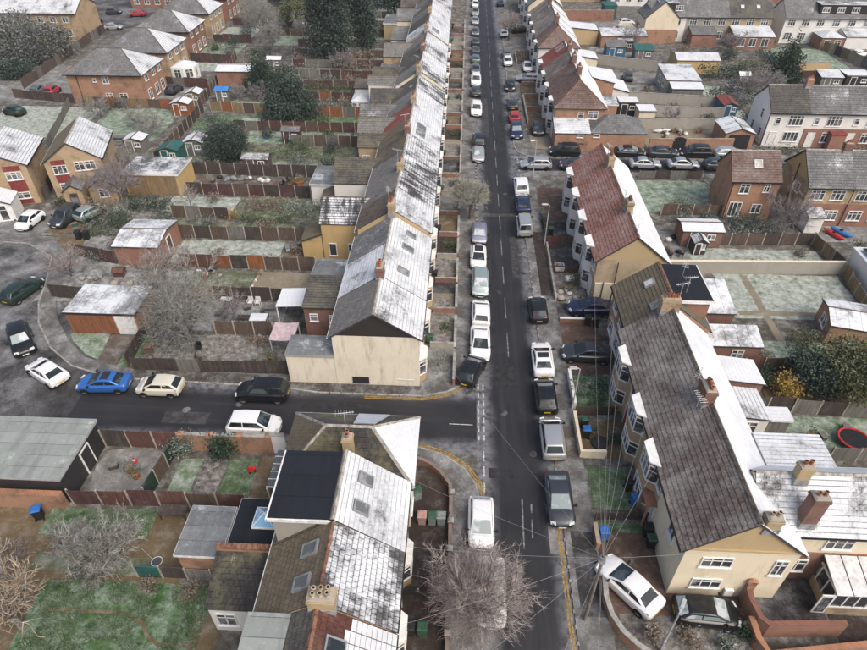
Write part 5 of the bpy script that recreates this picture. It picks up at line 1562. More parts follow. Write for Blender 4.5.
mbp = [(-23.5, 16.6), (-22.0, 16.62), (-20.0, 16.6), (-18.4, 16.5), (-17.5, 16.0), (-17.0, 15.3), (-16.2, 14.9), (-14.2, 15.0)]
ribbon('path', mbp, .22, .052, 'dirt_tan')
tufts('frosty rough grass on the bottom lawn', -24, -14, 12, 18.4, 15000, 3, .2, avoid=((-18, -16, 15, 16.4),)); tufts('frosted short grass by the red fence', -26.5, -19.6, 21.5, 23.4, 6000, 5, .12)
tufts('green grass strip beside the vegetable bed', -16.0, -14.0, 24.9, 27.9, 3000, 6, .06)
rect('path', -14.6, -13.0, 11, 16.6, 'dirt_tan', jag=.1)
fence('dark timber fence at the foot of the bottom lawn', (-22.5, 12.4), (-13.2, 12.8), 1.2, ('wood_dark',), 'board', 'wood_grey')
# trees there
bare_tree('bare_tree', 'silvery frosted bare tree on the back garden lawn', -20.9, 19.2, 3.7, 2.4, 11, 'twig_grey', 'bark_frost', 10, 9, 8, 4, .25, .1, .9, 1.45, sag=.12)
bare_tree('bare_tree', 'smaller silvery bare tree behind the frosted one', -23.6, 20.6, 2.3, 1.4, 12, 'twig_grey', 'bark_frost', 8, 7, 7, 4, .25, .07, .9, 1.3, sag=.1)
bare_tree('pollarded_tree', 'knobbly tan pollarded tree in the bottom garden', -24.4, 15.5, 4.6, 3.0, 13, 'twig_tan', 'bark_frost', 10, 9, 5, 1, .25, .17, .9, 2.1, blob=True, nside=5, fuzz=0)
bare_tree('bare_shrub', 'brown twiggy bush along the dirt path', -27.0, 19.4, 1.6, 1.4, 14, 'twig_mauve', 'bark', 6, 5, 5, 2, .2, .05, .6, 1.1, cat='shrub')
shrub('frosted round bush at the red fence corner', -19.5, 29.0 - .75, .75, 1.7, 'leaf_frost', 15, 1500, .16)
shrub('dark green laurel behind the white parked car', -16.5, 28.2, .85, 2.2, 'leaf_deep', 16, 1500, .2)
for k, (x, y, r, lb) in enumerate(((-15.3, 17.9, .5, 'brown dead bush under the low fence'), (-22.4, 18.9, .7, 'dark winter bush under the silvery tree'), (-18.0, 18.2, .45, 'russet bush by the teal fence panel'))):
    shrub(lb, x, y, r, .7, ('leaf_brown', 'leaf_dark', 'leaf_brown')[k], 30 + k, 500, .12)
shrub('low dark shrub in the planting bed behind the fence', -15.5, 23.5, .5, .5, 'leaf_dark', 41, 300, .12)
# clutter
wheelie_bin('black bin with blue lid by the dull lawn corner', -27.2, 22.6, 20, 'bin_black', 'bin_blue')
def toy_car(x, y):
    r = thing('toy_car', 'red ride-on toy car on the green lawn', 'toy', (x, y, .04), .5)
    m = MB(); m.frustum((0, 0), .6, .36, .5, .3, .08, .3); m.frustum((-.05, 0), .3, .28, .22, .24, .3, .46); part(r, 'body', m, 'plastic_red', local=True)
    for a in (-.18, .18):
        for b in (-.17, .17): m = MB(); m.tube([(a, b - .03, .08), (a, b + .03, .08)], .08, 10); part(r, 'wheel', m, 'black_plastic', local=True)
toy_car(-14.2, 27.0)
def cone_toy(x, y):
    r = thing('traffic_cone', 'red and white cone lying in the concrete yard', 'cone', (x, y, .04), .4)
    m = MB(); m.cyl((0, 0), .16, .04, .5, 12, 0, .03); part(r, 'cone', m, 'plastic_red', local=True); m = MB(); m.box(-.2, .2, -.2, .2, 0, .04); part(r, 'base', m, 'plastic_red', local=True); m = MB(); m.cyl((0, 0), .13, .2, .32, 12, 0, .095, False); part(r, 'band', m, 'plastic_white', local=True)
cone_toy(-22.9, 27.4)
garden_table('dark grey slatted garden table by the red fence', -18.3, 23.15, 1.8, .8, .7, 'wood_dark')
r = thing('basin', 'white round basin on the tan path', 'basin', (-18.2, 19.8, .03)); m = MB(); m.cyl((0, 0), .2, 0, .12, 14, 0, .34); m.cyl((0, 0), .3, .12, .122, 14, 1, .3); part(r, 'bowl', m, ['plastic_white', 'felt_grey'], local=True); m = MB(); m.tube([(.34 * cos(t * .45), .34 * sin(t * .45), .12) for t in range(15)], .02, 5); part(r, 'rim', m, 'plastic_white', local=True)
r = thing('clothes_prop', 'thin metal clothes prop lying across the path', 'pole', (-19.6, 20.7, .04), -.6); m = MB(); m.tube([(0, 0, .03), (1.5, 0, .03)], .02, 6); part(r, 'pole', m, 'metal_pale', local=True); m = MB(); m.tube([(1.5, 0, .03), (1.62, .06, .03)], .015, 5); m.tube([(1.5, 0, .03), (1.62, -.06, .03)], .015, 5); part(r, 'fork', m, 'metal_pale', local=True)
# front gardens on the street
rect('front_yard', -2.7, -.05, 8, 28.0, 'paver_dark', .02)
wall_line('low dark red brick wall round the corner house front yard', [(-2.5, 28.35), (-1.6, 27.95), (-.8, 27.25), (-.1, 26.2), (.0, 25.2), (.02, 20.0), (.02, 9)], .55, .18, 'brick_dark', .05, capm='brick_dark')
for k in range(5):
    yy = (25.4, 23.2, 21.2, 19.2, 16.0)[k]
    r = thing('wall_pier', 'stone capped pier along the low dark brick wall', 'pier', (.02, yy, 0), 0, 'piers of the dark brick wall'); m = MB(); m.box(-.16, .16, -.16, .16, -.05, .8); part(r, 'shaft', m, 'brick_dark', local=True); m = MB(); m.frustum((0, 0), .4, .4, .2, .2, .802, .9); part(r, 'cap', m, 'kerbstone', local=True)
for yy in (23.8, 18.4, 13.9): fence('low black railing dividing the front yards', (-2.7, yy), (-.12, yy), .7, ('upvc_black',), 'rail', 'upvc_black', 'railings between front yards', pw=1.3)
wheelie_bin('pale green lidded bin beside the corner house wall', -2.3, 25.3, 200, 'bin_grey', 'bin_green')
wheelie_bin('pinkish brown bin in the row of three', -1.85, 23.4, 180, 'bin_pink'); wheelie_bin('pale green bin in the row of three', -1.2, 23.4, 180, 'bin_grey', 'bin_green'); wheelie_bin('grey bin in the row of three', -.6, 23.4, 180, 'bin_grey')
wheelie_bin('dark bin in front of the snow-square house', -2.1, 16.2, 180, 'bin_black'); wheelie_bin('green bin in front of the snow-square house', -1.4, 16.2, 180, 'bin_green')
bare_tree('street_tree', 'dense pinkish bare street tree spreading over parked white cars', 1.75, 17.2, 4.7, 3.15, 21, 'twig_pink', 'bark', 12, 9, 9, 5, .28, .15, 1.1, .92, fuzz=2300)
# ------------------------------------------------------------------ terrace east of the street, nearest block (front faces west)
def rhouse(label, y0, y1, xf, D, eave, ridge, wall, rf, rb, e0='party', e1='party', name='terrace_house', **kw):
    """front faces west: local frame turned by 180 degrees; e0 is the north end, e1 the south end"""
    return house(name, label, (xf, y1), 180, y1 - y0, D, eave, ridge, wall, rf, rb, e0, e1, **kw)
A = rhouse('cream rendered end house with frosted brown roof facing the corner', 19.3, 23.9, 13.05, 6.25, 5.0, 7.6, 'render_cream', 'roof_brown_frost', 'roof_white', 'party', 'gable', ridgem='ridge_dark', gable1='render_tan')
B = rhouse('brick house with white bay and mossy roof line beside the cream end house', 23.9, 28.6, 13.05, 6.25, 5.0, 7.6, 'brick_buff', 'roof_brown_frost', 'roof_white', ridgem='ridge_dark')
C = rhouse('brick bay-fronted house beside the front yard with round black fire pit', 28.6, 33.3, 13.05, 6.25, 5.0, 7.6, 'brick_buff', 'roof_brown_frost', 'roof_white', ridgem='ridge_dark')
D = rhouse('brick bay-fronted house behind the driveway with dark saloon', 33.3, 38.1, 13.05, 6.25, 5.0, 7.6, 'brick_buff', 'roof_brown_frost', 'roof_white', 'gable', 'party', ridgem='ridge_dark', gable0='brick_dark')
for h, yb in ((B, 26.0), (C, 30.1), (D, 35.2)):
    bay(h, 13.05, yb, 180, 2.4, .62, 4.9, 'brick_buff', 2)
window(B, 13.05, 24.4, 3.3, 180, .8, 1.2, 0); door(B, 13.05, 24.4, .05, 180, .95, 2.1, 'door_white'); window(C, 13.05, 32.3, 3.3, 180, 1.0, 1.3, 1); door(C, 13.05, 32.4, .05, 180, .95, 2.1, 'door_red')
window(D, 13.05, 37.2, 3.3, 180, 1.0, 1.3, 1); door(D, 13.05, 37.1, .05, 180, .95, 2.1, 'door_green'); window(C, 13.05, 28.95, 3.3, 180, .5, 1.2, 0)
mb = MB(); mb.box(12.35, 13.02, 23.7, 25.1, 2.3, 2.42); mb.box(12.45, 12.55, 23.75, 23.9, -.05, 2.3); mb.box(12.45, 12.55, 24.95, 25.1, -.05, 2.3); part(B, 'porch', mb, 'brick_orange')
# cream end house openings, downpipes, meter box
window(A, 13.05, 21.2, 3.1, 180, 1.0, 1.25, 1); window(A, 15.0, 19.3, 3.2, -90, 1.75, .95, 2); window(A, 15.0, 19.3, .95, -90, 1.75, .95, 2)
mb = MB(); mb.box(16.25, 16.75, 19.1, 19.28, .35, .95); part(A, 'meter_box', mb, 'upvc'); mb = MB(); mb.tube([(17.55 + .3 * cos(t * .35), 19.22, .55 + .3 * sin(t * .35)) for t in range(18)], .03, 5); part(A, 'hose_reel', mb, 'fabric_pink')
mb = MB(); mb.box(13.0, 19.2, 19.2, 19.295, 4.9, 5.02); part(A, 'string_course', mb, 'render_tan')
chimney(A, 16.9, 19.55, 6.6, 7.9, .8, .6, 2, 'brick_yellow', 'pot_pale')
chimney(B, 15.95, 28.4, 7.0, 8.6, .7, 1.25, 4, 'brick_dark', 'pot'); aerial(B, 15.5, 29.2, 7.6, 60, 1.3); aerial(B, 15.3, 27.8, 7.3, 100, .9)
chimney(D, 15.95, 37.75, 7.0, 8.5, 1.35, .62, 5, 'brick_buff', 'pot'); aerial(D, 16.6, 38.0, 8.0, 200, 1.6)
# lower neighbour with black dormer
E_ = rhouse('lower brick house with olive tiled front slope and black flat rear dormer', 38.3, 44.2, 13.6, 6.2, 5.0, 7.35, 'brick_orange', 'roof_olive', 'roof_dark', 'gable', 'party', ridgem='ridge_terracotta', gable0='brick_orange')
mb = MB(); mb.box(16.9, 19.7, 39.4, 43.9, 4.9, 7.1); part(E_, 'dormer', mb, 'brick_red')
mb = MB(); slope(mb, (16.6, 39.25, 7.14), (19.85, 39.25, 7.12), (19.85, 44.3, 7.12), (16.6, 44.3, 7.14), False, base=.02); part(E_, 'dormer_roof', mb, ['felt_black', 'fascia_white'])
mb = MB(); mb.box(16.9, 19.9, 39.16, 39.24, 6.9, 7.16); mb.box(19.86, 19.94, 39.2, 44.3, 6.9, 7.14); part(E_, 'dormer_fascia', mb, 'fascia_white'); window(E_, 19.7, 41.6, 5.4, 0, 2.0, 1.1, 2)
ae = math.atan(2.35 / 3.1); te, ue = (-sin(ae), 0, cos(ae)), (cos(ae), 0, sin(ae)); ze = lambda x: 5.0 + (x - 13.6) / 3.1 * 2.35
skylight(E_, (15.7, 42.2, ze(15.7) + .05), te, ue, .8, .9, 'plastic_white'); skylight(E_, (15.6, 39.3, ze(15.6) + .05), te, ue, .8, .9)
for yy, w in ((40.3, 1.4), (42.7, 1.4)): window(E_, 13.6, yy, 3.3, 180, w, 1.3, 2); window(E_, 13.6, yy, .8, 180, w, 1.4, 2)
door(E_, 13.6, 41.5, .05, 180, .9, 2.05, 'door_white'); aerial(E_, 18.0, 40.3, 7.1, 10, 1.5); aerial(E_, 18.3, 42.6, 7.1, 70, 1.2)
# rear extensions of the block
block(E_, 20.0, 24.2, 43.6, 47.6, 2.7, 'brick_dark', 'sheet_frost', 'rear_extension', 'mono_s', .75); block(E_, 20.0, 25.2, 39.6, 41.6, 2.4, 'brick_dark', 'sheet_frost', 'rear_lean_to', 'mono_s', .55)
mb = MB()
for k in range(9): x = 20.1 + k * .5; mb.box(x - .03, x + .03, 43.5, 47.5, 2.66, 2.7)
window(E_, 23.4, 39.6, .7, -90, 1.0, 1.3, 1); window(E_, 20.5, 39.6, .9, -90, .7, 1.1, 0)
block(D, 19.6, 23.6, 35.0, 37.6, 2.6, 'brick_red', 'roof_white', 'rear_extension', 'mono_e', .5); block(C, 19.6, 23.0, 31.7, 34.7, 2.2, 'render_white', 'roof_frost', 'rear_conservatory', 'mono_e', .4)
block(C, 23.2, 24.7, 31.9, 33.0, 1.9, 'wood_grey', 'roof_white', 'store'); window(C, 21.4, 31.7, .5, -90, 1.8, 1.4, 2)
# cross wing joined to the cream house, running east
X = house('cross_wing_house', 'cream and brick cross-wing house with snowy roof, two chimneys and conservatory', (17.3, 20.75), -90, 11.6, 4.4, 5.0, 7.2, 'render_cream', 'roof_frost', 'roof_white', 'party', 'gable', .3, None, ridgem='ridge_pale')
chimney(X, 19.7, 22.7, 6.7, 8.3, .75, .55, 2, 'brick_yellow', 'pot'); chimney(X, 20.0, 21.1, 5.0, 7.7, .85, .7, 2, 'brick_dark', 'pot')
mb = MB(); mb.box(19.4, 28.8, 20.655, 20.742, -.05, 2.75); part(X, 'brick_plinth', mb, 'brick_red')
window(X, 22.4, 20.75, 3.2, -90, 1.6, 1.0, 2); window(X, 20.7, 20.65, .9, -90, 1.1, 1.2, 1); window(X, 25.6, 20.75, 3.2, -90, 1.6, 1.0, 2)
pipe(X, [(19.45, 20.6, 4.9), (19.45, 20.58, .1)])
block(X, 19.62, 23.6, 25.2, 27.7, 4.9, 'render_cream', 'roof_snow', 'flat_wing')
window(A, 18.55, 19.3, 2.6, -90, .75, 1.5, 1)
# conservatory
cv = thing('conservatory', 'white conservatory with polycarbonate roof and open door', 'conservatory', (22.0, 18.6, 0), 0)
mb = MB(); mb.box(21.9, 27.5, 18.5, 18.62, -.05, .7); mb.box(21.9, 22.02, 18.62, 20.5, -.05, .7); part(cv, 'base_wall', mb, 'brick_yellow')
mb = MB()
for k in range(9): mb.box(21.9 + k * .68, 21.98 + k * .68, 18.52, 18.6, .7, 2.1)
mb.box(21.9, 27.4, 18.51, 18.61, .7, .8); mb.box(21.9, 27.4, 18.51, 18.61, 2.05, 2.16)
for k in range(3): mb.box(21.92, 22.0, 18.62 + k * .8, 18.7 + k * .8, .7, 2.2)
mb.box(21.92, 22.0, 18.62, 20.5, 2.05, 2.16); part(cv, 'frame', mb, 'upvc')
mb = MB(); mb.face([(21.95, 18.56, .8), (27.4, 18.56, .8), (27.4, 18.56, 2.05), (21.95, 18.56, 2.05)]); mb.face([(21.96, 20.5, .8), (21.96, 18.62, .8), (21.96, 18.62, 2.05), (21.96, 20.5, 2.05)]); part(cv, 'pane', mb, 'glass')
for k in range(6):
    mb = MB(); x0 = 21.85 + k * .95; slope(mb, (x0, 18.42, 2.2), (x0 + .88, 18.42, 2.2), (x0 + .88, 20.6, 2.75), (x0, 20.6, 2.75), False, base=.03); part(cv, 'roof_panel', mb, ['plastic_white', 'upvc'])
mb = MB(); mb.box(21.15, 21.9, 18.48, 18.54, .1, 2.05); dr = part(cv, 'door', mb, 'upvc'); mb = MB(); mb.box(21.25, 21.8, 18.46, 18.479, .25, 1.9); part(dr, 'pane', mb, 'glass')
# yard and curved brick wall
rect('yard', 17.8, 22.0, 17.3, 20.6, 'slab_dark', .03); rect('patio', 22.1, 30, 15.5, 18.45, 'paver_dark', .03, .05)
wall_line('tall dark red brick wall with round top piece beside the dark yard', [(17.45, 19.2), (17.4, 18.4), (17.55, 17.4), (17.9, 17.05), (22.2, 17.3)], 1.35, .26, 'brick_red', .08, capm='brick_dark')
wall_line('long orange brick boundary wall at the corner', [(17.2, 17.6), (17.2, 16.4), (17.5, 15.6), (23, 16.35), (32, 16.9)], 1.0, .28, 'brick_orange', .08, capm='brick_orange')
mb = MB(); r = thing('brick_arch_wall', 'curved brick gate pier beside the cream house', 'wall', (17.5, 19.2, 0)); mb.prism([(17.3, 19.05), (17.75, 19.05), (17.75, 19.25), (17.3, 19.25)], -.05, 1.9); part(r, 'wall', mb, 'brick_orange'); mb = MB(); mb.tube([(17.52 + .24 * cos(t * pi / 8), 19.15, 1.9 + .2 * sin(t * pi / 8)) for t in range(9)], .12, 6); part(r, 'arch_top', mb, 'brick_orange')
# drives and front gardens
rect('driveway', 9.5, 17.2, 17.9, 23.5, 'paver_red', .02); rect('planting_bed', 10.6, 17.1, 15.4, 17.5, 'litter', .03, .15)
wall_line('curved low orange brick wall round the corner drive', [(9.35, 23.4), (9.35, 21.9)], .8, .22, 'brick_orange', .06, capm='brick_orange')
wall_line('sweeping orange brick wall with pale coping round the drive', [(9.4, 20.0), (9.25, 18.6), (9.4, 17.5), (9.85, 16.6), (10.6, 15.8), (11.8, 15.0), (13.5, 14.3)], .75, .24, 'brick_orange', .08, capm='kerbstone')
fence('low timber strip fence along the planting strip by the drive', (9.6, 24.15), (13.0, 24.35), .75, ('wood_dark',), 'board', 'wood_brown')
rect('planting_strip', 9.6, 12.9, 23.3, 24.0, 'lawn_deep', .04, .06)
rect('lawn', 9.65, 12.4, 25.0, 28.5, 'lawn_green', .03, .05); tufts('short green grass in the front lawn', 9.7, 12.3, 25.1, 28.4, 5000, 8, .05)
rect('path', 9.5, 13.0, 28.6, 29.3, 'pavement_dark', .025)
rect('front_yard', 9.5, 12.9, 29.4, 32.9, 'dirt_tan', .03); r = thing('fire_pit', 'round black fire pit cover in the tan front yard', 'fire pit', (10.9, 30.7, .03)); m = MB(); m.cyl((0, 0), .62, 0, .16, 22, 0, .66); part(r, 'bowl', m, 'black_plastic', local=True); m = MB(); m.cyl((0, 0), .6, .16, .2, 22, 0, .4); part(r, 'lid', m, 'upvc_black', local=True)
wall_line('cream painted low wall in an L round the tan front yard', [(9.3, 33.2), (9.3, 29.35), (11.1, 29.4)], .75, .2, 'render_cream', .06, capm='render_cream')
fence('dark boarded fence north of the tan front yard', (9.5, 33.5), (12.6, 33.6), .95, ('wood_brown',), 'board', 'wood_brown')
rect('front_garden', 9.6, 12.8, 33.8, 38.0, 'lawn_deep', .03, .08); wall_line('broken white garden wall with square panel beside the planted front garden', [(9.45, 34.0), (9.45, 37.9)], .8, .18, 'render_white', .06, capm='render_white')
hedge('overgrown dark green shrubs filling the planted front garden', 10.4, 12.4, 34.2, 37.6, .8, 'leaf_deep', 51, None, 60, .16)
bare_tree('bare_shrub', 'small frosted bush leaning over the white front wall', 9.75, 35.9, 1.4, .85, 52, 'twig_grey', 'bark', 6, 5, 5, 3, .25, .04, .7, 1.2, cat='shrub')
rect('driveway', 9.5, 13.0, 38.2, 45.0, 'paver_red', .02); rect('driveway', 9.5, 19.5, 45.3, 48.0, 'slab_dark', .02)
wall_line('low white topped wall between red drive and blue car drive', [(9.5, 45.1), (12.6, 45.1)], .45, .18, 'brick_red', .06, capm='render_white')
for k, (x, y, a, c, l, lb) in enumerate(((12.2, 26.7, 180, 'bin_black', None, 'black bin beside the white bay on the front lawn'), (12.4, 25.5, 200, 'bin_blue', None, 'low blue bin on the front lawn'), (9.95, 32.3, 90, 'bin_black', 'bin_green', 'dark bin with green lid in the tan front yard'), (9.95, 31.3, 90, 'bin_black', 'bin_blue', 'dark bin with blue lid in the tan front yard'),
                                         (9.85, 22.8, 90, 'bin_blue', None, 'bright blue bin by the corner drive wall'), (12.75, 22.4, 90, 'bin_black', 'bin_green', 'dark bin with green lid against the cream house'), (12.7, 23.2, 90, 'bin_black', None, 'black bin by the cream house porch'), (12.0, 44.8, 90, 'bin_black', None, 'black bin at the end of the blue car drive'), (12.7, 44.6, 90, 'bin_black', None, 'second black bin beside the brick wall of the red drive'))):
    wheelie_bin(lb, x, y, a, c, l)
shrub('green shrub by the tan front yard bay', 12.2, 30.9, .45, .9, 'leaf_deep', 53, 500, .14); pot_plant('small potted plant on the tan front yard', 10.6, 31.6, .16, seed=4)
for k, (x, y, r, lb, mt) in enumerate(((11.6, 16.6, .6, 'straggly brown bush in the corner bed', 'leaf_brown'), (13.6, 16.5, .7, 'tufty tan grass clump in the corner bed', 'leaf_brown'), (15.6, 16.3, .55, 'grey-green bush beside the black hatchback', 'leaf_frost'), (16.8, 17.0, .5, 'ivy clump at the foot of the boundary wall', 'leaf_deep'))): shrub(lb, x, y, r, .8, mt, 60 + k, 600, .14)
# ------------------------------------------------------------------ red roofed terrace, middle block
MR = []
for i, (y0, y1, rf, lb) in enumerate(((48.2, 53.2, 'roof_red_frost', 'end house with tan brick gable under the frosted red roof'), (53.2, 58.2, 'roof_red_frost', 'red roofed house second from the tan gable'), (58.2, 63.2, 'roof_red_frost', 'red roofed house third from the tan gable'), (63.2, 68.4, 'roof_red_frost', 'red roofed house at the side street end of its terrace'))):
    h = rhouse(lb, y0, y1, 12.75, 6.3, 4.9, 7.4, 'brick_pale' if i == 0 else 'render_white' if i % 2 else 'brick_buff', rf, 'roof_white', 'gable' if i == 3 else 'party', 'gable' if i == 0 else 'party', ridgem='ridge_terracotta', gable1='render_tan' if i == 0 else None)
    MR.append(h); bay(h, 12.75, (y0 + y1) / 2 + .8, 180, 2.2, .6, 4.8, 'render_white', 2); door(h, 12.75, y0 + 1.2, .05, 180, .9, 2.05, ('door_white', 'door_green', 'door_red', 'door_blue')[i]); window(h, 12.75, y0 + 1.2, 3.2, 180, .9, 1.2, 1)
    window(h, 19.05, (y0 + y1) / 2, 3.3, 0, 1.2, 1.2, 1)
chimney(MR[1], 15.95, 53.2, 6.9, 8.4, .62, 1.1, 4, 'brick_yellow', 'pot'); chimney(MR[3], 15.95, 63.2, 6.9, 8.4, .62, 1.1, 4, 'brick_yellow', 'pot')
aerial(MR[1], 15.6, 53.9, 7.6, 80, 1.2); aerial(MR[3], 15.7, 63.9, 7.6, 100, 1.6); aerial(MR[0], 15.8, 48.6, 7.4, 40, 1.0)
mb = MB(); mb.box(12.9, 15.1, 48.02, 48.19, -.05, 2.4); part(MR[0], 'render_patch', mb, 'render_cream')
pipe(MR[0], [(14.6, 48.05, 4.7), (14.6, 48.0, .1)]); pipe(MR[0], [(13.6, 47.96, 2.6), (13.6, 47.96, .1)])
for i, (y0, y1, nm, mt) in enumerate(((48.4, 53, 'front_garden', 'litter'), (53.3, 58.4, 'front_yard', 'slab_dark'), (58.7, 63.6, 'front_yard', 'slab_dark'), (64, 72, 'driveway', 'paver_red'))): rect(nm, 9.6, 12.6, y0, y1, mt, .03, .05)
for yy, hh in ((53.2, .8), (58.6, 1.0)): fence('reddish timber fence between the red terrace front gardens', (9.6, yy), (12.6, yy), hh, ('wood_red',), 'board', 'wood_brown', 'fences between red terrace front gardens')
wall_line('long thin buff wall edging the red terrace front gardens', [(9.5, 48.2), (9.55, 58.3)], .5, .14, 'render_tan', .05, capm='kerbstone'); fence('dark fence along the yard with parked motorbikes', (9.55, 58.8), (9.55, 63.6), .7, ('wood_dark',), 'board', 'wood_dark')
shrub('leafy winter shrub in the littered front garden', 11.8, 51.2, .8, 1.1, 'leaf_olive', 71, 900, .15); shrub('pale shrub by the tan gable corner', 10.6, 50.2, .6, .6, 'leaf_brown', 72, 500, .13)
heap('rubble_pile', 'pile of pale rubble on the littered front garden', 'rubble', 10.4, 49.3, 9, 73, ['render_grey', 'kerbstone', 'plastic_white'])
def tank(x, y): r = thing('water_butt', 'white plastic drum lying in the front garden', 'drum', (x, y, .03), .3); m = MB(); m.tube([(-.45, 0, .36), (-.38, 0, .36), (.38, 0, .36), (.45, 0, .36)], [.28, .36, .36, .28], 14); part(r, 'drum', m, 'plastic_white', 40, local=True); m = MB(); m.tube([(.44, 0, .36), (.5, 0, .36)], .1, 10); part(r, 'lid', m, 'plastic_red', local=True)
tank(11.2, 51.6)
r = thing('skip_bag', 'white builder bag on the front garden', 'bag', (10.4, 53.9 - .3, .03)); m = MB(); m.frustum((0, 0), .8, .8, .95, .9, 0, .6); part(r, 'sack', m, 'plastic_white', local=True); m = MB(); m.frustum((0, 0), .8, .75, .3, .3, .6, .72); part(r, 'contents', m, 'litter', local=True)
shrub('grey shrub hanging over the dark yard fence', 9.9, 63.9, .7, 1.1, 'leaf_grey', 74, 700, .14)
wheelie_bin('dark bin on the slabs of the red terrace yard', 10.2, 60.6, 90, 'bin_black', 'bin_green'); wheelie_bin('black bin beside the red paved forecourt', 12.3, 67.4, 90, 'bin_black')
lamp_post('white street lamp at the broken white garden wall', 9.1, 33.4, 180, 4.9, .25); lamp_post('white street lamp beside the littered front garden', 9.3, 58.2, 180, 4.9, .25); lamp_post('slim grey street lamp at the side street corner', 9.3, 74.6, 200, 5.0, .3); lamp_post('white lamp rising from the corner planting bed', 11.9, 15.9, 60, 4.3, .3)
# ------------------------------------------------------------------ telegraph pole and its wires
r = thing('telegraph_pole', 'leaning wooden telegraph pole with wires fanning out at the corner', 'pole', (7.95, 17.45, .1), 0)
m = MB(); m.tube([(7.95, 17.45, 0), (7.82, 17.35, 7.1)], [.11, .075], 10); part(r, 'pole', m, 'pole_wood'); m = MB(); m.cyl((7.82, 17.35), .16, 6.75, 6.95, 10); m.cyl((7.82, 17.35), .2, 6.55, 6.6, 10); part(r, 'cable_head', m, 'metal_grey')
m = MB(); m.tube([(8.9, 17.9, .1), (7.85, 17.37, 5.9)], .018, 5); part(r, 'stay_wire', m, 'metal_grey')
WIRES = [((13.0, 25.4, 5.1), 'cream end bay house'), ((13.0, 29.0, 5.1), 'fire pit house'), ((13.0, 33.3, 5.1), 'house with the dark saloon'), ((13.0, 37.8, 5.1), 'house beside the black dormer'), ((13.5, 43.8, 5.1), 'olive roofed house'), ((12.7, 50, 5.0), 'tan gabled red terrace end'), ((-2.6, 37.2, 5.2), 'cream gable corner house'),
         ((-2.7, 23.2, 5.1), 'hipped corner house'), ((-2.6, 18.6, 5.1), 'black dormer terrace house'), ((-2.6, 14.2, 5.1), 'snow-square terrace house'), ((-2.6, 9.5, 5.1), 'maroon terrace house'), ((14.6, 19.1, 5.2), 'cream end house gable'), ((1.2, 5, 6.5), 'southern end of the street'), ((5.2, 4, 6.5), 'next pole to the south')]
for (q, lb) in WIRES:
    a, b = Vector((7.82, 17.35, 6.85)), Vector(q); L = (b - a).length; pts = []
    for k in range(13): t = k / 12; p = a.lerp(b, t); p.z -= 4 * t * (1 - t) * L * .022; pts.append(p)
    m = MB(); m.tube(pts, .007, 4); o = link('telephone_wire', m.mesh('telephone_wire', ['wire'])); tag(o, 'thin telephone wire from the leaning pole to the ' + lb, 'wire', 'telephone wires')
# ------------------------------------------------------------------ front gardens of the long terrace
GRP = 'low walls between terrace front gardens'
for i, (y0, y1, *_r) in enumerate(TER):
    if y0 > 150: break
    x = lx(y0)
    mt = ('litter', 'concrete_yard', 'dirt_tan', 'paver_dark', 'litter', 'slab_dark')[(i * 5 + 1) % 6]
    rect('front_garden', x + .05, -.05, y0 + .1, y1 - .1, mt, .02, .03)
    m = MB()
    if i: wall_line('low wall between two front gardens of the long terrace', [(x + .6, y0), (-.15, y0)], .55, .16, ('brick_dark', 'render_grey', 'brick_red')[i % 3], .05, group=GRP)
    lab = 'low front wall of a long terrace garden'
    wall_line(lab, [(-.06, y0 + .12), (-.06, y1 - 1.1)], .6 if i % 3 else .8, .18, ('brick_red', 'render_white', 'brick_dark', 'render_cream')[i % 4], .05, group='front walls of the long terrace')
    if i % 2: wheelie_bin('wheelie bin standing in a long terrace front garden', x + .55, y0 + .5, 90, ('bin_black', 'bin_green', 'bin_black')[i % 3], None, 'bins in the long terrace front gardens')
    if i % 3 == 1 and y0 < 120: shrub('small shrub in a long terrace front garden', -.9, (y0 + y1) / 2, .5, .7, ('leaf_frost', 'leaf_hedge', 'leaf_dark')[i % 3], 100 + i, 350, .14, 'shrubs in the long terrace front gardens')
hedge('frosty grey-green ground shrubs in the corner front garden', -2.4, -.5, 37.6, 39.6, .55, 'leaf_frost', 131, None, 60, .13)
rect('patio', -2.6, -.3, 46.2, 49.0, 'gravel_pale', .05); rect('planting_bed', -2.1, -.7, 46.6, 48.3, 'litter', .07)
# street tree between the parked cars
bare_tree('street_tree', 'frosted grey street tree on the terrace pavement', 1.15, 63.7, 4.9, 2.5, 140, 'twig_green', 'bark', 8, 8, 7, 4, .36, .14, 1.0, 1.3, fuzz=1700)
bare_tree('street_tree', 'pinkish bare street tree on the far east pavement', 9.15, 139.0, 6.0, 2.7, 141, 'twig_pink', 'bark', 7, 6, 6, 3, .35, .15, 1.0, 1.8)
# ------------------------------------------------------------------ back gardens between terrace and the cul-de-sac
F = fence
GF = 'panel fences between the long terrace back gardens'
F('dark weathered boarded fence along the verge behind the black SUV', (-27.0, 36.95), (-13.7, 36.98), 1.35, ('wood_dark',), 'board', 'wood_brown')
F('leaning dark fence stretch with pale posts north of the leafy littered garden', (-21.6, 41.9), (-16.3, 41.9), 1.5, ('wood_brown', 'wood_dark'), 'board', 'rail_pale')
F('dark brown fence behind the white garden chairs', (-23.4, 47.0), (-14.0, 47.0), 1.6, ('wood_dark',), 'board', 'rail_pale')
F('patched fence with orange panels between brown ones', (-28.6, 52.4), (-14.5, 52.3), 1.65, ('wood_red', 'wood_red', 'wood_orange', 'wood_dark', 'wood_orange', 'wood_brown', 'wood_brown', 'wood_brown'), 'board', 'rail_pale', seed=-1)
F('brown fence north of the frosty lawn', (-31.0, 58.1), (-16.0, 58.0), 1.6, ('wood_brown',), 'board', 'rail_pale')
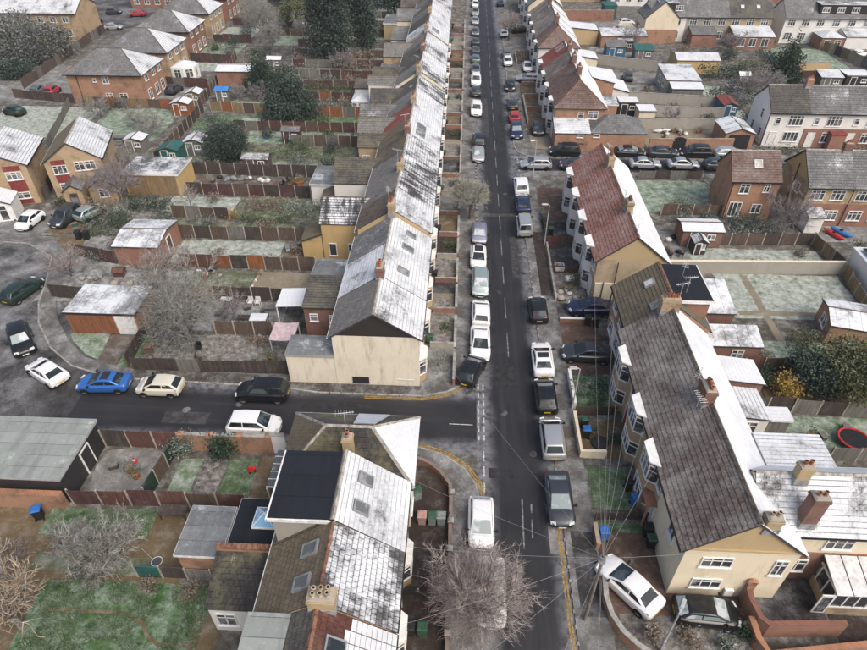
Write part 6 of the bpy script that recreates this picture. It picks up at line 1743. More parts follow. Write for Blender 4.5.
F('short weathered fence below the frosted lawn strip', (-33.4, 62.6), (-26.6, 62.4), 1.5, ('wood_brown', 'wood_dark'), 'board', 'rail_pale')
F('dark fence with pale posts south of the junk strewn plot', (-33.6, 68.3), (-18.2, 68.0), 1.6, ('wood_dark', 'wood_maroon'), 'board', 'rail_pale')
F('dark fence north of the junk strewn plot', (-35.0, 74.1), (-18.0, 73.5), 1.6, ('wood_dark',), 'board', 'rail_pale')
F('grey-brown fence behind the sheds with green door', (-24.3, 83.5), (-13.9, 83.4), 1.6, ('wood_brown', 'wood_grey'), 'board', 'rail_pale')
F('maroon low fence south of the big frosted conifer', (-34.0, 88.8), (-14.0, 88.6), 1.5, ('wood_red', 'wood_maroon', 'wood_brown'), 'board', 'rail_pale')
F('long fence with bright orange panel behind the conifer', (-40.0, 96.4), (-27.2, 95.0), 1.6, ('wood_tan', 'wood_orange', 'wood_tan', 'wood_brown', 'wood_tan', 'wood_tan', 'wood_tan'), 'board', 'rail_pale', seed=-1)
F('orange fence run between the conifer and terrace wings', (-24.6, 94.9), (-14.6, 94.7), 1.6, ('wood_orange',), 'board', 'rail_pale')
F('maroon fence by the white conservatory', (-25.4, 101.4), (-17.6, 101.0), 1.6, ('wood_maroon', 'wood_dark', 'wood_orange'), 'board', 'rail_pale')
F('long dark red fence with pale posts beyond the white conservatory', (-29.4, 113.0), (-14.2, 112.4), 1.6, ('wood_maroon', 'wood_red'), 'board', 'rail_pale')
for k, (x0, x1, y) in enumerate(((-30, -14.5, 107.5), (-32, -15, 119.5), (-33, -15, 126), (-34, -15, 133), (-40, -16, 141), (-40, -17, 149), (-40, -17, 157))): F('distant fence between far terrace back gardens', (x0, y), (x1, y - .4), 1.5, ('wood_brown', 'wood_grey', 'wood_maroon'), 'board', 'rail_pale', 'distant back garden fences', 2.6)
F('brown fence down the western ends of the back gardens', (-41.0, 76.5), (-41.0, 96.0), 1.6, ('wood_dark', 'wood_brown'), 'board', 'rail_pale')
F('maroon fence along the detached house gardens', (-42.0, 96.5), (-44.0, 124), 1.6, ('wood_maroon', 'wood_brown'), 'board', 'rail_pale')
# ground surfaces
rect('garden', -27, -14, 37.4, 41.7, 'litter', None, .1); rect('garden', -24, -16, 42.2, 46.7, 'rough_winter', None, .1); rect('garden', -27, -20.4, 49.2, 51.9, 'lawn_dull', None, .1); rect('path', -26, -20.6, 47.4, 49.1, 'dirt_tan', None, .1)
rect('patio', -20.2, -13.9, 47.5, 51.9, 'gravel_pale', None, .05); rect('lawn', -30.3, -18.9, 53.0, 57.7, 'lawn_white', None, .12); rect('patio', -18.6, -16.3, 53, 57.6, 'dirt_tan', None, .08)
rect('lawn', -31, -16.3, 58.4, 61.6, 'lawn_dull', None, .1); rect('lawn', -35.3, -26.8, 63.8, 67.7, 'lawn_white', None, .12); rect('garden', -26.6, -16.2, 62.5, 67.7, 'lawn_dull', None, .1)
rect('garden', -34.4, -19, 68.6, 73.3, 'paver_brown', None, .1); rect('garden', -24, -18.2, 68.6, 71, 'dirt_tan', None, .1); rect('lawn', -34.5, -18.5, 74.0, 78.2, 'lawn_frost', None, .1); rect('lawn', -40, -14.5, 78.4, 83.2, 'lawn_dull', None, .1)
rect('lawn', -40, -14.2, 84, 88.3, 'lawn_frost', None, .1); rect('lawn', -40.5, -14.5, 89.0, 94.4, 'lawn_green', None, .1); rect('lawn', -34, -30, 89.5, 93.6, 'lawn_white', None, .1); rect('lawn', -40, -17.5, 95.8, 100.8, 'lawn_frost', None, .1)
rect('lawn', -30, -15, 101.8, 107, 'lawn_dull', None, .1); rect('lawn', -30, -15, 107.8, 112, 'lawn_white', None, .1); rect('lawn', -33, -15, 113.4, 119, 'lawn_frost', None, .1); rect('lawn', -33, -15.5, 120, 132.5, 'rough_winter', None, .1); rect('lawn', -40, -17, 133.5, 148.5, 'lawn_frost', None, .1); rect('lawn', -40, -17, 150, 175, 'lawn_white', None, .1)
rect('rough_ground', -34, -27.5, 46.6, 51.8, 'rough_winter', None, .2); rect('rough_ground', -41, -34, 46, 58, 'rough_winter', None, .2); rect('lawn', -38, -31.5, 58.6, 62.3, 'lawn_dull', None, .2); rect('rough_ground', -43, -36, 58.5, 67, 'litter', None, .2)
# outbuildings at the cul-de-sac ends
g = outbuilding('garage', 'flat grey roofed garage with orange and white doors beside frosty lawn', 'garage', -34.6, -28.3, 41.5, 45.5, 2.25, 'brick_orange', 'sheet_frost', 'flat', fascia='upvc_black')
for x0, x1, mt, nm in ((-34.5, -30.4, 'wood_orange', 'garage_door'), (-30.2, -28.4, 'door_white', 'garage_door')):
    mb = MB(); mb.box(x0, x1, 41.4, 41.47, .05, 2.1); gd = part(g, nm, mb, mt); mb = MB()
    for k in range(int((x1 - x0) / .3)): mb.box(x0 + .05 + k * .3, x0 + .3 + k * .3, 41.375, 41.397, .1, 2.05)
    part(gd, 'boards', mb, mt)
rect('driveway', -31.0, -28.8, 37.3, 41.3, 'paver_brown', .04, .05); rect('lawn', -28.7, -27.2, 37.2, 41.3, 'lawn_green', .05, .05)
sheet('lawn', [(-34.8, 41.4), (-31.1, 41.4), (-30.6, 38.0), (-31.9, 38.5), (-34.1, 40.4)], .05, 'lawn_frost')
F('short dark fence beside the orange doored garage', (-27.6, 37.2), (-27.8, 41.4), 1.4, ('wood_dark',), 'board', 'wood_brown')
g = outbuilding('workshop', 'red brick workshop with ribbed frosted sheet roof', 'workshop', -35.2, -30.6, 52.4, 57.8, 2.35, 'brick_red', 'sheet_frost', 'gable', axis='x', rise=.5)
mb = MB()
for k in range(10):
    x = -35.2 + k * .52; mb.box(x - .025, x + .025, 52.45, 52.5, 2.5, 2.52)
door(g, -30.6, 55.0, .02, 0, .9, 2.0, 'wood_brown')
g = outbuilding('garage', 'flat roofed garage with yellow timber front and half-thawed felt', 'garage', -41.0, -34.2, 67.9, 72.6, 2.7, 'render_yellow', 'felt_frost', 'flat')
for k in range(5): mb = MB(); mb.box(-40.7 + k * 1.25, -39.5 + k * 1.25, 67.82, 67.88, .1, 2.5); part(g, 'door_panel', mb, 'wood_tan')
F('brown slatted fence beside the brick workshop', (-40.5, 53.8), (-35.6, 52.6), 1.5, ('wood_dark', 'wood_maroon'), 'lap', 'wood_brown'); F('tan timber gate panels by the dark estate car', (-39.2, 46.6), (-35.2, 46.4), 1.5, ('wood_tan', 'wood_brown'), 'board', 'wood_brown')
sheet('patio', [(-46.0, 57.9), (-40, 57.6), (-40, 55.0), (-43.6, 55.4)], .03, 'dirt_tan')
# structures behind the terrace
def canopy(label, x0, x1, y0, y1, h, mat, slopez=.15, post='upvc', name='canopy', sag=0):
    r = thing(name, label, 'canopy', ((x0 + x1) / 2, (y0 + y1) / 2, 0))
    for x in (x0 + .08, x1 - .08):
        for y in (y0 + .08, y1 - .08): m = MB(); m.box(x - .04, x + .04, y - .04, y + .04, -.02, h); part(r, 'post', m, post)
    m = MB(); n = 6
    for i in range(n):
        a, b = x0 + (x1 - x0) * i / n, x0 + (x1 - x0) * (i + 1) / n
        z = lambda x: h + slopez * (x - x0) / (x1 - x0) - sag * 4 * ((x - x0) / (x1 - x0)) * (1 - (x - x0) / (x1 - x0))
        slope(m, (a, y0, z(a) + .02), (b, y0, z(b) + .02), (b, y1, z(b) + .06), (a, y1, z(a) + .06), False, base=.03)
    part(r, 'roof', m, [mat, mat]); return r
canopy('white sheet carport roof behind the terrace wing', -16.2, -13.5, 43.3, 46.0, 2.2, 'sheet_white'); canopy('sagging pale pink fabric gazebo behind the cream gable', -15.7, -13.6, 38.9, 41.2, 2.1, 'fabric_pink', .05, 'metal_pale', 'gazebo', .12)
canopy('small white pent roof over the log store', -18.5, -17.0, 42.3, 43.3, 1.3, 'sheet_white', .05, 'wood_brown')
shed('small dark red shed with grey roof by the green water butt', -25.5, -23.0, 84.0, 85.6, 1.9, 'wood_maroon', 'roof_slate_grey', 'gable', 'x', .4); shed('low white roofed shed behind the junk plot', -28.6, -25.2, 75.1, 76.8, 1.7, 'wood_brown', 'roof_frost', 'gable', 'x', .5)
shed('green painted shed by the flat yellow garage', -40.4, -37.8, 76.8, 79.4, 1.9, 'teal_wood', 'teal_wood', 'gable', 'y', .4); shed('grey glassy greenhouse shed beside the round evergreen', -38.0, -35.3, 79.5, 82.0, 1.9, 'glass_pale', 'sheet_frost', 'gable', 'y', .5, name='greenhouse', cat='greenhouse')
shed('orange garden shed with snowy roof by the detached house fence', -45.3, -42.5, 94.0, 96.0, 1.9, 'wood_orange', 'roof_white', 'gable', 'y', .45)
shed('orange shed with snow roof standing just behind the first', -44.6, -42.4, 98.6, 100.6, 1.9, 'wood_tan', 'roof_white', 'gable', 'y', .45)
g = outbuilding('brick_garage', 'long red brick garage with bright white snow roof', 'garage', -42.6, -36.4, 108.2, 112.4, 2.5, 'brick_red', 'roof_white', 'gable', axis='x', rise=.5)
# white conservatory behind the terrace
r = thing('conservatory', 'white hipped conservatory on a terrace back garden', 'conservatory', (-15.6, 96, 0)); block(r, -17.1, -14.4, 95.2, 98.3, 2.3, 'upvc', 'sheet_white', 'conservatory', 'hip', .7)
for k in range(3): window(r, -16.7 + k * .95, 95.2, .6, -90, .8, 1.5, 0)
r = thing('shed_row', 'low slate roofed store with two pale windows beyond the maroon fence', 'shed', (-16.5, 101, 0)); block(r, -17.6, -14.4, 101.6, 103.8, 2.2, 'render_white', 'roof_dark', 'store', 'mono_s', .8)
# vegetation in the gardens
bare_tree('bare_tree', 'big spreading frosted bare tree beside the orange and white garage', -24.2, 41.6, 6.2, 4.3, 150, 'twig_grey', 'bark_frost', 9, 8, 7, 4, .28, .2, .85, 1.35); hedge('grey frosted bramble mound under the big bare tree', -27.0, -22.6, 38.4, 41.4, 1.1, 'leaf_grey', 151, None, 55, .15, 'bramble', 'shrub')
bare_tree('bare_shrub', 'pinkish bare bush against the brick workshop', -29.5, 50.4, 3.4, 2.6, 152, 'twig_pink', 'bark', 7, 7, 6, 4, .2, .07, .8, 1.2, cat='shrub'); bare_tree('bare_shrub', 'tangled mauve shrub east of the big bare tree', -20.8, 44.4, 2.2, 1.7, 153, 'twig_mauve', 'bark', 7, 6, 6, 3, .2, .06, .8, 1.2, cat='shrub')
bare_tree('bare_tree', 'pinkish bare bush at the cul-de-sac corner by the estate car', -39.2, 50.2, 2.9, 2.2, 154, 'twig_pink', 'bark', 7, 7, 6, 4, .2, .08, .9, 1.3); bare_tree('bare_tree', 'grey frosted tree in front of the flat yellow garage', -41.0, 66.2, 4.6, 3.4, 155, 'twig_mauve', 'bark_frost', 8, 7, 7, 4, .25, .12, .9, 1.4)
bare_tree('bare_tree', 'slim brown bare sapling by the yellow garage fence', -31.8, 64.3, 3.6, 1.4, 156, 'twig_pink', 'bark', 5, 5, 5, 3, .3, .05, 1.1, 1.1)
hedge('dark evergreen hedge by the brick workshop lawn', -42.2, -36.6, 59.0, 60.6, 1.5, 'leaf_deep', 157); hedge('russet bushes beside the frosted tree', -44.0, -39.8, 61.5, 64.5, 1.6, 'leaf_brown', 158); hedge('dark green laurel bank below the yellow garage', -39.6, -34.2, 63.0, 65.2, 1.8, 'leaf_deep', 159); shrub('pampas grass clump with pale plumes', -39.3, 61.9, .9, 1.5, 'leaf_frost', 160, 900, .22)
hedge('frosted evergreen shrubs behind the yellow wing', -20.2, -15.8, 62.4, 65.0, 1.7, 'leaf_frost', 161); hedge('clipped green hedge strip behind the terrace', -26.0, -18.8, 61.3, 62.6, .9, 'leaf_hedge', 162); shrub('yellow flowering shrub in the hedge line', -26.3, 62.6, .7, 1.2, 'leaf_yellow', 163, 500, .14); hedge('brown frosty shrubs along the lawn strip', -25.6, -20.6, 63.6, 66.6, 1.2, 'leaf_brown', 164)
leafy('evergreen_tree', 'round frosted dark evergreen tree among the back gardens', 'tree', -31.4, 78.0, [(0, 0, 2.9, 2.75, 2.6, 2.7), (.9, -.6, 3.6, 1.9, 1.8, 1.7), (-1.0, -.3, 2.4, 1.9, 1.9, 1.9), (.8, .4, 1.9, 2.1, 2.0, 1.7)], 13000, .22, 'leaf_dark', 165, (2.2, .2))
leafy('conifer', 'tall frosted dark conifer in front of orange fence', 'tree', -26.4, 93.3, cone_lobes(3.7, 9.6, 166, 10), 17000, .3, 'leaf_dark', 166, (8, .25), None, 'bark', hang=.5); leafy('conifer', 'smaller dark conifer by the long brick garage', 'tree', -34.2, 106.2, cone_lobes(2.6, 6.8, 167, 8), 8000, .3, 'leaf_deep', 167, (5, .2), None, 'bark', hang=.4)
hedge('long frosted grass-green hedge behind the low shed', -35.0, -19.8, 78.3, 80.6, 1.4, 'leaf_hedge', 168, None, 35, .2); hedge('brown-green clipped hedge beyond the conservatory', -28, -17.6, 104.4, 106.2, 1.7, 'leaf_hedge', 169, None, 35, .24); shrub('frosty bush by the small white table', -28.2, 85.9, 1.0, 1.5, 'leaf_dark', 170, 700, .18)
for k, (x, y, r_, h_, mt, lb) in enumerate(((-37.5, 101.6, 1.9, 2.6, 'twig_mauve', 'purple-grey bare bush by the blue tarpaulin'), (-34.0, 101.8, 1.9, 2.4, 'twig_mauve', 'purple-grey bare bush behind the tall conifer'), (-31.0, 98.6, 1.8, 2.0, 'twig_grey', 'silvery bush west of the tall conifer'))): bare_tree('bare_shrub', lb, x, y, h_, r_, 171 + k, mt, 'bark', 6, 6, 5, 3, .2, .07, .8, 1.7, cat='shrub')
# tall trees beyond
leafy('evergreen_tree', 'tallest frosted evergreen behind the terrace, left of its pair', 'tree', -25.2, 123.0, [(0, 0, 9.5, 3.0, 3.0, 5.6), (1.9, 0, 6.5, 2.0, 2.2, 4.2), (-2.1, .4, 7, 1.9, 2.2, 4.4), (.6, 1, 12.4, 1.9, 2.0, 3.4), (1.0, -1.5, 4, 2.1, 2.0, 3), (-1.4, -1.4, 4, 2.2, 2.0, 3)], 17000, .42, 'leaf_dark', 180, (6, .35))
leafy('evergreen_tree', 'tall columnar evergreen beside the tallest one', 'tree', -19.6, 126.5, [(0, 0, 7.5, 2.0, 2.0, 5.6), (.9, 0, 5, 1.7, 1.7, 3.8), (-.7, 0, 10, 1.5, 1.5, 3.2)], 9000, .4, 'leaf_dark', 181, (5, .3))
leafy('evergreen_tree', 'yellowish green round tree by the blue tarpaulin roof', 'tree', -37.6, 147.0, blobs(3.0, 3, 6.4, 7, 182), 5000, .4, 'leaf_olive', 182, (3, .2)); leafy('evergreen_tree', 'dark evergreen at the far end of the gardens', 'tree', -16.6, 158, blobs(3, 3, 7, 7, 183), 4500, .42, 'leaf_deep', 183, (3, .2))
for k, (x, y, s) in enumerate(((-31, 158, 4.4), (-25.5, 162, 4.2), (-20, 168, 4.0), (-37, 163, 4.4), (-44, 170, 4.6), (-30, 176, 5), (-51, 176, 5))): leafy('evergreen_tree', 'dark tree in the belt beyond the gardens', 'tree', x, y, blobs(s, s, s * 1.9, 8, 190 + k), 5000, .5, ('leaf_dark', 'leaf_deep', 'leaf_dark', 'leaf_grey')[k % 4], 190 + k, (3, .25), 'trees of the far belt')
for k, (x, y, h_, r_) in enumerate(((-42.3, 136.5, 8.2, 4.0), (-47.5, 150, 7, 3.6), (-38.0, 128.5, 5.4, 3.2), (-33, 137, 5.0, 3.0))): bare_tree('bare_tree', ('tall grey bare tree by the brown garden fences', 'grey bare tree behind the far brick houses', 'silvery bare tree over the snowy shrubs', 'pale bare tree near the small white roofed shed')[k], x, y, h_, r_, 200 + k, 'twig_grey', 'bark_frost', 8, 7, 6, 3, .3, .16, 1.0, 2.2)
for k, (x0, x1, y0, y1, h_, mt) in enumerate(((-32, -26.5, 115, 117.5, 1.5, 'leaf_grey'), (-24, -17, 116, 118.2, 1.7, 'leaf_brown'), (-23, -16.5, 120.5, 124, 2.2, 'leaf_brown'), (-32, -26, 120.5, 124, 1.8, 'leaf_brown'), (-34.5, -30.5, 125.5, 129, 1.6, 'leaf_grey'), (-41.5, -36, 118, 122.5, 1.2, 'leaf_grey'), (-24, -18, 134, 138, 1.6, 'leaf_hedge'), (-42, -37, 124, 126, 1.3, 'leaf_deep'), (-23, -17, 143, 147, 2.0, 'leaf_grey'))): hedge('tangled winter shrubs in the far terrace gardens', x0, x1, y0, y1, h_, mt, 210 + k, 'winter shrubs in the far gardens', 22, .3, 'shrubbery', 'shrub')
bare_tree('bare_shrub', 'frosted bare bushes under the tallest evergreen', -22.5, 118.6, 3.0, 2.6, 221, 'twig_mauve', 'bark', 7, 6, 6, 3, .2, .08, .9, 2.0, cat='shrub')
for k, (x0, x1, y0, y1, w_, r_, lb) in enumerate(((-34.8, -31.6, 142, 144.5, 'wood_grey', 'roof_white', 'small white roofed shed by the yellowish tree'), (-30.4, -27.4, 143.5, 146, 'shed_blue', 'tarp_blue', 'shed covered with bright blue tarpaulin'), (-30.6, -27.8, 135, 137, 'teal_wood', 'teal_wood', 'dark teal shed in the far gardens'), (-40.3, -38.2, 100.2, 102, 'wood_grey', 'tarp_blue', 'low shed with slate blue sheet roof'), (-36.2, -33.6, 117.2, 119, 'wood_grey', 'roof_white', 'low snow covered shed by the silvery bare tree'))): shed(lb, x0, x1, y0, y1, 1.9, w_, r_, 'gable', 'x', .45)
# garden clutter
for k, (x, y, a) in enumerate(((-19.6, 46.2, 90), (-18.9, 46.2, 90))): garden_chair('white plastic garden chair against the dark fence', x, y, a - 180, 'plastic_white', 'white chairs by the dark fence')
garden_table('white garden table by the dark fence', -21.9, 46.2, 1.1, .7, .7, 'plastic_white'); garden_table('low black table in the untidy garden', -19.6, 43.9, 1.1, .6, .45, 'wood_dark'); garden_table('weathered timber bench table behind the pink gazebo', -17.3, 45.3, 1.6, .6, .6, 'wood_grey')
heap('bag_heap', 'heap of dark rubbish bags on the junk plot', 'rubbish', -30.3, 72.5, 6, 231, ['black_plastic', 'bin_grey']); heap('bag_heap', 'heap of white builder bags on the junk plot', 'rubbish', -25.0, 72.1, 7, 232, ['plastic_white', 'render_grey', 'plastic_white']); heap('junk_heap', 'heap of grey branches and white sacking', 'rubbish', -27.4, 72.7, 7, 233, ['plastic_white', 'bark_frost', 'litter']); heap('stone_heap', 'white stones on the dull lawn by orange panels', 'stones', -25.0, 51.4, 6, 234, ['plastic_white', 'kerbstone'])
heap('rubble_heap', 'frosted rubble heap west of the pinkish bush', 'rubble', -33.0, 48.8, 9, 235, ['kerbstone', 'render_grey', 'concrete_yard']); heap('rubble_heap', 'frosted rubble heap by the tan gate panels', 'rubble', -36.6, 49.6, 9, 236, ['kerbstone', 'concrete_yard'])
r = thing('flower_planter', 'terracotta planter of yellow and white flowers on the junk plot', 'planter', (-20.4, 71.4, .03)); m = MB(); m.cyl((0, 0), .45, 0, .5, 12, 0, .55); part(r, 'pot', m, 'pot', local=True); link('foliage', leaf_mesh([(0, 0, .75, .5, .5, .3)], 300, .16, 'leaf_yellow', 7), r); link('frosted_top', leaf_mesh([(0, 0, 1.05, .45, .45, .15)], 200, .16, 'leaf_frost', 8), r)
r = thing('wooden_kennel', 'rusty brown box kennel among the rubble', 'kennel', (-34.3, 50.6, .02)); m = MB(); m.box(-.5, .5, -.4, .4, 0, .6); part(r, 'box', m, 'wood_red', local=True); m = MB(); slope(m, (-.6, -.5, .6), (.6, -.5, .6), (.6, 0, .9), (-.6, 0, .9), False); slope(m, (.6, .5, .6), (-.6, .5, .6), (-.6, 0, .9), (.6, 0, .9), False); part(r, 'roof', m, ['wood_red', 'wood_red'], local=True)
for k, (x, y) in enumerate(((-41.9, 57.3), (-41.0, 57.3))): wheelie_bin('dark bin beside the cul-de-sac patio path', x, y, 0, 'bin_black', None, 'bins by the cul-de-sac patio')
wheelie_bin('small brown crate bin under the bare tree', -26.4, 38.9, 10, 'bin_brown'); wheelie_bin('green bin under the terrace carport', -14.2, 42.6, 0, 'bin_green'); wheelie_bin('green water butt bin behind the small red shed', -24.2, 83.7, 0, 'bin_green', 'tarp_blue')
r = thing('clothes_post', 'white forked clothes post in the littered garden', 'post', (-21.0, 42.4, 0)); m = MB(); m.tube([(0, 0, 0), (-.7, -.6, 1.5)], .05, 6); part(r, 'post', m, 'rail_pale', local=True); m = MB(); m.tube([(0, 0, 0), (.5, .2, 1.0)], .05, 6); part(r, 'strut', m, 'rail_pale', local=True)
r = thing('log_edging', 'pale log edging between lawn and gravel patio', 'edging', (-20.3, 49, .02));
for k in range(9): m = MB(); m.tube([(0.02 * k, k * .33, .12), (.02 * k, k * .33 + .3, .12)], .12 + .02 * (k % 3), 8); part(r, 'log', m, 'plastic_white' if k % 3 == 0 else 'wood_pale', local=True)
# ------------------------------------------------------------------ cul-de-sac houses (gable to the front)
def gable_house(label, x, y, rz, wf, dp, eave, ridge, wall, rl, rr_, name='cul_de_sac_house'):
    """ridge runs away from the gable front; x, y = left front corner; front faces local -y"""
    return house(name, label, (x + cos(radians(rz)) * wf, y + sin(radians(rz)) * wf), rz, dp, wf, eave, ridge, wall, rr_, rl, 'gable', 'gable', .25, ridgem='ridge_pale')
ca = radians(17)
def P2(x, y, u, v, a=ca): return x + cos(a) * u - sin(a) * v, y + sin(a) * u + cos(a) * v
ch = gable_house('tan brick gabled house with red panels and mossy roof at the cul-de-sac', -49.0, 66.2, 17, 6.2, 8.5, 4.8, 6.9, 'brick_buff', 'roof_olive', 'roof_snow')
def fw(h, u, z, w=1.3, hh=1.1, m=2, x=-49.0, y=66.2):
    px, py = P2(x, y, u, -.0); return window(h, px, py, z, -90 + 17, w, hh, m)
fw(ch, 1.5, 3.2, 1.5, 1.1, 2); fw(ch, 1.5, .9, 1.4, 1.1, 2); fw(ch, 3.7, 3.4, 1.1, 1.1, 1); fw(ch, 4.9, 3.4, 1.1, 1.1, 1)
for z0, z1 in ((4.3, 4.9), (2.1, 3.1)):
    pts = [P2(-49.0, 66.2, .75, -.035), P2(-49.0, 66.2, 2.25, -.035), P2(-49.0, 66.2, 2.25, .05), P2(-49.0, 66.2, .75, .05)]; mb = MB(); mb.prism(pts, z0, z1); part(ch, 'red_panel', mb, 'red_panel')
r = outbuilding('porch', 'small gabled brick porch annexe joined to the tan cul-de-sac house', 'annexe', -46.9, -44.9, 64.2, 66.6, 2.2, 'brick_buff', 'roof_slate_grey', 'gable', None, 17, axis='y', rise=.8)
window(r, -45.9, 64.2, .4, -90, .9, 1.5, 0, mat='timber_brown')
r = outbuilding('annexe', 'grey roofed brick annexe with white window beside the porch', 'annexe', -44.5, -41.6, 65.6, 68.2, 2.2, 'brick_buff', 'roof_slate_grey', 'gable', None, 17, axis='y', rise=1.0)
window(r, -43.0, 65.6, .8, -90, 1.1, 1.1, 1)
ch2 = gable_house('white ribbed roof house with dark red panels at the cul-de-sac edge', -57.5, 63.2, 17, 7.2, 8.0, 5.0, 6.8, 'brick_buff', 'roof_snow', 'roof_snow')
def fw2(u, z, w, hh, m, mat='upvc', gl='glass'): px, py = P2(-57.5, 63.2, u, 0); return window(ch2, px, py, z, -73, w, hh, m, True, mat, gl)
fw2(5.6, 3.2, 1.7, 1.0, 2, 'upvc', 'glass_pale'); fw2(5.6, .8, 1.6, .8, 1)
for z0, z1 in ((4.3, 4.9), (1.7, 3.1), (.1, .7)):
    pts = [P2(-57.5, 63.2, u, v) for u, v in ((4.7, -.035), (6.5, -.035), (6.5, .05), (4.7, .05))]; mb = MB(); mb.prism(pts, z0, z1); part(ch2, 'red_panel', mb, 'red_panel')
r = outbuilding('porch', 'white glazed porch with snowy roof at the cul-de-sac edge', 'porch', -54.6, -51.4, 60.4, 63.3, 2.2, 'upvc', 'roof_white', 'gable', None, 17, axis='y', rise=.8)
window(r, -53.6, 60.4, .2, -90, .9, 1.9, 0); window(r, -52.4, 60.4, .2, -90, .9, 1.9, 0)
sheet('forecourt', [(-54, 58.2), (-45.5, 57.8), (-42.5, 60.5), (-43.5, 64.5), (-53, 62.5)], .03, 'concrete_yard'); sheet('forecourt', [(-46.6, 58.3), (-43.6, 58.4), (-42.6, 61.5), (-45.6, 62.5)], .04, 'dirt_tan')
fence('dark timber screen between the cul-de-sac houses', (-50.3, 66.0), (-52.6, 73.5), 1.7, ('wood_dark',), 'board', 'wood_dark')
hedge('low dark hedge below the tan cul-de-sac house', -49.0, -46.6, 64.4, 65.2, .9, 'leaf_deep', 301); hedge('pale trimmed hedge by the dirt drive', -42.0, -38.6, 57.9, 59.0, 1.0, 'leaf_hedge', 302)
# ------------------------------------------------------------------ detached brick houses further back
def hipbox(label, x0, x1, y0, y1, eave, ridge, wall, rs, re, name='detached_house'):
    """hipped house, ridge along x when wider"""
    h = house(name, label, (x0, y0), -90, x1 - x0, y1 - y0, eave, ridge, wall, rs, 'roof_frost', 'hip', 'hip', .4, None, 'house', False, hipm=('roof_slate_grey', re), ridgem='ridge_dark')
    return h
h = hipbox('orange brick detached house with frosted hip roof above the green lawn', -63.0, -51.0, 98.3, 106.8, 5.0, 7.6, 'brick_orange', 'roof_slate_grey', 'roof_snow')
for x, w in ((-56.8, .9),): window(h, x, 98.3, 3.4, -90, 1.0, 1.1, 1)
window(h, -58.6, 98.3, 3.6, -90, .5, .6, 0); window(h, -56.9, 98.3, .8, -90, 1.1, 1.1, 1); window(h, -54.6, 98.3, .8, -90, 1.3, 1.1, 1)
for y in (100.2, 103.0, 105.3): window(h, -51.0, y, 3.4, 0, 1.2, 1.1, 1); window(h, -51.0, y, .4, 0, 1.3, 1.7, 1)
pipe(h, [(-61.4, 98.22, 4.9), (-61.4, 98.22, .1)])
for k, (x0, x1, y0, y1, wl, lb) in enumerate(((-62.5, -51.6, 110.5, 119.5, 'brick_buff', 'buff brick house with vented hip roof and round conservatory'), (-63.2, -52.6, 124, 133, 'brick_red', 'dark red brick house with many back windows'), (-64, -53.4, 138, 147, 'brick_buff', 'buff house behind the dark red brick one'), (-65, -54, 152, 161, 'brick_red', 'red brick house at the far left background'), (-66, -55, 166, 175, 'brick_buff', 'buff house at the very back of the detached row'))):
    h = hipbox(lb, x0, x1, y0, y1, 5.0, 7.6, wl, 'roof_slate_grey', 'roof_snow')
    for y in (y0 + 1.5, y0 + 4.4, y0 + 7.2): window(h, x1, y, 3.4, 0, 1.2, 1.1, 1); window(h, x1, y, .5, 0, 1.3, 1.6, 1)
    for x in (x0 + 3, x0 + 7): window(h, x, y0, 3.4, -90, 1.1, 1.1, 1)
r = thing('conservatory', 'round white conservatory behind the buff brick house', 'conservatory', (-49.5, 112.5, 0)); pl = [(-51.5, 110.6), (-49.2, 110.3), (-47.6, 111.4), (-47.4, 113.2), (-48.6, 114.6), (-51.5, 114.6)]
m = MB(); m.prism(pl, -.05, 2.2); part(r, 'wall', m, 'upvc'); m = MB(); pc = (-49.6, 112.6, 3.0)
for k in range(len(pl)): a, b = pl[k], pl[(k + 1) % len(pl)]; m.face([(a[0], a[1], 2.21), (b[0], b[1], 2.21), pc])
part(r, 'roof', m, 'sheet_white')
for (x, y, a) in ((-50.3, 110.42, -97), (-48.4, 110.84, -55), (-47.5, 112.3, 5)): window(r, x, y, .5, a, 1.3, 1.5, 1)
rect('lawn', -56, -44.5, 84, 96.5, 'lawn_frost', None, .3); rect('lawn', -73, -57.5, 84.5, 97, 'lawn_white', None, .3); rect('patio', -51, -45.5, 97, 106.5, 'concrete_yard', None, .1); rect('lawn', -51, -44.5, 116, 121, 'lawn_white', None, .1); rect('lawn', -52.5, -44.8, 123, 134, 'lawn_frost', None, .1); rect('lawn', -53, -45, 136, 147, 'lawn_white', None, .1)
fence('orange-brown fence behind the detached house lawn', (-61.0, 97.6), (-44.8, 96.8), 1.5, ('wood_tan', 'wood_orange', 'wood_brown'), 'board', 'wood_brown'); fence('brown fence east of the parked cars by the detached house', (-74.5, 100.6), (-61.4, 98.2), 1.5, ('wood_brown', 'wood_dark'), 'board', 'wood_brown'); fence('tall fence climbing behind the big grey bush', (-75.5, 105), (-78.5, 142), 1.7, ('wood_brown', 'wood_grey'), 'board', 'wood_brown')
for y, lb in ((107.6, 'dark fence between orange house patio and conservatory garden'), (121.8, 'maroon fence behind the conservatory lawn'), (135.5, 'maroon fence behind the dark red house lawn'), (149, 'maroon fence in the furthest detached garden')): fence(lb, (-52.2, y), (-44.0, y - .6), 1.6, ('wood_maroon', 'wood_dark'), 'board', 'wood_brown')
fence('slanted grey fence down the west side of the wide white lawn', (-58.0, 80.5), (-63.5, 97.5), 1.3, ('wood_grey',), 'board', 'wood_grey')
rect('car_park', -92, -64, 99, 118, 'concrete_yard', None, .2); rect('car_park', -100, -66, 140, 172, 'old_asphalt', None, .2)
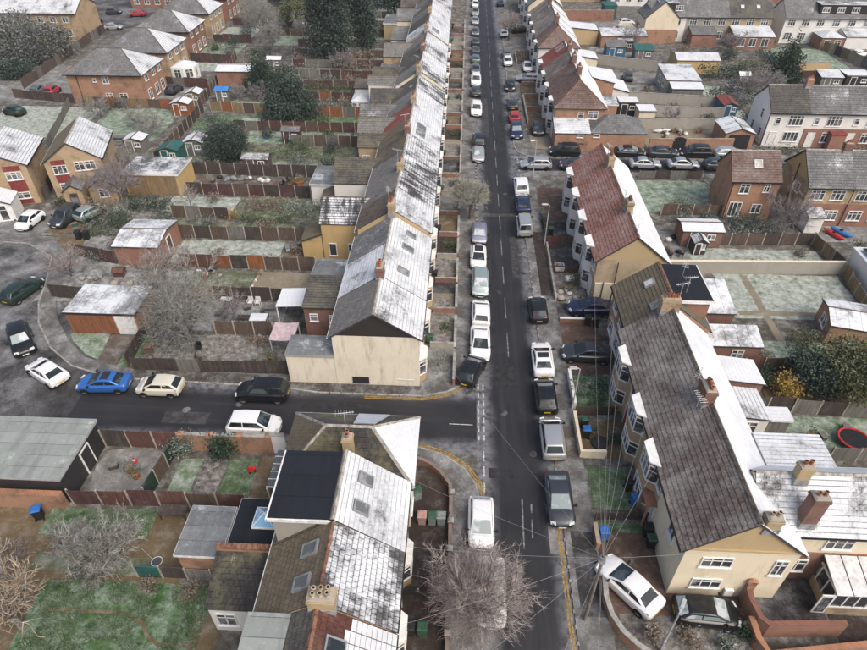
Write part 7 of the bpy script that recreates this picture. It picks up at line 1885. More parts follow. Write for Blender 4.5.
leafy('evergreen_tree', 'huge grey frosted bush mass beside the apartment block', 'tree', -84, 121, [(0, 0, 3.4, 7.5, 5, 3.4), (4.5, 1.5, 3.2, 4, 4, 3), (-5, -2, 3, 4.5, 4, 2.8), (1, -3, 2.4, 5, 3, 2.3), (-2, 3, 5, 4, 4, 2.6)], 16000, .42, 'leaf_grey', 310, (3, .3)); leafy('evergreen_tree', 'grey frosted bush west of the huge one', 'tree', -94, 116, blobs(5, 4, 5, 7, 311), 6000, .42, 'leaf_grey', 311, (3, .3)); leafy('evergreen_tree', 'dark bush in front of the huge grey one', 'tree', -80, 110.5, blobs(3.6, 2.4, 2.6, 6, 312), 3500, .36, 'leaf_dark', 312, (1.4, .2))
ap = house('apartment_block', 'long tan brick apartment block at the top left', (-100, 134.5), -90, 20.6, 8.5, 5.6, 7.9, 'brick_buff', 'roof_frost', 'roof_snow', 'gable', 'gable', .4, None, 'building', False)
for k in range(7): window(ap, -97.6 + k * 2.6, 134.5, 3.6, -90, 1.3, 1.1, 1); window(ap, -97.6 + k * 2.6, 134.5, .9, -90, 1.3, 1.1, 1)
ap2 = house('apartment_block', 'brick block with white windows behind the car park', (-82, 164), -90, 16, 8, 5.6, 8, 'brick_red', 'roof_frost', 'roof_snow', 'gable', 'gable', .4, None, 'building', False)
for k in range(6): window(ap2, -80.5 + k * 2.6, 164, 3.6, -90, 1.3, 1.1, 1); window(ap2, -80.5 + k * 2.6, 164, .9, -90, 1.3, 1.1, 1)
for k, (x0, x1, y, lb) in enumerate(((-128, -104, 156, 'long pale roofed block at the far upper left'), (-128, -102, 138, 'brick block half out of view at the left edge'), (-52, -36, 186, 'distant brick houses above the evergreens'), (-34, -14, 190, 'distant pale houses behind the tree belt'), (-100, -60, 190, 'distant snowy roofed row at the top left'))):
    h = house('distant_house', lb, (x0, y), -90, x1 - x0, 8, 5.2, 7.8, ('brick_buff', 'brick_red', 'brick_orange', 'render_white', 'brick_buff')[k], 'roof_frost', 'roof_snow', 'gable', 'gable', .3, None, 'house', False)
    for j in range(int((x1 - x0) / 2.8)): window(h, x0 + 1.5 + j * 2.8, y, 3.4, -90, 1.3, 1.1, 1); window(h, x0 + 1.5 + j * 2.8, y, .9, -90, 1.3, 1.1, 1)
for k, (x, y, lb) in enumerate(((-45.5, 86.5, 'grey frosted bush at the lawn corner of the orange brick house'), (-50.5, 79.5, 'grey tangled bush behind the tan cul-de-sac house'), (-45.3, 76, 'grey tangled bush near the green shed'), (-48.5, 89.0, 'pale bush on the wide frosted lawn edge'), (-56.5, 92.8, 'dark shrub below the orange brick house'))): bare_tree('bare_shrub', lb, x, y, 2.4, 2.3, 320 + k, 'twig_grey', 'bark_frost', 7, 6, 6, 3, .2, .08, .8, 1.6, cat='shrub')
hedge('row of shrubs along the orange brick house fence', -60, -53.5, 95.6, 97.2, 1.3, 'leaf_dark', 330, None, 35, .22); garden_table('long grey outdoor table on the wide lawn', -49.8, 84.4, 3.2, .8, .5, 'wood_grey'); shed('grey roofed shed in the tangle behind the tan house', -46.6, -44.0, 80.0, 82.2, 1.8, 'wood_grey', 'roof_white', 'gable', 'y', .4)
# ------------------------------------------------------------------ gardens behind the east terraces
C_ = 'gardens'
rect('lawn', 21.0, 31.2, 66.4, 74.8, 'lawn_frost', None, .1); rect('lawn', 24.2, 38.3, 54.6, 58.6, 'lawn_white', None, .1); rect('lawn', 26.0, 38.4, 46.4, 53.8, 'lawn_white', None, .1); rect('path', 28.6, 29.3, 43, 53.5, 'gravel_pale', None, .05); rect('path', 26.5, 38, 46.9, 47.6, 'gravel_pale', None, .05)
rect('patio', 19.6, 24.5, 53.8, 62, 'concrete_yard', None, .1); rect('patio', 20.2, 24.4, 47.9, 53.2, 'concrete_yard', None, .1); rect('lawn', 24.4, 33, 39.8, 43.2, 'lawn_frost', None, .1); rect('garden', 24.9, 36, 34.5, 39, 'dirt_tan', None, .1); rect('lawn', 24.6, 33, 30.2, 34.2, 'lawn_frost', None, .1); rect('lawn', 24, 34, 25.2, 29.4, 'lawn_green', None, .1); rect('patio', 19.6, 24.4, 28, 34, 'concrete_yard', None, .1)
wall_line('long pale concrete garden wall across two frosted lawns', [(20.2, 53.6), (39.0, 54.3)], 1.45, .2, 'render_grey', .08, capm='render_cream')
fence('grey-brown fence behind the upper frosted lawn', (27.6, 59.2), (38.4, 59.9), 1.5, ('wood_grey', 'wood_brown'), 'board', 'rail_pale'); fence('slanting timber fence at the east end of the upper frosted lawn', (38.5, 59.8), (39.2, 54.6), 1.5, ('wood_tan', 'wood_brown'), 'board', 'rail_pale'); fence('slanting timber fence beside the white edged building', (39.0, 54.0), (38.2, 47.0), 1.5, ('wood_tan',), 'board', 'rail_pale')
fence('open rail fence beside the green lawn and brick house', (31.0, 74.6), (32.2, 66.4), 1.2, ('wood_grey',), 'rail', 'wood_grey'); fence('weathered fence along the side street lawn', (23.0, 75.3), (31.0, 75.5), 1.1, ('wood_brown', 'wood_grey'), 'board', 'wood_grey'); fence('brown fence south of the green lawn', (23.6, 65.8), (32.6, 66.0), 1.4, ('wood_brown', 'wood_dark'), 'board', 'rail_pale')
fence('dark fence between the extension patios', (20.6, 38.7), (29.0, 39.4), 1.6, ('wood_red', 'wood_brown'), 'board', 'rail_pale'); fence('grey fence north of the trampoline lawn', (24.4, 34.6), (34, 34.2), 1.5, ('wood_grey', 'wood_dark'), 'board', 'rail_pale'); fence('grey fence south of the trampoline lawn', (25.2, 29.9), (33, 30.0), 1.4, ('wood_grey',), 'board', 'rail_pale')
g = shed('white roofed brick store in the cluttered yard', 24.0, 28.2, 58.8, 61.4, 2.0, 'brick_dark', 'roof_white', 'gable', 'x', .35, name='brick_store'); shed('small weathered playhouse shed in front of the brick store', 24.9, 26.2, 57.2, 58.5, 1.5, 'wood_dark', 'roof_frost', 'gable', 'y', .5)
g = outbuilding('garden_building', 'orange brick garden room with grey ribbed sheet roof', 'outbuilding', 32.8, 38.2, 42.3, 46.3, 2.2, 'brick_orange', 'sheet_frost', 'gable', None, -14, axis='x', rise=.5); window(g, 32.8, 44.2, .8, 180, 1.4, 1.0, 1)
g = outbuilding('solar_building', 'white walled building with dark panels on its roof', 'outbuilding', 39.6, 47, 47.2, 54.8, 2.7, 'render_white', 'roof_white', 'flat', None, 0)
for k in range(6):
    mb = MB(); x0 = 39.9 + k * 1.1; slope(mb, (x0, 47.6, 2.9), (x0 + 1.0, 47.6, 2.9), (x0 + 1.0, 54.2, 3.15), (x0, 54.2, 3.15), False, base=.03); part(g, 'solar_panel', mb, ['felt_black', 'metal_pale'])
# brick house and yellow pair by the side street
h = house('detached_house', 'orange brick detached house with mottled roof and single skylight', (30.4, 65.4), -90, 5.3, 5.0, 4.9, 7.2, 'brick_orange', 'roof_maroon_frost', 'roof_frost', 'gable', 'gable', .25, ridgem='ridge_pale')
window(h, 32.0, 65.4, 3.2, -90, 1.1, 1.2, 1); window(h, 34.4, 65.4, 3.4, -90, .7, 1.0, 1); window(h, 31.6, 65.4, .3, -90, 1.4, 1.8, 2, False); window(h, 34.0, 65.4, .8, -90, 1.1, 1.1, 1); pipe(h, [(30.55, 65.32, 4.8), (30.55, 65.32, .1)])
skylight(h, (33.2, 66.7, 4.9 + 1.3 / 2.5 * 2.3 + .05), (0, -sin(math.atan(.92)), cos(math.atan(.92))), (0, cos(math.atan(.92)), sin(math.atan(.92))), .9, 1.0)
Y1 = house('semi_detached_house', 'yellow brick semi with blank tan gable beside the orange house', (38.3, 64.2), -90, 4.9, 6.6, 4.9, 7.6, 'brick_yellow', 'roof_slate_grey', 'roof_frost', 'gable', 'party', .25, gable0='render_yellow'); Y2 = house('semi_detached_house', 'yellow brick semi at the right edge with frosted slate roof', (43.2, 64.2), -90, 5.2, 6.6, 4.9, 7.6, 'brick_yellow', 'roof_slate_grey', 'roof_frost', 'party', 'gable', .25)
for h, xs in ((Y1, (39.5, 41.7)), (Y2, (44.4, 46.8))):
    for x in xs: window(h, x, 64.2, 3.2, -90, 1.5, 1.2, 2); 
    mb = MB(); mb.box(38.32 if h is Y1 else 43.21, 43.18 if h is Y1 else 48.3, 64.1, 64.19, -.05, 2.75); part(h, 'brick_band', mb, 'brick_red')
    for x in xs: window(h, x, 64.1, .8, -90, 1.5, 1.2, 2)
chimney(Y1, 42.6, 67.5, 7.1, 8.5, .9, .6, 3, 'brick_dark', 'pot'); window(Y1, 38.3, 66.3, 3.1, 180, .7, 1.1, 0); pipe(Y1, [(38.22, 67.6, 6.0), (38.22, 67.6, .1)]); pipe(Y1, [(43.1, 64.0, 4.8), (43.1, 64.0, .1)])
r = outbuilding('porch', 'small white fronted porch store by the yellow semi', 'porch', 38.6, 40.3, 62.4, 63.9, 2.0, 'render_white', 'roof_frost', 'mono_s', rise=.4)
sheet('patio', [(40, 60.5), (49, 60.5), (49, 64), (40, 64)], .03, 'concrete_yard')
def kayak(label, x, y, a, col):
    r = thing('kayak', label, 'boat', (x, y, .05), radians(a)); m = MB(); n = 8
    pts = [(-1.4 + 2.8 * k / n, 0, .22 + .12 * abs(2 * k / n - 1) ** 3) for k in range(n + 1)]; m.tube(pts, [.03, .17, .25, .29, .3, .29, .25, .17, .03], 10); part(r, 'hull', m, col, 50, local=True); m = MB(); m.cyl((0, 0), .2, .47, .53, 12, 0); part(r, 'cockpit', m, 'black_plastic', local=True)
kayak('red kayak lying by the yellow semi', 41.6, 61.8, 115, 'plastic_red'); kayak('blue kayak lying beside the red one', 42.6, 62.3, 120, 'tarp_blue')
hedge('dark green shrubs at the right edge under the yellow semi', 42.5, 46.5, 56.5, 60.0, 1.2, 'leaf_hedge', 340)
bare_tree('bare_shrub', 'frosted mauve bush against the yellow semi', 36.6, 62.8, 4.0, 2.9, 341, 'twig_mauve', 'bark_frost', 8, 7, 7, 4, .2, .09, .9, 1.4, cat='shrub'); hedge('frosted evergreen shrubs under the orange brick house', 30.0, 34.2, 61.2, 64.2, 1.9, 'leaf_dark', 342); hedge('grey-green shrubs beside the white roofed store', 28.2, 32.8, 60.0, 61.6, 1.5, 'leaf_frost', 343); shrub('frosted round bush in the green lawn corner', 25.9, 66.9, 1.2, 1.5, 'leaf_frost', 344, 900, .2)
shrub('bright yellow leaved shrub behind the terrace', 26.6, 36.6, 1.2, 2.0, 'leaf_yellow', 345, 1700, .19); leafy('evergreen_tree', 'large dark frosted evergreen at the right edge', 'tree', 31.6, 36.8, blobs(3.6, 3.0, 5.0, 11, 346), 10500, .24, 'leaf_olive', 346, (2, .2)); leafy('evergreen_tree', 'dark evergreen between the yellow shrub and large one', 'tree', 28.9, 37.4, blobs(2.2, 1.9, 3.8, 7, 347), 6500, .22, 'leaf_dark', 347, (1.6, .12)); shrub('dark shrub against the lean-to extension', 24.9, 37.4, 1.0, 1.6, 'leaf_deep', 348, 900, .18); shrub('olive shrub by the ribbed roof room', 30.2, 42.2, 1.5, 1.9, 'leaf_olive', 349, 1300, .18)
r = thing('trampoline', 'small trampoline with red pad on the frosty lawn', 'trampoline', (29.6, 31.6, .03)); m = MB(); m.cyl((0, 0), .95, .5, .53, 20); part(r, 'mat', m, 'black_plastic', local=True); m = MB(); m.tube([(1.05 * cos(t * pi / 12), 1.05 * sin(t * pi / 12), .54) for t in range(25)], .08, 6); part(r, 'pad', m, 'plastic_red', local=True)
for k in range(5): m = MB(); a = 2 * pi * k / 5; m.tube([(cos(a), sin(a), 0), (cos(a), sin(a), .5)], .03, 5); part(r, 'leg', m, 'metal_grey', local=True)
heap('junk_heap', 'clutter of boxes and bags behind the red terrace', 'rubbish', 22.4, 57.6, 9, 350, ['plastic_white', 'black_plastic', 'wood_brown', 'bin_blue']); heap('junk_heap', 'dark clutter outside the brick store', 'rubbish', 23.0, 60.2, 8, 351, ['black_plastic', 'litter', 'plastic_white']); heap('junk_heap', 'black bags on the small terrace patio', 'rubbish', 24.4, 34.0 - 1.9, 4, 352, ['black_plastic', 'bin_blue'])
# ------------------------------------------------------------------ north of the side street: hipped block
R2 = []
def r2(label, y0, y1, rf, wall='brick_orange', e0='party', e1='party', xf=13.0, st=0, D=6.9):
    h = rhouse(label, y0, y1, xf, D, 5.0 + st, 7.6 + st, wall, rf, 'roof_white', e0, e1, ridgem='ridge_terracotta' if 'maroon' in rf else 'ridge_dark', steps=y0 < 100, hipm=(None, 'roof_maroon_frost')); R2.append(h)
    bay(h, xf, (y0 + y1) / 2 + .5, 180, 2.2, .6, 4.9, 'render_white', 2); door(h, xf, y0 + 1.0, .05, 180, .9, 2.05, 'door_white'); window(h, xf, y0 + 1.0, 3.3, 180, .9, 1.2, 1); return h
hh = r2('maroon hipped end house of orange brick on the side street corner', 87.0, 93.2, 'roof_maroon_frost', 'brick_orange', 'party', 'hip'); r2('maroon roofed house next to the hipped end house', 93.2, 98.8, 'roof_maroon_frost', 'render_white'); r2('grey-brown roofed house between hipped house and orange roof', 98.8, 104.6, 'roof_brown_frost', 'brick_orange'); r2('orange tiled house with pair of pale skylights', 104.6, 110.6, 'roof_red', 'render_white', 'gable', 'party', st=-.1)
h = R2[-1]; aa = math.atan(2.6 / 3.45); 
for yy in (107.8, 109.2): skylight(h, (15.6, yy, 4.9 + 2.6 / 3.45 * 2.6 + .06), (-sin(aa), 0, cos(aa)), (cos(aa), 0, sin(aa)), .6, 1.5)
r2('second hipped block end house with dark maroon hip', 116.4, 123.0, 'roof_maroon_frost', 'render_white', 'party', 'hip', 13.2); r2('maroon roofed house in the second hipped block', 123.0, 129.5, 'roof_brown_frost', 'brick_orange', xf=13.3); r2('brown roofed house at the north of the second block', 129.5, 136, 'roof_brown_frost', 'render_white', xf=13.4); r2('last brown roofed house of the second block', 136, 142.5, 'roof_brown_frost', 'brick_orange', 'gable', 'party', 13.5)
r2('cream painted house beyond the second block', 148, 155, 'roof_slate_grey', 'render_cream', 'gable', 'gable', 13.6); r2('distant slate roofed house on the east side', 158, 165, 'roof_frost', 'render_white', 'party', 'gable', 13.6); r2('far slate roofed house nearly out of view', 165, 172, 'roof_brown_frost', 'brick_orange', 'gable', 'party', 13.6)
for i, y in ((1, 93.3), (2, 98.9), (3, 104.7), (5, 123.0), (7, 136)): chimney(R2[i], 16.6, y, 7.1, 8.7, .62, 1.2, 4, 'brick_dark', 'pot')
block(hh, 12.9, 17.6, 83.7, 86.9, 2.5, 'brick_orange', 'roof_frost', 'side_extension', 'mono_s', .9); block(hh, 17.65, 25.4, 83.9, 89.5, 2.5, 'brick_orange', 'roof_slate_grey', 'rear_extension', 'hip', 1.6)
window(hh, 16.6, 87.0, 3.4, -90, .8, .8, 0); window(hh, 18.3, 87.0, 3.3, -90, 1.4, 1.1, 1); window(hh, 16.3, 83.7, 1.9, -90, .9, .5, 0); window(hh, 18.6, 83.9, 1.9, -90, .9, .5, 0); pipe(hh, [(13.4, 83.62, 1.1), (17.0, 83.62, 1.05)])
block(R2[2], 19.9, 23.4, 99.5, 103.5, 4.3, 'brick_orange', 'roof_white', 'rear_wing', 'mono_e', .9); block(R2[2], 23.5, 26.2, 100.5, 106, 2.6, 'render_white', 'roof_white', 'rear_extension', 'mono_e', .7); block(R2[3], 19.9, 25.2, 106.3, 111, 2.8, 'render_white', 'roof_white', 'rear_extension', 'mono_e', .8); block(R2[1], 19.9, 23.4, 94.8, 98.5, 2.5, 'brick_orange', 'felt_frost', 'rear_extension'); block(R2[4], 20.1, 24, 118, 122.5, 2.6, 'render_cream', 'roof_white', 'rear_extension', 'mono_e', .6); block(R2[7], 20.4, 27, 137, 142, 2.8, 'render_tan', 'roof_white', 'rear_extension', 'mono_e', .6)
shed('white topped store behind the hipped block', 24.2, 27.0, 97.0, 99.0, 2.2, 'upvc_black', 'roof_white', 'flat'); shed('cream walled store with snowy lid', 26.6, 29.0, 93.8, 96.4, 2.0, 'render_cream', 'roof_white', 'flat', doorside='e', win=False)
for i, (y0, y1, mt) in enumerate(((84, 89, 'gravel_pale'), (89.3, 93, 'paver_red'), (93.4, 98.4, 'dirt_tan'), (98.8, 104.4, 'dirt_tan'), (105, 110.4, 'dirt_tan'), (111, 116, 'paver_red'), (116.5, 122.8, 'concrete_yard'), (123, 129, 'paver_brown'), (130, 136, 'concrete_yard'), (136.5, 142, 'litter'), (143, 148, 'paver_red'))): rect('front_garden', 9.9, 12.8, y0, y1, mt, .02, .04)
for k, y in enumerate((98.6, 104.6, 110.6, 129.3)): wall_line('low brick wall between hipped block front gardens', [(10.0, y), (12.9, y)], .7, .18, 'brick_red', .06, group='walls between hipped block front gardens')
for k, (y0, y1) in enumerate(((93.3, 98.4), (98.8, 104.4), (123, 129))): wall_line('low tan front wall along the hipped block', [(9.95, y0), (9.95, y1)], .6, .18, 'render_tan', .06, group='front walls of the hipped block')
hedge('clipped brownish hedge in a far east front garden', 10.3, 12.6, 124, 128.4, 1.2, 'leaf_brown', 360)
# walls and yards behind the hipped block
W_ = wall_line
W_('grey block garden wall furthest south behind the hipped block', [(26.2, 92.0), (38.0, 92.4)], 1.6, .2, 'render_grey', .08); W_('grey block garden wall second behind the hipped block', [(28.0, 97.4), (40.4, 96.9)], 1.6, .2, 'render_grey', .08); W_('pale topped garden wall by the white outbuilding', [(26.5, 103.7), (40.6, 101.8)], 1.6, .2, 'render_grey', .08)
W_('brick wall with arched gate along the side street', [(26.0, 83.9), (29.2, 84.0)], 1.8, .24, 'brick_orange', .08, capm='brick_orange'); W_('brick wall east of the arched gate', [(31.0, 84.1), (37.6, 84.4)], 1.8, .24, 'brick_orange', .08, capm='brick_orange')
r = thing('arched_gate', 'black arched gate in the brick street wall', 'gate', (30.1, 84.05, 0)); m = MB(); n = 9
for k in range(n): x = 29.25 + k * 1.7 / n; t = (x - 30.1) / .85; hz = 1.5 + .55 * sqrt(max(0, 1 - t * t)); m.box(x, x + 1.7 / n - .012, 84.02, 84.08, .05, hz)
part(r, 'boards', m, 'upvc_black'); m = MB(); m.tube([(30.1 - .87 * cos(t * pi / 10), 84.05, 1.5 + .57 * sin(t * pi / 10)) for t in range(11)], .05, 6); part(r, 'frame', m, 'upvc_black')
rect('yard', 26.2, 37.8, 84.6, 91.8, 'gravel_pale', None, .1); rect('yard', 27, 39.5, 92.6, 96.6, 'rough_winter', None, .1); rect('yard', 28, 40, 97.6, 101.4, 'concrete_yard', None, .1); rect('yard', 26.6, 34, 104, 112, 'concrete_yard', None, .1); rect('lawn', 40.5, 44.5, 90, 112, 'lawn_white', None, .2); rect('lawn', 46, 58, 104, 116, 'rough_winter', None, .2); rect('lawn', 60, 72, 118, 136, 'lawn_frost', None, .2)
heap('junk_heap', 'black and white clutter in the gravel yard', 'rubbish', 31.4, 90.6, 8, 361, ['black_plastic', 'plastic_white', 'wood_brown']); kayak('white upturned dinghy in the gravel yard', 29.6, 90.8, 10, 'plastic_white')
g = outbuilding('brick_garage', 'open brick garage with striped sheet roof by the white house', 'garage', 36.6, 40.6, 85.2, 90.0, 2.3, 'brick_orange', 'sheet_frost', 'gable', axis='y', rise=.7); mb = MB(); mb.box(37.2, 40.0, 85.08, 85.16, .05, 2.1); part(g, 'garage_door', mb, 'upvc_black')
for k in range(2): mb = MB(); slope(mb, (36.45, 86.3 + k * 1.8, 2.36), (36.45, 87.2 + k * 1.8, 2.36), (38.55, 87.2 + k * 1.8, 3.04), (38.55, 86.3 + k * 1.8, 3.04), False, base=.01); part(g, 'rooflight', mb, ['sheet_white', 'sheet_white'])
shed('blue shed with faded red roof by the garden walls', 40.3, 42.4, 97.4, 101.4, 1.9, 'shed_blue', 'roof_red', 'gable', 'y', .4)
g = outbuilding('outbuilding', 'cream walled outbuilding with pale flat sheet roof', 'outbuilding', 33.8, 39.3, 107.0, 114.0, 2.5, 'render_grey', 'roof_frost', 'mono_s', rise=.5); block(g, 34.2, 39.2, 104.6, 106.8, 1.9, 'wood_grey', 'roof_white', 'lean_to', 'mono_s', .4); window(g, 33.8, 109, .9, 180, 1.2, 1.2, 1); window(g, 33.8, 111.4, .9, 180, 1.2, 1.2, 1)
g = outbuilding('outbuilding', 'yellow ended outbuilding under pale snow', 'outbuilding', 38.6, 46.2, 119, 124.5, 2.3, 'render_yellow', 'roof_snow', 'gable', axis='x', rise=.7)
# white terrace facing the side street
WT = []
for i, (x0, x1, wl, rf, lb) in enumerate(((42.4, 47.6, 'render_white', 'roof_dark', 'white end house with tall blank gable facing the side street'), (47.6, 53.0, 'render_white', 'roof_slate_grey', 'white and red bay house next to the white end house'), (53.0, 58.4, 'render_white', 'roof_slate_grey', 'white and brick house third from the white gable'), (58.4, 64, 'brick_red', 'roof_frost', 'brick house fourth from the white gable'), (64, 70, 'render_white', 'roof_slate_grey', 'house at the far end of the white terrace'))):
    h = house('terrace_house', lb, (x0, 86.4), -90, x1 - x0, 6.6, 5.0, 7.5, wl, rf, 'roof_frost', 'gable' if i == 0 else 'party', 'gable' if i == 4 else 'party', .25, ridgem='ridge_pale'); WT.append(h)
    if i: mb = MB(); mb.box(x0 + .01, x1 - .01, 86.3, 86.39, -.05, 2.7); part(h, 'brick_front', mb, 'brick_red')
    yy = 86.4 if i == 0 else 86.3
    window(h, x0 + 1.2, 86.4, 3.3, -90, .7, .9, 0); window(h, x0 + 3.6, 86.4, 3.1, -90, 2.0, 1.4, 3); window(h, x0 + 3.6, yy, .8, -90, 2.1, 1.4, 3); door(h, x0 + 1.1, yy, .05, -90, .9, 2.05, 'door_white')
chimney(WT[1], 47.6, 89.6, 7.0, 8.5, .9, .6, 4, 'brick_orange', 'pot')
for y, z in ((89.0, 3.2), (90.9, .9), (88.0, .9)): window(WT[0], 42.4, y, z, 180, .8, 1.3, 0)
pipe(WT[0], [(42.32, 86.5, 4.8), (42.32, 86.5, .1)]); mb = MB(); mb.box(51.0, 53.0, 85.2, 86.28, -.05, 2.3); part(WT[1], 'porch', mb, 'brick_red'); mb = MB(); mb.box(50.9, 53.0, 85.1, 86.28, 2.302, 2.45); part(WT[1], 'porch_roof', mb, 'red_panel')
hedge('dark clipped hedge along the white terrace front', 41.5, 47.5, 83.9, 84.8, 1.1, 'leaf_deep', 370, None, 40, .2); hedge('second dark hedge along the white terrace front', 53.5, 66, 83.9, 84.8, 1.1, 'leaf_deep', 371, None, 30, .22)
leafy('conifer', 'dark green conifer behind the white terrace', 'tree', 55.5, 113.5, cone_lobes(2.5, 9.0, 372, 10), 8000, .34, 'leaf_deep', 372, (7, .25), None, 'bark', hang=.3)
for k, (x, y, h_, r_, mt, lb) in enumerate(((47.5, 107, 3.6, 3.0, 'twig_mauve', 'mauve bare bush behind the white gable'), (51.5, 109.5, 3.2, 3.0, 'twig_grey', 'grey bare bush beside the dark conifer'), (33.5, 133, 5, 2.6, 'twig_mauve', 'bare tree by the far pink house'), (53, 133, 3.6, 2.6, 'twig_mauve', 'mauve bare tree behind the yellow brick row'), (31.4, 93.5, 2.6, 1.5, 'twig_mauve', 'small bare tree over the grey block walls'))): bare_tree('bare_tree', lb, x, y, h_, r_, 380 + k, mt, 'bark', 7, 6, 6, 3, .2, .09, .9, 1.9)
for k, (x0, x1, y0, y1, h_, mt, lb) in enumerate(((42, 50.5, 114.5, 118, 2.4, 'leaf_deep', 'dark evergreen hedge by the yellow ended outbuilding'), (46.5, 50, 103, 106, 2.0, 'leaf_hedge', 'green bushes behind the blue shed'), (50, 54, 118, 122, 2.0, 'leaf_olive', 'olive bushes north of the dark conifer'), (57, 60, 124, 131, 1.6, 'leaf_dark', 'dark hedge behind the red brick extension'), (45, 49, 108.5, 111, 1.6, 'leaf_dark', 'dark bush near the pale greenhouse'))): hedge(lb, x0, x1, y0, y1, h_, mt, 390 + k, None, 28, .28)
W_('tan garden wall behind the dark conifer', [(59.0, 119.8), (66.5, 120.6)], 1.9, .25, 'render_tan', .1, capm='kerbstone'); fence('tan timber fence running to the red brick extension', (71.8, 135.6), (75.5, 121.5), 1.8, ('wood_pale', 'wood_tan'), 'board', 'wood_tan'); fence('maroon fence below the tan garden wall', (56.5, 116.8), (64.5, 117.4), 1.3, ('wood_maroon',), 'board', 'wood_dark')
shed('black shed with white snow roof by the tan fence', 65.4, 69.6, 112.0, 115.0, 2.1, 'upvc_black', 'roof_white', 'flat'); shed('grey lean shed beside the black one', 61.0, 64.6, 111.4, 114, 2.0, 'wood_grey', 'roof_frost', 'mono_s'); shed('pale greenhouse by the mauve bush', 47.6, 49.4, 112.2, 114, 1.8, 'glass_pale', 'sheet_white', 'gable', 'x', .5, name='greenhouse', cat='greenhouse')
# row at the top right
UP = []
for i, (x0, x1, wl, rf, lb) in enumerate(((38.0, 45.2, 'render_white', 'roof_slate_grey', 'white rendered house with box dormer in the top right row'), (45.2, 53.8, 'render_grey', 'roof_slate_grey', 'grey rendered house in the top right row'), (53.8, 62.4, 'brick_yellow', 'roof_dark', 'yellow brick house with dark roof and red brick extension'), (65.0, 70.6, 'render_white', 'roof_slate_grey', 'white gabled house with french windows at the top right'), (70.6, 83, 'render_white', 'roof_slate_grey', 'long white house with wide dark dormer at the top right'), (83, 96, 'render_cream', 'roof_slate_grey', 'cream house at the right edge of the top row'))):
    h = house('terrace_house', lb, (x0, 140), -90, x1 - x0, 7.2, 5.0, 7.6, wl, rf, 'roof_frost', 'gable' if i in (0, 3) else 'party', 'gable' if i in (2, 5) else 'party', .3, None, 'house', False); UP.append(h)
    n = int((x1 - x0) / 2.6)
    for k in range(n): x = x0 + (k + .5) * (x1 - x0) / n; window(h, x, 140, 3.3, -90, 1.5, 1.2, 2); window(h, x, 140, .7, -90, 1.5, 1.4, 2)
    chimney(h, x1 - .5, 143.6, 7.2, 8.6, .9, .6, 3, 'brick_dark', 'pot')
block(UP[2], 54.2, 62.0, 135.4, 139.7, 2.3, 'brick_red', 'roof_frost', 'rear_extension', 'mono_s', 1.0); block(UP[4], 71.2, 75.6, 135.3, 139.7, 2.3, 'brick_red', 'roof_frost', 'rear_extension', 'hip', .9); block(UP[4], 76.5, 82, 136.4, 139.7, 2.3, 'render_white', 'roof_frost', 'rear_lean_to', 'mono_s', .8); block(UP[1], 46, 51, 136.6, 139.7, 2.3, 'brick_red', 'roof_slate_grey', 'rear_extension', 'mono_s', .8)
for x in (55.6, 57.8, 60.2): window(UP[2], x, 135.4, .5, -90, 1.4, 1.5, 1)
for x in (72.4, 74.4): window(UP[4], x, 135.3, .6, -90, 1.3, 1.3, 1)
for rt, x0, x1 in ((UP[4], 71.5, 82.4), (UP[0], 39.4, 43.2)):
    mb = MB(); mb.box(x0, x1, 140.6, 143.4, 5.4, 7.2); part(rt, 'dormer', mb, 'tile_hung'); mb = MB(); slope(mb, (x0 - .15, 140.4, 7.22), (x1 + .15, 140.4, 7.22), (x1 + .15, 143.6, 7.3), (x0 - .15, 143.6, 7.3), False, base=.02); part(rt, 'dormer_roof', mb, ['felt_frost', 'fascia_white'])
    for k in range(max(2, int((x1 - x0) / 3))): window(rt, x0 + 1.2 + k * 2.9, 140.6, 5.8, -90, 1.5, 1.0, 2)
for x in (56.4, 59.6): skylight(UP[2], (x, 141.8, 5.0 + 1.8 / 3.6 * 2.6 + .06), (0, -sin(.62), cos(.62)), (0, cos(.62), sin(.62)), .8, 1.0, 'plastic_white')
for k, (x0, x1, y, lb) in enumerate(((20, 34, 176, 'distant brick row right of the main road'), (36, 60, 172, 'distant white row behind the top right houses'), (62, 100, 178, 'distant snowy roofs at the top right corner'), (-12, 0, 196, 'distant house closing the left side of the road'), (14, 22, 196, 'distant house closing the right side of the road'), (84, 112, 158, 'distant slate row at the right edge'))):
    h = house('distant_house', lb, (x0, y), -90, x1 - x0, 8, 5.2, 7.8, ('brick_yellow', 'render_white', 'brick_red', 'render_cream', 'brick_orange', 'render_white')[k], 'roof_slate_grey', 'roof_snow', 'gable', 'gable', .3, None, 'house', False)
    for j in range(int((x1 - x0) / 2.8)): window(h, x0 + 1.5 + j * 2.8, y, 3.4, -90, 1.3, 1.1, 1); window(h, x0 + 1.5 + j * 2.8, y, .9, -90, 1.3, 1.1, 1)
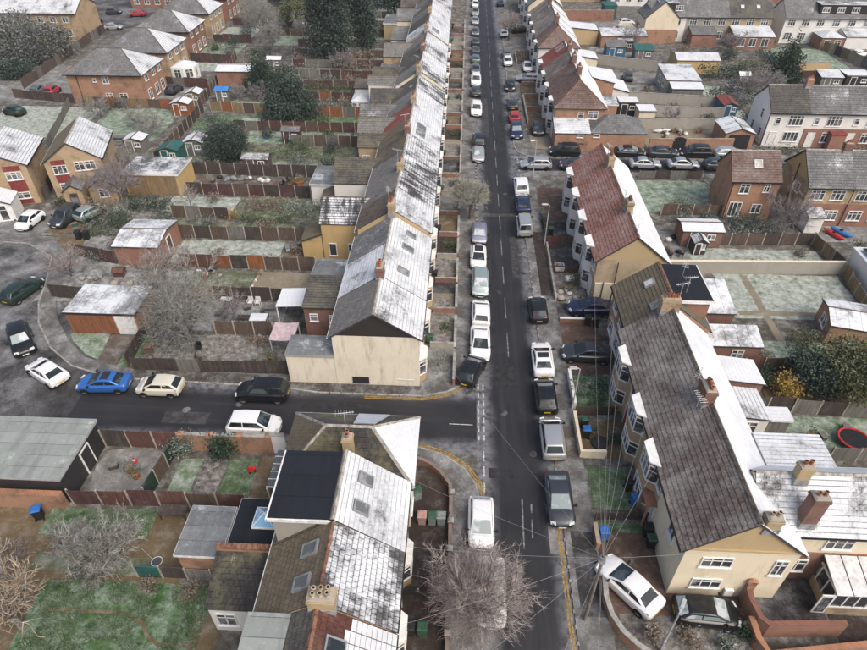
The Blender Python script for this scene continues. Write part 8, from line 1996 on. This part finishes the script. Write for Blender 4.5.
# yards between the far east block and the top row
W_('brick yard wall behind the second hipped block', [(21, 156.5), (34, 157.0)], 2.2, .25, 'brick_red', .08, capm='kerbstone'); W_('brick yard wall nearer the grey garages', [(24, 141.0), (30, 140.4)], 1.8, .25, 'brick_red', .08, capm='kerbstone'); W_('grey boarded wall behind the white extensions', [(24.5, 124.0), (36, 119.8)], 1.7, .2, 'render_grey', .06)
rect('yard', 20, 37, 142, 156, 'concrete_yard', None, .2); rect('yard', 24, 38, 113, 119, 'concrete_yard', None, .2); rect('yard', 25, 36, 125, 135, 'rough_winter', None, .2)
g = outbuilding('garage', 'long low garage with pale sheet roof behind the second block', 'garage', 27.5, 36.5, 134.5, 138.5, 2.4, 'brick_orange', 'roof_frost', 'mono_s', rise=.5); shed('dark grey shed beside the low garage', 27.4, 31, 127.5, 130.5, 2.2, 'shed_blue', 'roof_slate_grey', 'mono_s'); shed('green roofed shed in the far yard', 32.6, 36, 126, 128.6, 2.0, 'wood_grey', 'teal_wood', 'mono_s'); shed('small snowy shed in the far yard', 30.6, 33.4, 131.8, 133.6, 2.0, 'wood_brown', 'roof_white', 'flat')
r = thing('storage_container', 'tall teal green storage container in the far yard', 'container', (33.3, 159, 0)); m = MB(); m.box(31.8, 34.6, 157.6, 161.5, -.02, 3.0); part(r, 'box', m, 'teal_wood'); m = MB(); m.box(31.7, 34.7, 157.5, 161.6, 3.002, 3.12); part(r, 'lid', m, 'teal_wood')
r = thing('tarpaulin_heap', 'cream tarpaulin over a heap in the far yard', 'tarpaulin', (35.5, 150.5, 0)); m = MB(); m.frustum((0, 0), 4.6, 2.2, 2.6, .8, 0, 1.2); part(r, 'cover', m, 'render_cream', local=True); m = MB(); m.frustum((0, 0), 4.9, 2.4, 4.6, 2.2, 0, .12); part(r, 'hem', m, 'render_cream', local=True)
ph = rhouse('pale pink gabled house with orange brick base in the far yard corner', 139, 146, 36.8, 6.6, 4.9, 7.8, 'render_cream', 'roof_slate_grey', 'roof_frost', 'gable', 'gable', steps=False); ph.rotation_euler = (0, 0, pi)
mb = MB(); mb.box(36.68, 43.5, 138.88, 138.98, -.05, 2.6); mb.box(36.68, 36.78, 138.88, 146, -.05, 2.6); part(ph, 'brick_base', mb, 'brick_orange')
rect('lawn', 58, 82, 86 + 7, 111, 'lawn_frost', None, .3); rect('lawn', 48, 58, 93.5, 103, 'lawn_white', None, .3)
for k, (x, y) in enumerate(((62, 104), (68, 99), (75, 108), (80, 118), (60, 96))): shrub('frosty shrub in the gardens behind the white terrace', x, y, 1.6, 1.9, ('leaf_grey', 'leaf_dark')[k % 2], 400 + k, 500, .3, 'shrubs behind the white terrace')
# ------------------------------------------------------------------ more winter planting in the back gardens
SC = [  # kind, x, y, radius, height, label
    ('g', -17.5, 60.2, .9, 1.2), ('b', -22.0, 60.4, 1.2, 1.0), ('g', -28.5, 60.6, 1.1, 1.3), ('d', -33.2, 60.0, 1.2, 1.6), ('b', -29.8, 66.6, .8, .9), ('d', -17.6, 76.2, 1.2, 1.7), ('g', -21.6, 76.8, 1.5, 1.5), ('b', -32.6, 75.4, .8, 1.0), ('h', -22.8, 81.6, 1.6, 1.5),
    ('d', -18.0, 81.4, 1.3, 1.6), ('g', -36.8, 85.6, 1.5, 1.8), ('b', -32.2, 86.4, 1.1, 1.2), ('h', -19.2, 86.4, 1.0, 1.1), ('g', -38.4, 92.0, 1.4, 1.6), ('h', -21.4, 92.0, 1.4, .8), ('b', -19.0, 98.6, 1.5, 1.4), ('g', -22.0, 98.2, 1.6, 1.5), ('d', -30.0, 104.6, 1.8, 2.0),
    ('g', -24.0, 110.2, 1.6, 1.2), ('b', -19.0, 110.0, 1.5, 1.3), ('g', -33.0, 110.8, 1.7, 1.6), ('b', -40.0, 115.0, 1.8, 1.7), ('g', -45.9, 126.0, 1.2, 1.4), ('d', -46.6, 131.0, 1.3, 2.2), ('h', -50.0, 129.6, 1.0, 1.2), ('g', -47.0, 142.0, 1.6, 1.8),
    ('g', -24.5, 44.4, .9, .9), ('d', -27.8, 44.0, 1.0, 1.3), ('b', -17.2, 40.6, .7, .9), ('h', -15.4, 40.0 - 2.2, .7, .7), ('b', -25.6, 55.0, .5, .5), ('g', -29.6, 48.0, 1.2, 1.0), ('b', -36.6, 55.4, 1.2, 1.2), ('g', -37.6, 53.0, 1.2, 1.0), ('d', -20.0, 53.4, .6, .7), ('b', -17.4, 55.6, .6, .8),
    ('g', 25.4, 63.6, 1.2, 1.3), ('b', 36.2, 57.6, .6, .6), ('g', 31.0, 55.2, .6, .4), ('d', 28.0, 63.4, 1.2, 1.6), ('g', 35.2, 61.2, 1.3, 1.5), ('b', 26.4, 40.8, .9, .9), ('h', 33.4, 39.0, 1.6, 2.0), ('d', 36.4, 39.6, 1.6, 2.4), ('g', 27.8, 28.0, .9, .9), ('g', 43.2, 94.6, 1.2, 1.6), ('g', 44.2, 100.6, 1.5, 1.8),
    ('d', 37.2, 94.6, .9, 1.2), ('g', 33.0, 99.0, 1.0, 1.2), ('b', 31.0, 107.6, 1.0, 1.0), ('g', 50.2, 99.4, 1.5, 1.5), ('b', 54.5, 101, 1.8, 1.6), ('d', 41.6, 104.6, 1.5, 2.2), ('g', 47.0, 128.6, 1.8, 1.6), ('d', 51.0, 128.0, 1.6, 2.0), ('b', 43.2, 131.6, 1.6, 1.3), ('g', 64.4, 131.6, 1.6, 1.5), ('h', 58.4, 108.0, 1.6, 1.4), ('b', 64.6, 106.0, 1.6, 1.4)]
SM = {'g': ('leaf_grey', 'grey frosted'), 'b': ('leaf_brown', 'brown withered'), 'd': ('leaf_dark', 'dark evergreen'), 'h': ('leaf_hedge', 'green')}
for k, (kd, x, y, r_, h_) in enumerate(SC):
    side = 'in the long terrace back gardens' if x < 0 else 'in the gardens behind the east side'
    shrub('%s winter bush %s' % (SM[kd][1], side), x, y, r_, h_, SM[kd][0], 500 + k, int(380 * r_ + 150), .16 + .0012 * max(0, y - 40), '%s bushes %s' % (SM[kd][1], side))
# small clutter standing about in the back gardens and yards
def crate(x, y, a, mt, lb, gp):
    r = thing('storage_crate', lb, 'crate', (x, y, .05), a, gp); m = MB(); m.box(-.3, .3, -.2, .2, 0, .32); part(r, 'box', m, mt, local=True)
    m = MB(); m.box(-.33, .33, -.23, .23, .322, .37); part(r, 'lid', m, 'wood_grey' if mt != 'plastic_white' else 'bin_grey', local=True)
rr = random.Random(77); GP = 'small clutter in the back gardens'
for (x0, x1, y0, y1, n) in ((-23, -16.5, 42.4, 46.2, 7), (-26, -15.5, 37.6, 41.2, 5), (-26, -17, 48, 51.8, 5), (-33, -20, 69, 73, 14), (-18.6, -16.5, 53.2, 57.4, 4), (-30, -15, 84.4, 88, 6), (-30, -16, 89.4, 94, 6), (-29, -16, 108, 112, 6), (19.8, 24, 54, 61, 8), (20.4, 24, 48.2, 53, 6), (24.8, 30, 30.6, 33.8, 4), (27, 36, 85, 91, 6), (28, 39, 98, 101, 6), (27, 33, 105, 111, 6), (-44, -42, 58.5, 64, 3), (-25, -21, 24.6, 28.2, 3), (13.2, 17, 17.4, 17.8, 0)):
    for k in range(n):
        x, y = rr.uniform(x0, x1), rr.uniform(y0, y1); c = rr.random()
        if c < .4: mt = rr.choice(('wood_brown', 'plastic_white', 'bin_blue', 'wood_dark', 'bin_green')); crate(x, y, rr.uniform(0, 3), mt, {'wood_brown': 'brown timber', 'plastic_white': 'white plastic', 'bin_blue': 'blue plastic', 'wood_dark': 'dark timber', 'bin_green': 'green plastic'}[mt] + ' storage crate left out in a back garden', GP)
        elif c < .75: pot_plant('small potted plant standing in a back garden', x, y, rr.uniform(.16, .28), rr.choice(('leaf_hedge', 'leaf_brown', 'leaf_frost')), 'pot', GP, .05, int(x * 10))
        else: garden_chair('dark garden chair left out in a back garden', x, y, rr.uniform(0, 360), rr.choice(('wood_dark', 'black_plastic')), GP)
# ------------------------------------------------------------------ vehicles
KZ = .06
RL = .1 / 1.7
def west(kind, col, label, y, head, x=2.1, **kw):     # half on the western pavement
    d = kw.pop('detail', 2 if y < 75 else 1 if y < 125 else 0)
    return car(kind, col, label, x, y, head, KZ, RL if head > 0 else -RL, 'cars parked half on the western pavement', d, **kw)
def east(kind, col, label, y, head, x=7.4, **kw):
    d = kw.pop('detail', 2 if y < 75 else 1 if y < 125 else 0)
    return car(kind, col, label, x, y, head, KZ, -RL if head > 0 else RL, 'cars parked half on the eastern pavement', d, **kw)
west('saloon', 'white', 'white car facing south, bumper to bumper with another white car', 41.0, -90)
west('hatchback', 'white', 'white hatchback with red tail lights just behind the white saloon', 45.3, 90, 2.2)
west('mpv', 'seafoam', 'pale grey-green hatchback between white cars on the western pavement', 50.1, -90, 2.2, frost=True)
west('hatchback', 'white', 'white hatchback with black glass roof on the western pavement', 54.7, -90, 2.05, sunroof=True)
west('hatchback', 'lilac', 'lilac-grey car next to the white one with black glass roof', 59.5, -90, 2.2, frost=True)
west('hatchback', 'silver', 'silver car just north of the grey street tree', 80.3, -90, 2.3, frost=True); west('suv', 'black', 'black car behind the silver one north of the street tree', 85.0, 90, 2.4)
west('suv', 'white', 'big white van-like car parked alone by the terrace pavement', 97.2, -90, 2.1)
for k, (y, c, kd, hd, lb) in enumerate(((105.6, 'dark_grey', 'hatchback', 90, 'dark grey hatchback north of the big white car'), (111.2, 'white', 'suv', -90, 'white car with dark windscreen in the far western row'), (117.4, 'grey', 'hatchback', -90, 'mid grey hatchback between white and teal cars'), (123.9, 'teal', 'hatchback', 90, 'teal-grey hatchback in the far western row'), (129.6, 'dark_grey', 'estate', 90, 'dark estate in the far western row'), (135.6, 'dark_grey', 'hatchback', 90, 'dark grey hatchback in the far western row behind the estate'),
                                       (143.2, 'grey', 'hatchback', -90, 'grey hatchback with pale windscreen in the far row'), (152.5, 'silver', 'hatchback', -90, 'silver hatchback far up the western side'), (160.5, 'silver', 'suv', -90, 'pale SUV far up the western side'), (168.8, 'white', 'hatchback', -90, 'white hatchback far up the western side'), (175.5, 'dark_grey', 'hatchback', -90, 'dark hatchback at the far end of the western row'))): west(kd, c, lb, y, hd, 2.1 + (y - 105) * .003)
car('hatchback', 'black', 'black hatchback angled across the corner double yellow lines', 1.35, 37.6, 70, .03, .02)
east('saloon', 'white', 'white saloon with black glass roof on the eastern pavement', 39.2, 90, 7.4, sunroof=True); east('hatchback', 'black', 'small black hatchback behind the white saloon', 34.9, 90, 7.25); east('mpv', 'silver', 'silver people carrier by the tan front yard', 30.6, 90, 7.35); east('saloon', 'dark_grey', 'dark grey saloon facing south by the front lawn', 25.3, -90, 7.3, frost=True)
east('hatchback', 'black', 'black hatchback outside the red paved drive', 46.1, 90, 7.6); east('van', 'silver', 'pale silver van by the white street lamp', 61.5, 90, 7.35); east('saloon', 'navy', 'navy saloon behind the white pickup-like car', 66.6, 90, 7.5); east('suv', 'white', 'white SUV nearest the side street corner', 71.2, 90, 7.6)
east('suv', 'navy', 'navy SUV with frosted white roof at the far corner', 88.7, -90, 8.0, frost=True); east('hatchback', 'red', 'red hatchback with white frosted roof', 94.6, 90, 8.0); east('hatchback', 'dark_grey', 'dark hatchback in front of the red one', 99.8, 90, 8.0); east('hatchback', 'black', 'black car facing south by the tan front walls', 108.7, -90, 8.0)
east('hatchback', 'white', 'white car far up the east side', 122.6, -90, 8.3); east('hatchback', 'grey', 'grey car behind the far white one', 127.8, 90, 8.3); east('hatchback', 'white', 'white car beside the far bare street tree', 142.5, 90, 8.4); east('hatchback', 'navy', 'navy blue car at the top of the street', 170.5, 90, 8.6)
# south end
west('hatchback', 'white', 'white hatchback facing south beside the low dark brick wall', 23.2, -90, 1.95, frost=True); west('saloon', 'white', 'white car half hidden under the pinkish bare tree', 18.6, -90, 2.5, frost=True)
car('saloon', 'white', 'large white saloon on the red paved corner drive', 10.75, 19.4, 131, .02); car('hatchback', 'black', 'black hatchback with frosted screen under the cream gable', 14.9, 17.75 + .2, 177 + 180, .02, frost=True)
car('saloon', 'dark_grey', 'dark grey saloon on the red drive by the white bays', 11.2, 40.2, 178, .02); car('saloon', 'navy', 'long dark blue saloon in the gap beside the tan gable', 12.5, 46.7, 180, .02)
# side street on the left
car('suv', 'black', 'black SUV on the side road by the cream gable', -15.3, 34.35, 180, .005); car('hatchback', 'cream', 'cream hatchback parked on the side road', -23.7, 34.55, 180, .005); car('saloon', 'blue', 'bright blue saloon parked on the side road', -28.4, 34.75, 183, .005, sunroof=True); car('saloon', 'white', 'white saloon on the bend of the side road', -33.7, 35.75, 150, .005)
car('suv', 'black', 'black off-roader on the bend behind the white saloon', -38.1, 39.6, -52, .005, frost=True); car('estate', 'green', 'dark green estate car at the cul-de-sac bend', -42.2, 46.9, 74, .005); car('mpv', 'white', 'white car against the orange brick garden wall', -15.0, 30.85, 0, .005)
car('hatchback', 'white', 'white car on the cul-de-sac forecourt', -48.9, 60.0, -95, .035, detail=1); car('suv', 'dark_grey', 'dark grey car on the dirt forecourt', -45.2, 61.0, -100, .045, detail=1); car('hatchback', 'seafoam', 'pale green car by the cul-de-sac hedge', -42.9, 62.2, 65, .03, detail=1)
# side street on the right and drives
for k, (x, y, hd, c, kd, lb) in enumerate(((14.2, 82.1, 180, 'black', 'suv', 'black SUV beside the brick side extension'), (23.1, 82.2, 0, 'black', 'saloon', 'black saloon with white frosted screen on the side street'), (27.6, 82.2, 0, 'dark_grey', 'saloon', 'dark saloon east of the frosted one on the side street'), (32.0, 82.4, 180, 'black', 'suv', 'black SUV by the arched gate'), (36.6, 82.4, 0, 'silver', 'estate', 'silver estate beyond the arched gate'))):
    car(kd, c, lb, x, y, hd, KZ, RL if hd == 0 else -RL, 'cars parked along the right side street', 1, frost=k in (1, 4))
for k, (x, y, hd, c, kd, lb) in enumerate(((9.9, 77.8, 180, 'silver', 'estate', 'silver estate turning at the side street mouth'), (14.9, 77.9, 180, 'dark_grey', 'hatchback', 'dark hatchback by the red terrace end'), (24.4, 78.6, 0, 'silver', 'saloon', 'silver saloon on the lawn side of the side street'), (29.4, 78.7, 0, 'silver', 'saloon', 'second silver saloon on the lawn side'), (34.0, 78.7, 0, 'dark_grey', 'hatchback', 'dark hatchback by the orange brick house'))): car(kd, c, lb, x, y, hd, .006, 0, 'cars parked along the right side street', 1)
car('hatchback', 'dark_grey', 'dark blue-grey car on the drive behind the navy SUV', 11.2, 89.9, -90, .03, detail=1); car('estate', 'silver', 'silver estate across a far east drive', 11.4, 113.0, 175, .03, detail=1); car('hatchback', 'white', 'white car on the far east drive', 11.7, 119.4, -90, .03, detail=0); car('suv', 'black', 'black car on the far east forecourt', 12.0, 145.8, 20, .03, detail=0)
for k, (x, y, hd, c, lb) in enumerate(((-83.5, 157.5, 10, 'dark_grey', 'dark car in the far left car park'), (-77.0, 155.6, 190, 'red', 'bright red car in the far left car park'), (-84, 148.6, 60, 'dark_grey', 'dark car by the apartment block corner'), (-77.2, 143.6, 10, 'silver', 'silver car on the apartment car park'), (-71.6, 102.6, 100, 'grey', 'grey car by the orange brick house fence'), (-69.2, 102.8, 95, 'red', 'dark red car by the orange brick house fence'), (-70.2, 96.8 + 3.0 - 6.5, 160, 'green', 'dark green car at the edge of the white lawn'), (-74.6, 92.6, 160, 'silver', 'silver car at the edge of the white lawn'), (36.2, 152.9, 10, 'white', 'white car in the far yard'), (29.2, 114.8, 80, 'dark_grey', 'dark car in the yard behind the white extensions'), (76.8, 130.6, 20, 'white', 'white frosted car by the red brick extension'), (-48.9, 104.4, 80, 'dark_grey', 'dark car on the orange house patio'), (33.6, 146.5, 95, 'silver', 'silver car near the brick yard wall'))): car('hatchback', c, lb, x, y, hd, .05, detail=0)
# ------------------------------------------------------------------ winter air
mb = MB(); mb.box(-400, 400, -50, 640, -1.2, 37.5); o = link('haze', mb.mesh('haze', []))
hm = bpy.data.materials.new('winter_haze'); hm.use_nodes = True; nt = hm.node_tree
nt.nodes.remove(nt.nodes['Principled BSDF']); pv = nt.nodes.new('ShaderNodeVolumePrincipled')
pv.inputs['Color'].default_value = (.86, .92, 1.0, 1); pv.inputs['Density'].default_value = .00025; pv.inputs['Anisotropy'].default_value = .2
nt.links.new(pv.outputs[0], nt.nodes['Material Output'].inputs['Volume'])
o.data.materials.append(hm); o['kind'] = 'stuff'; o['label'] = 'thin pale winter haze over the streets'; o['category'] = 'haze'
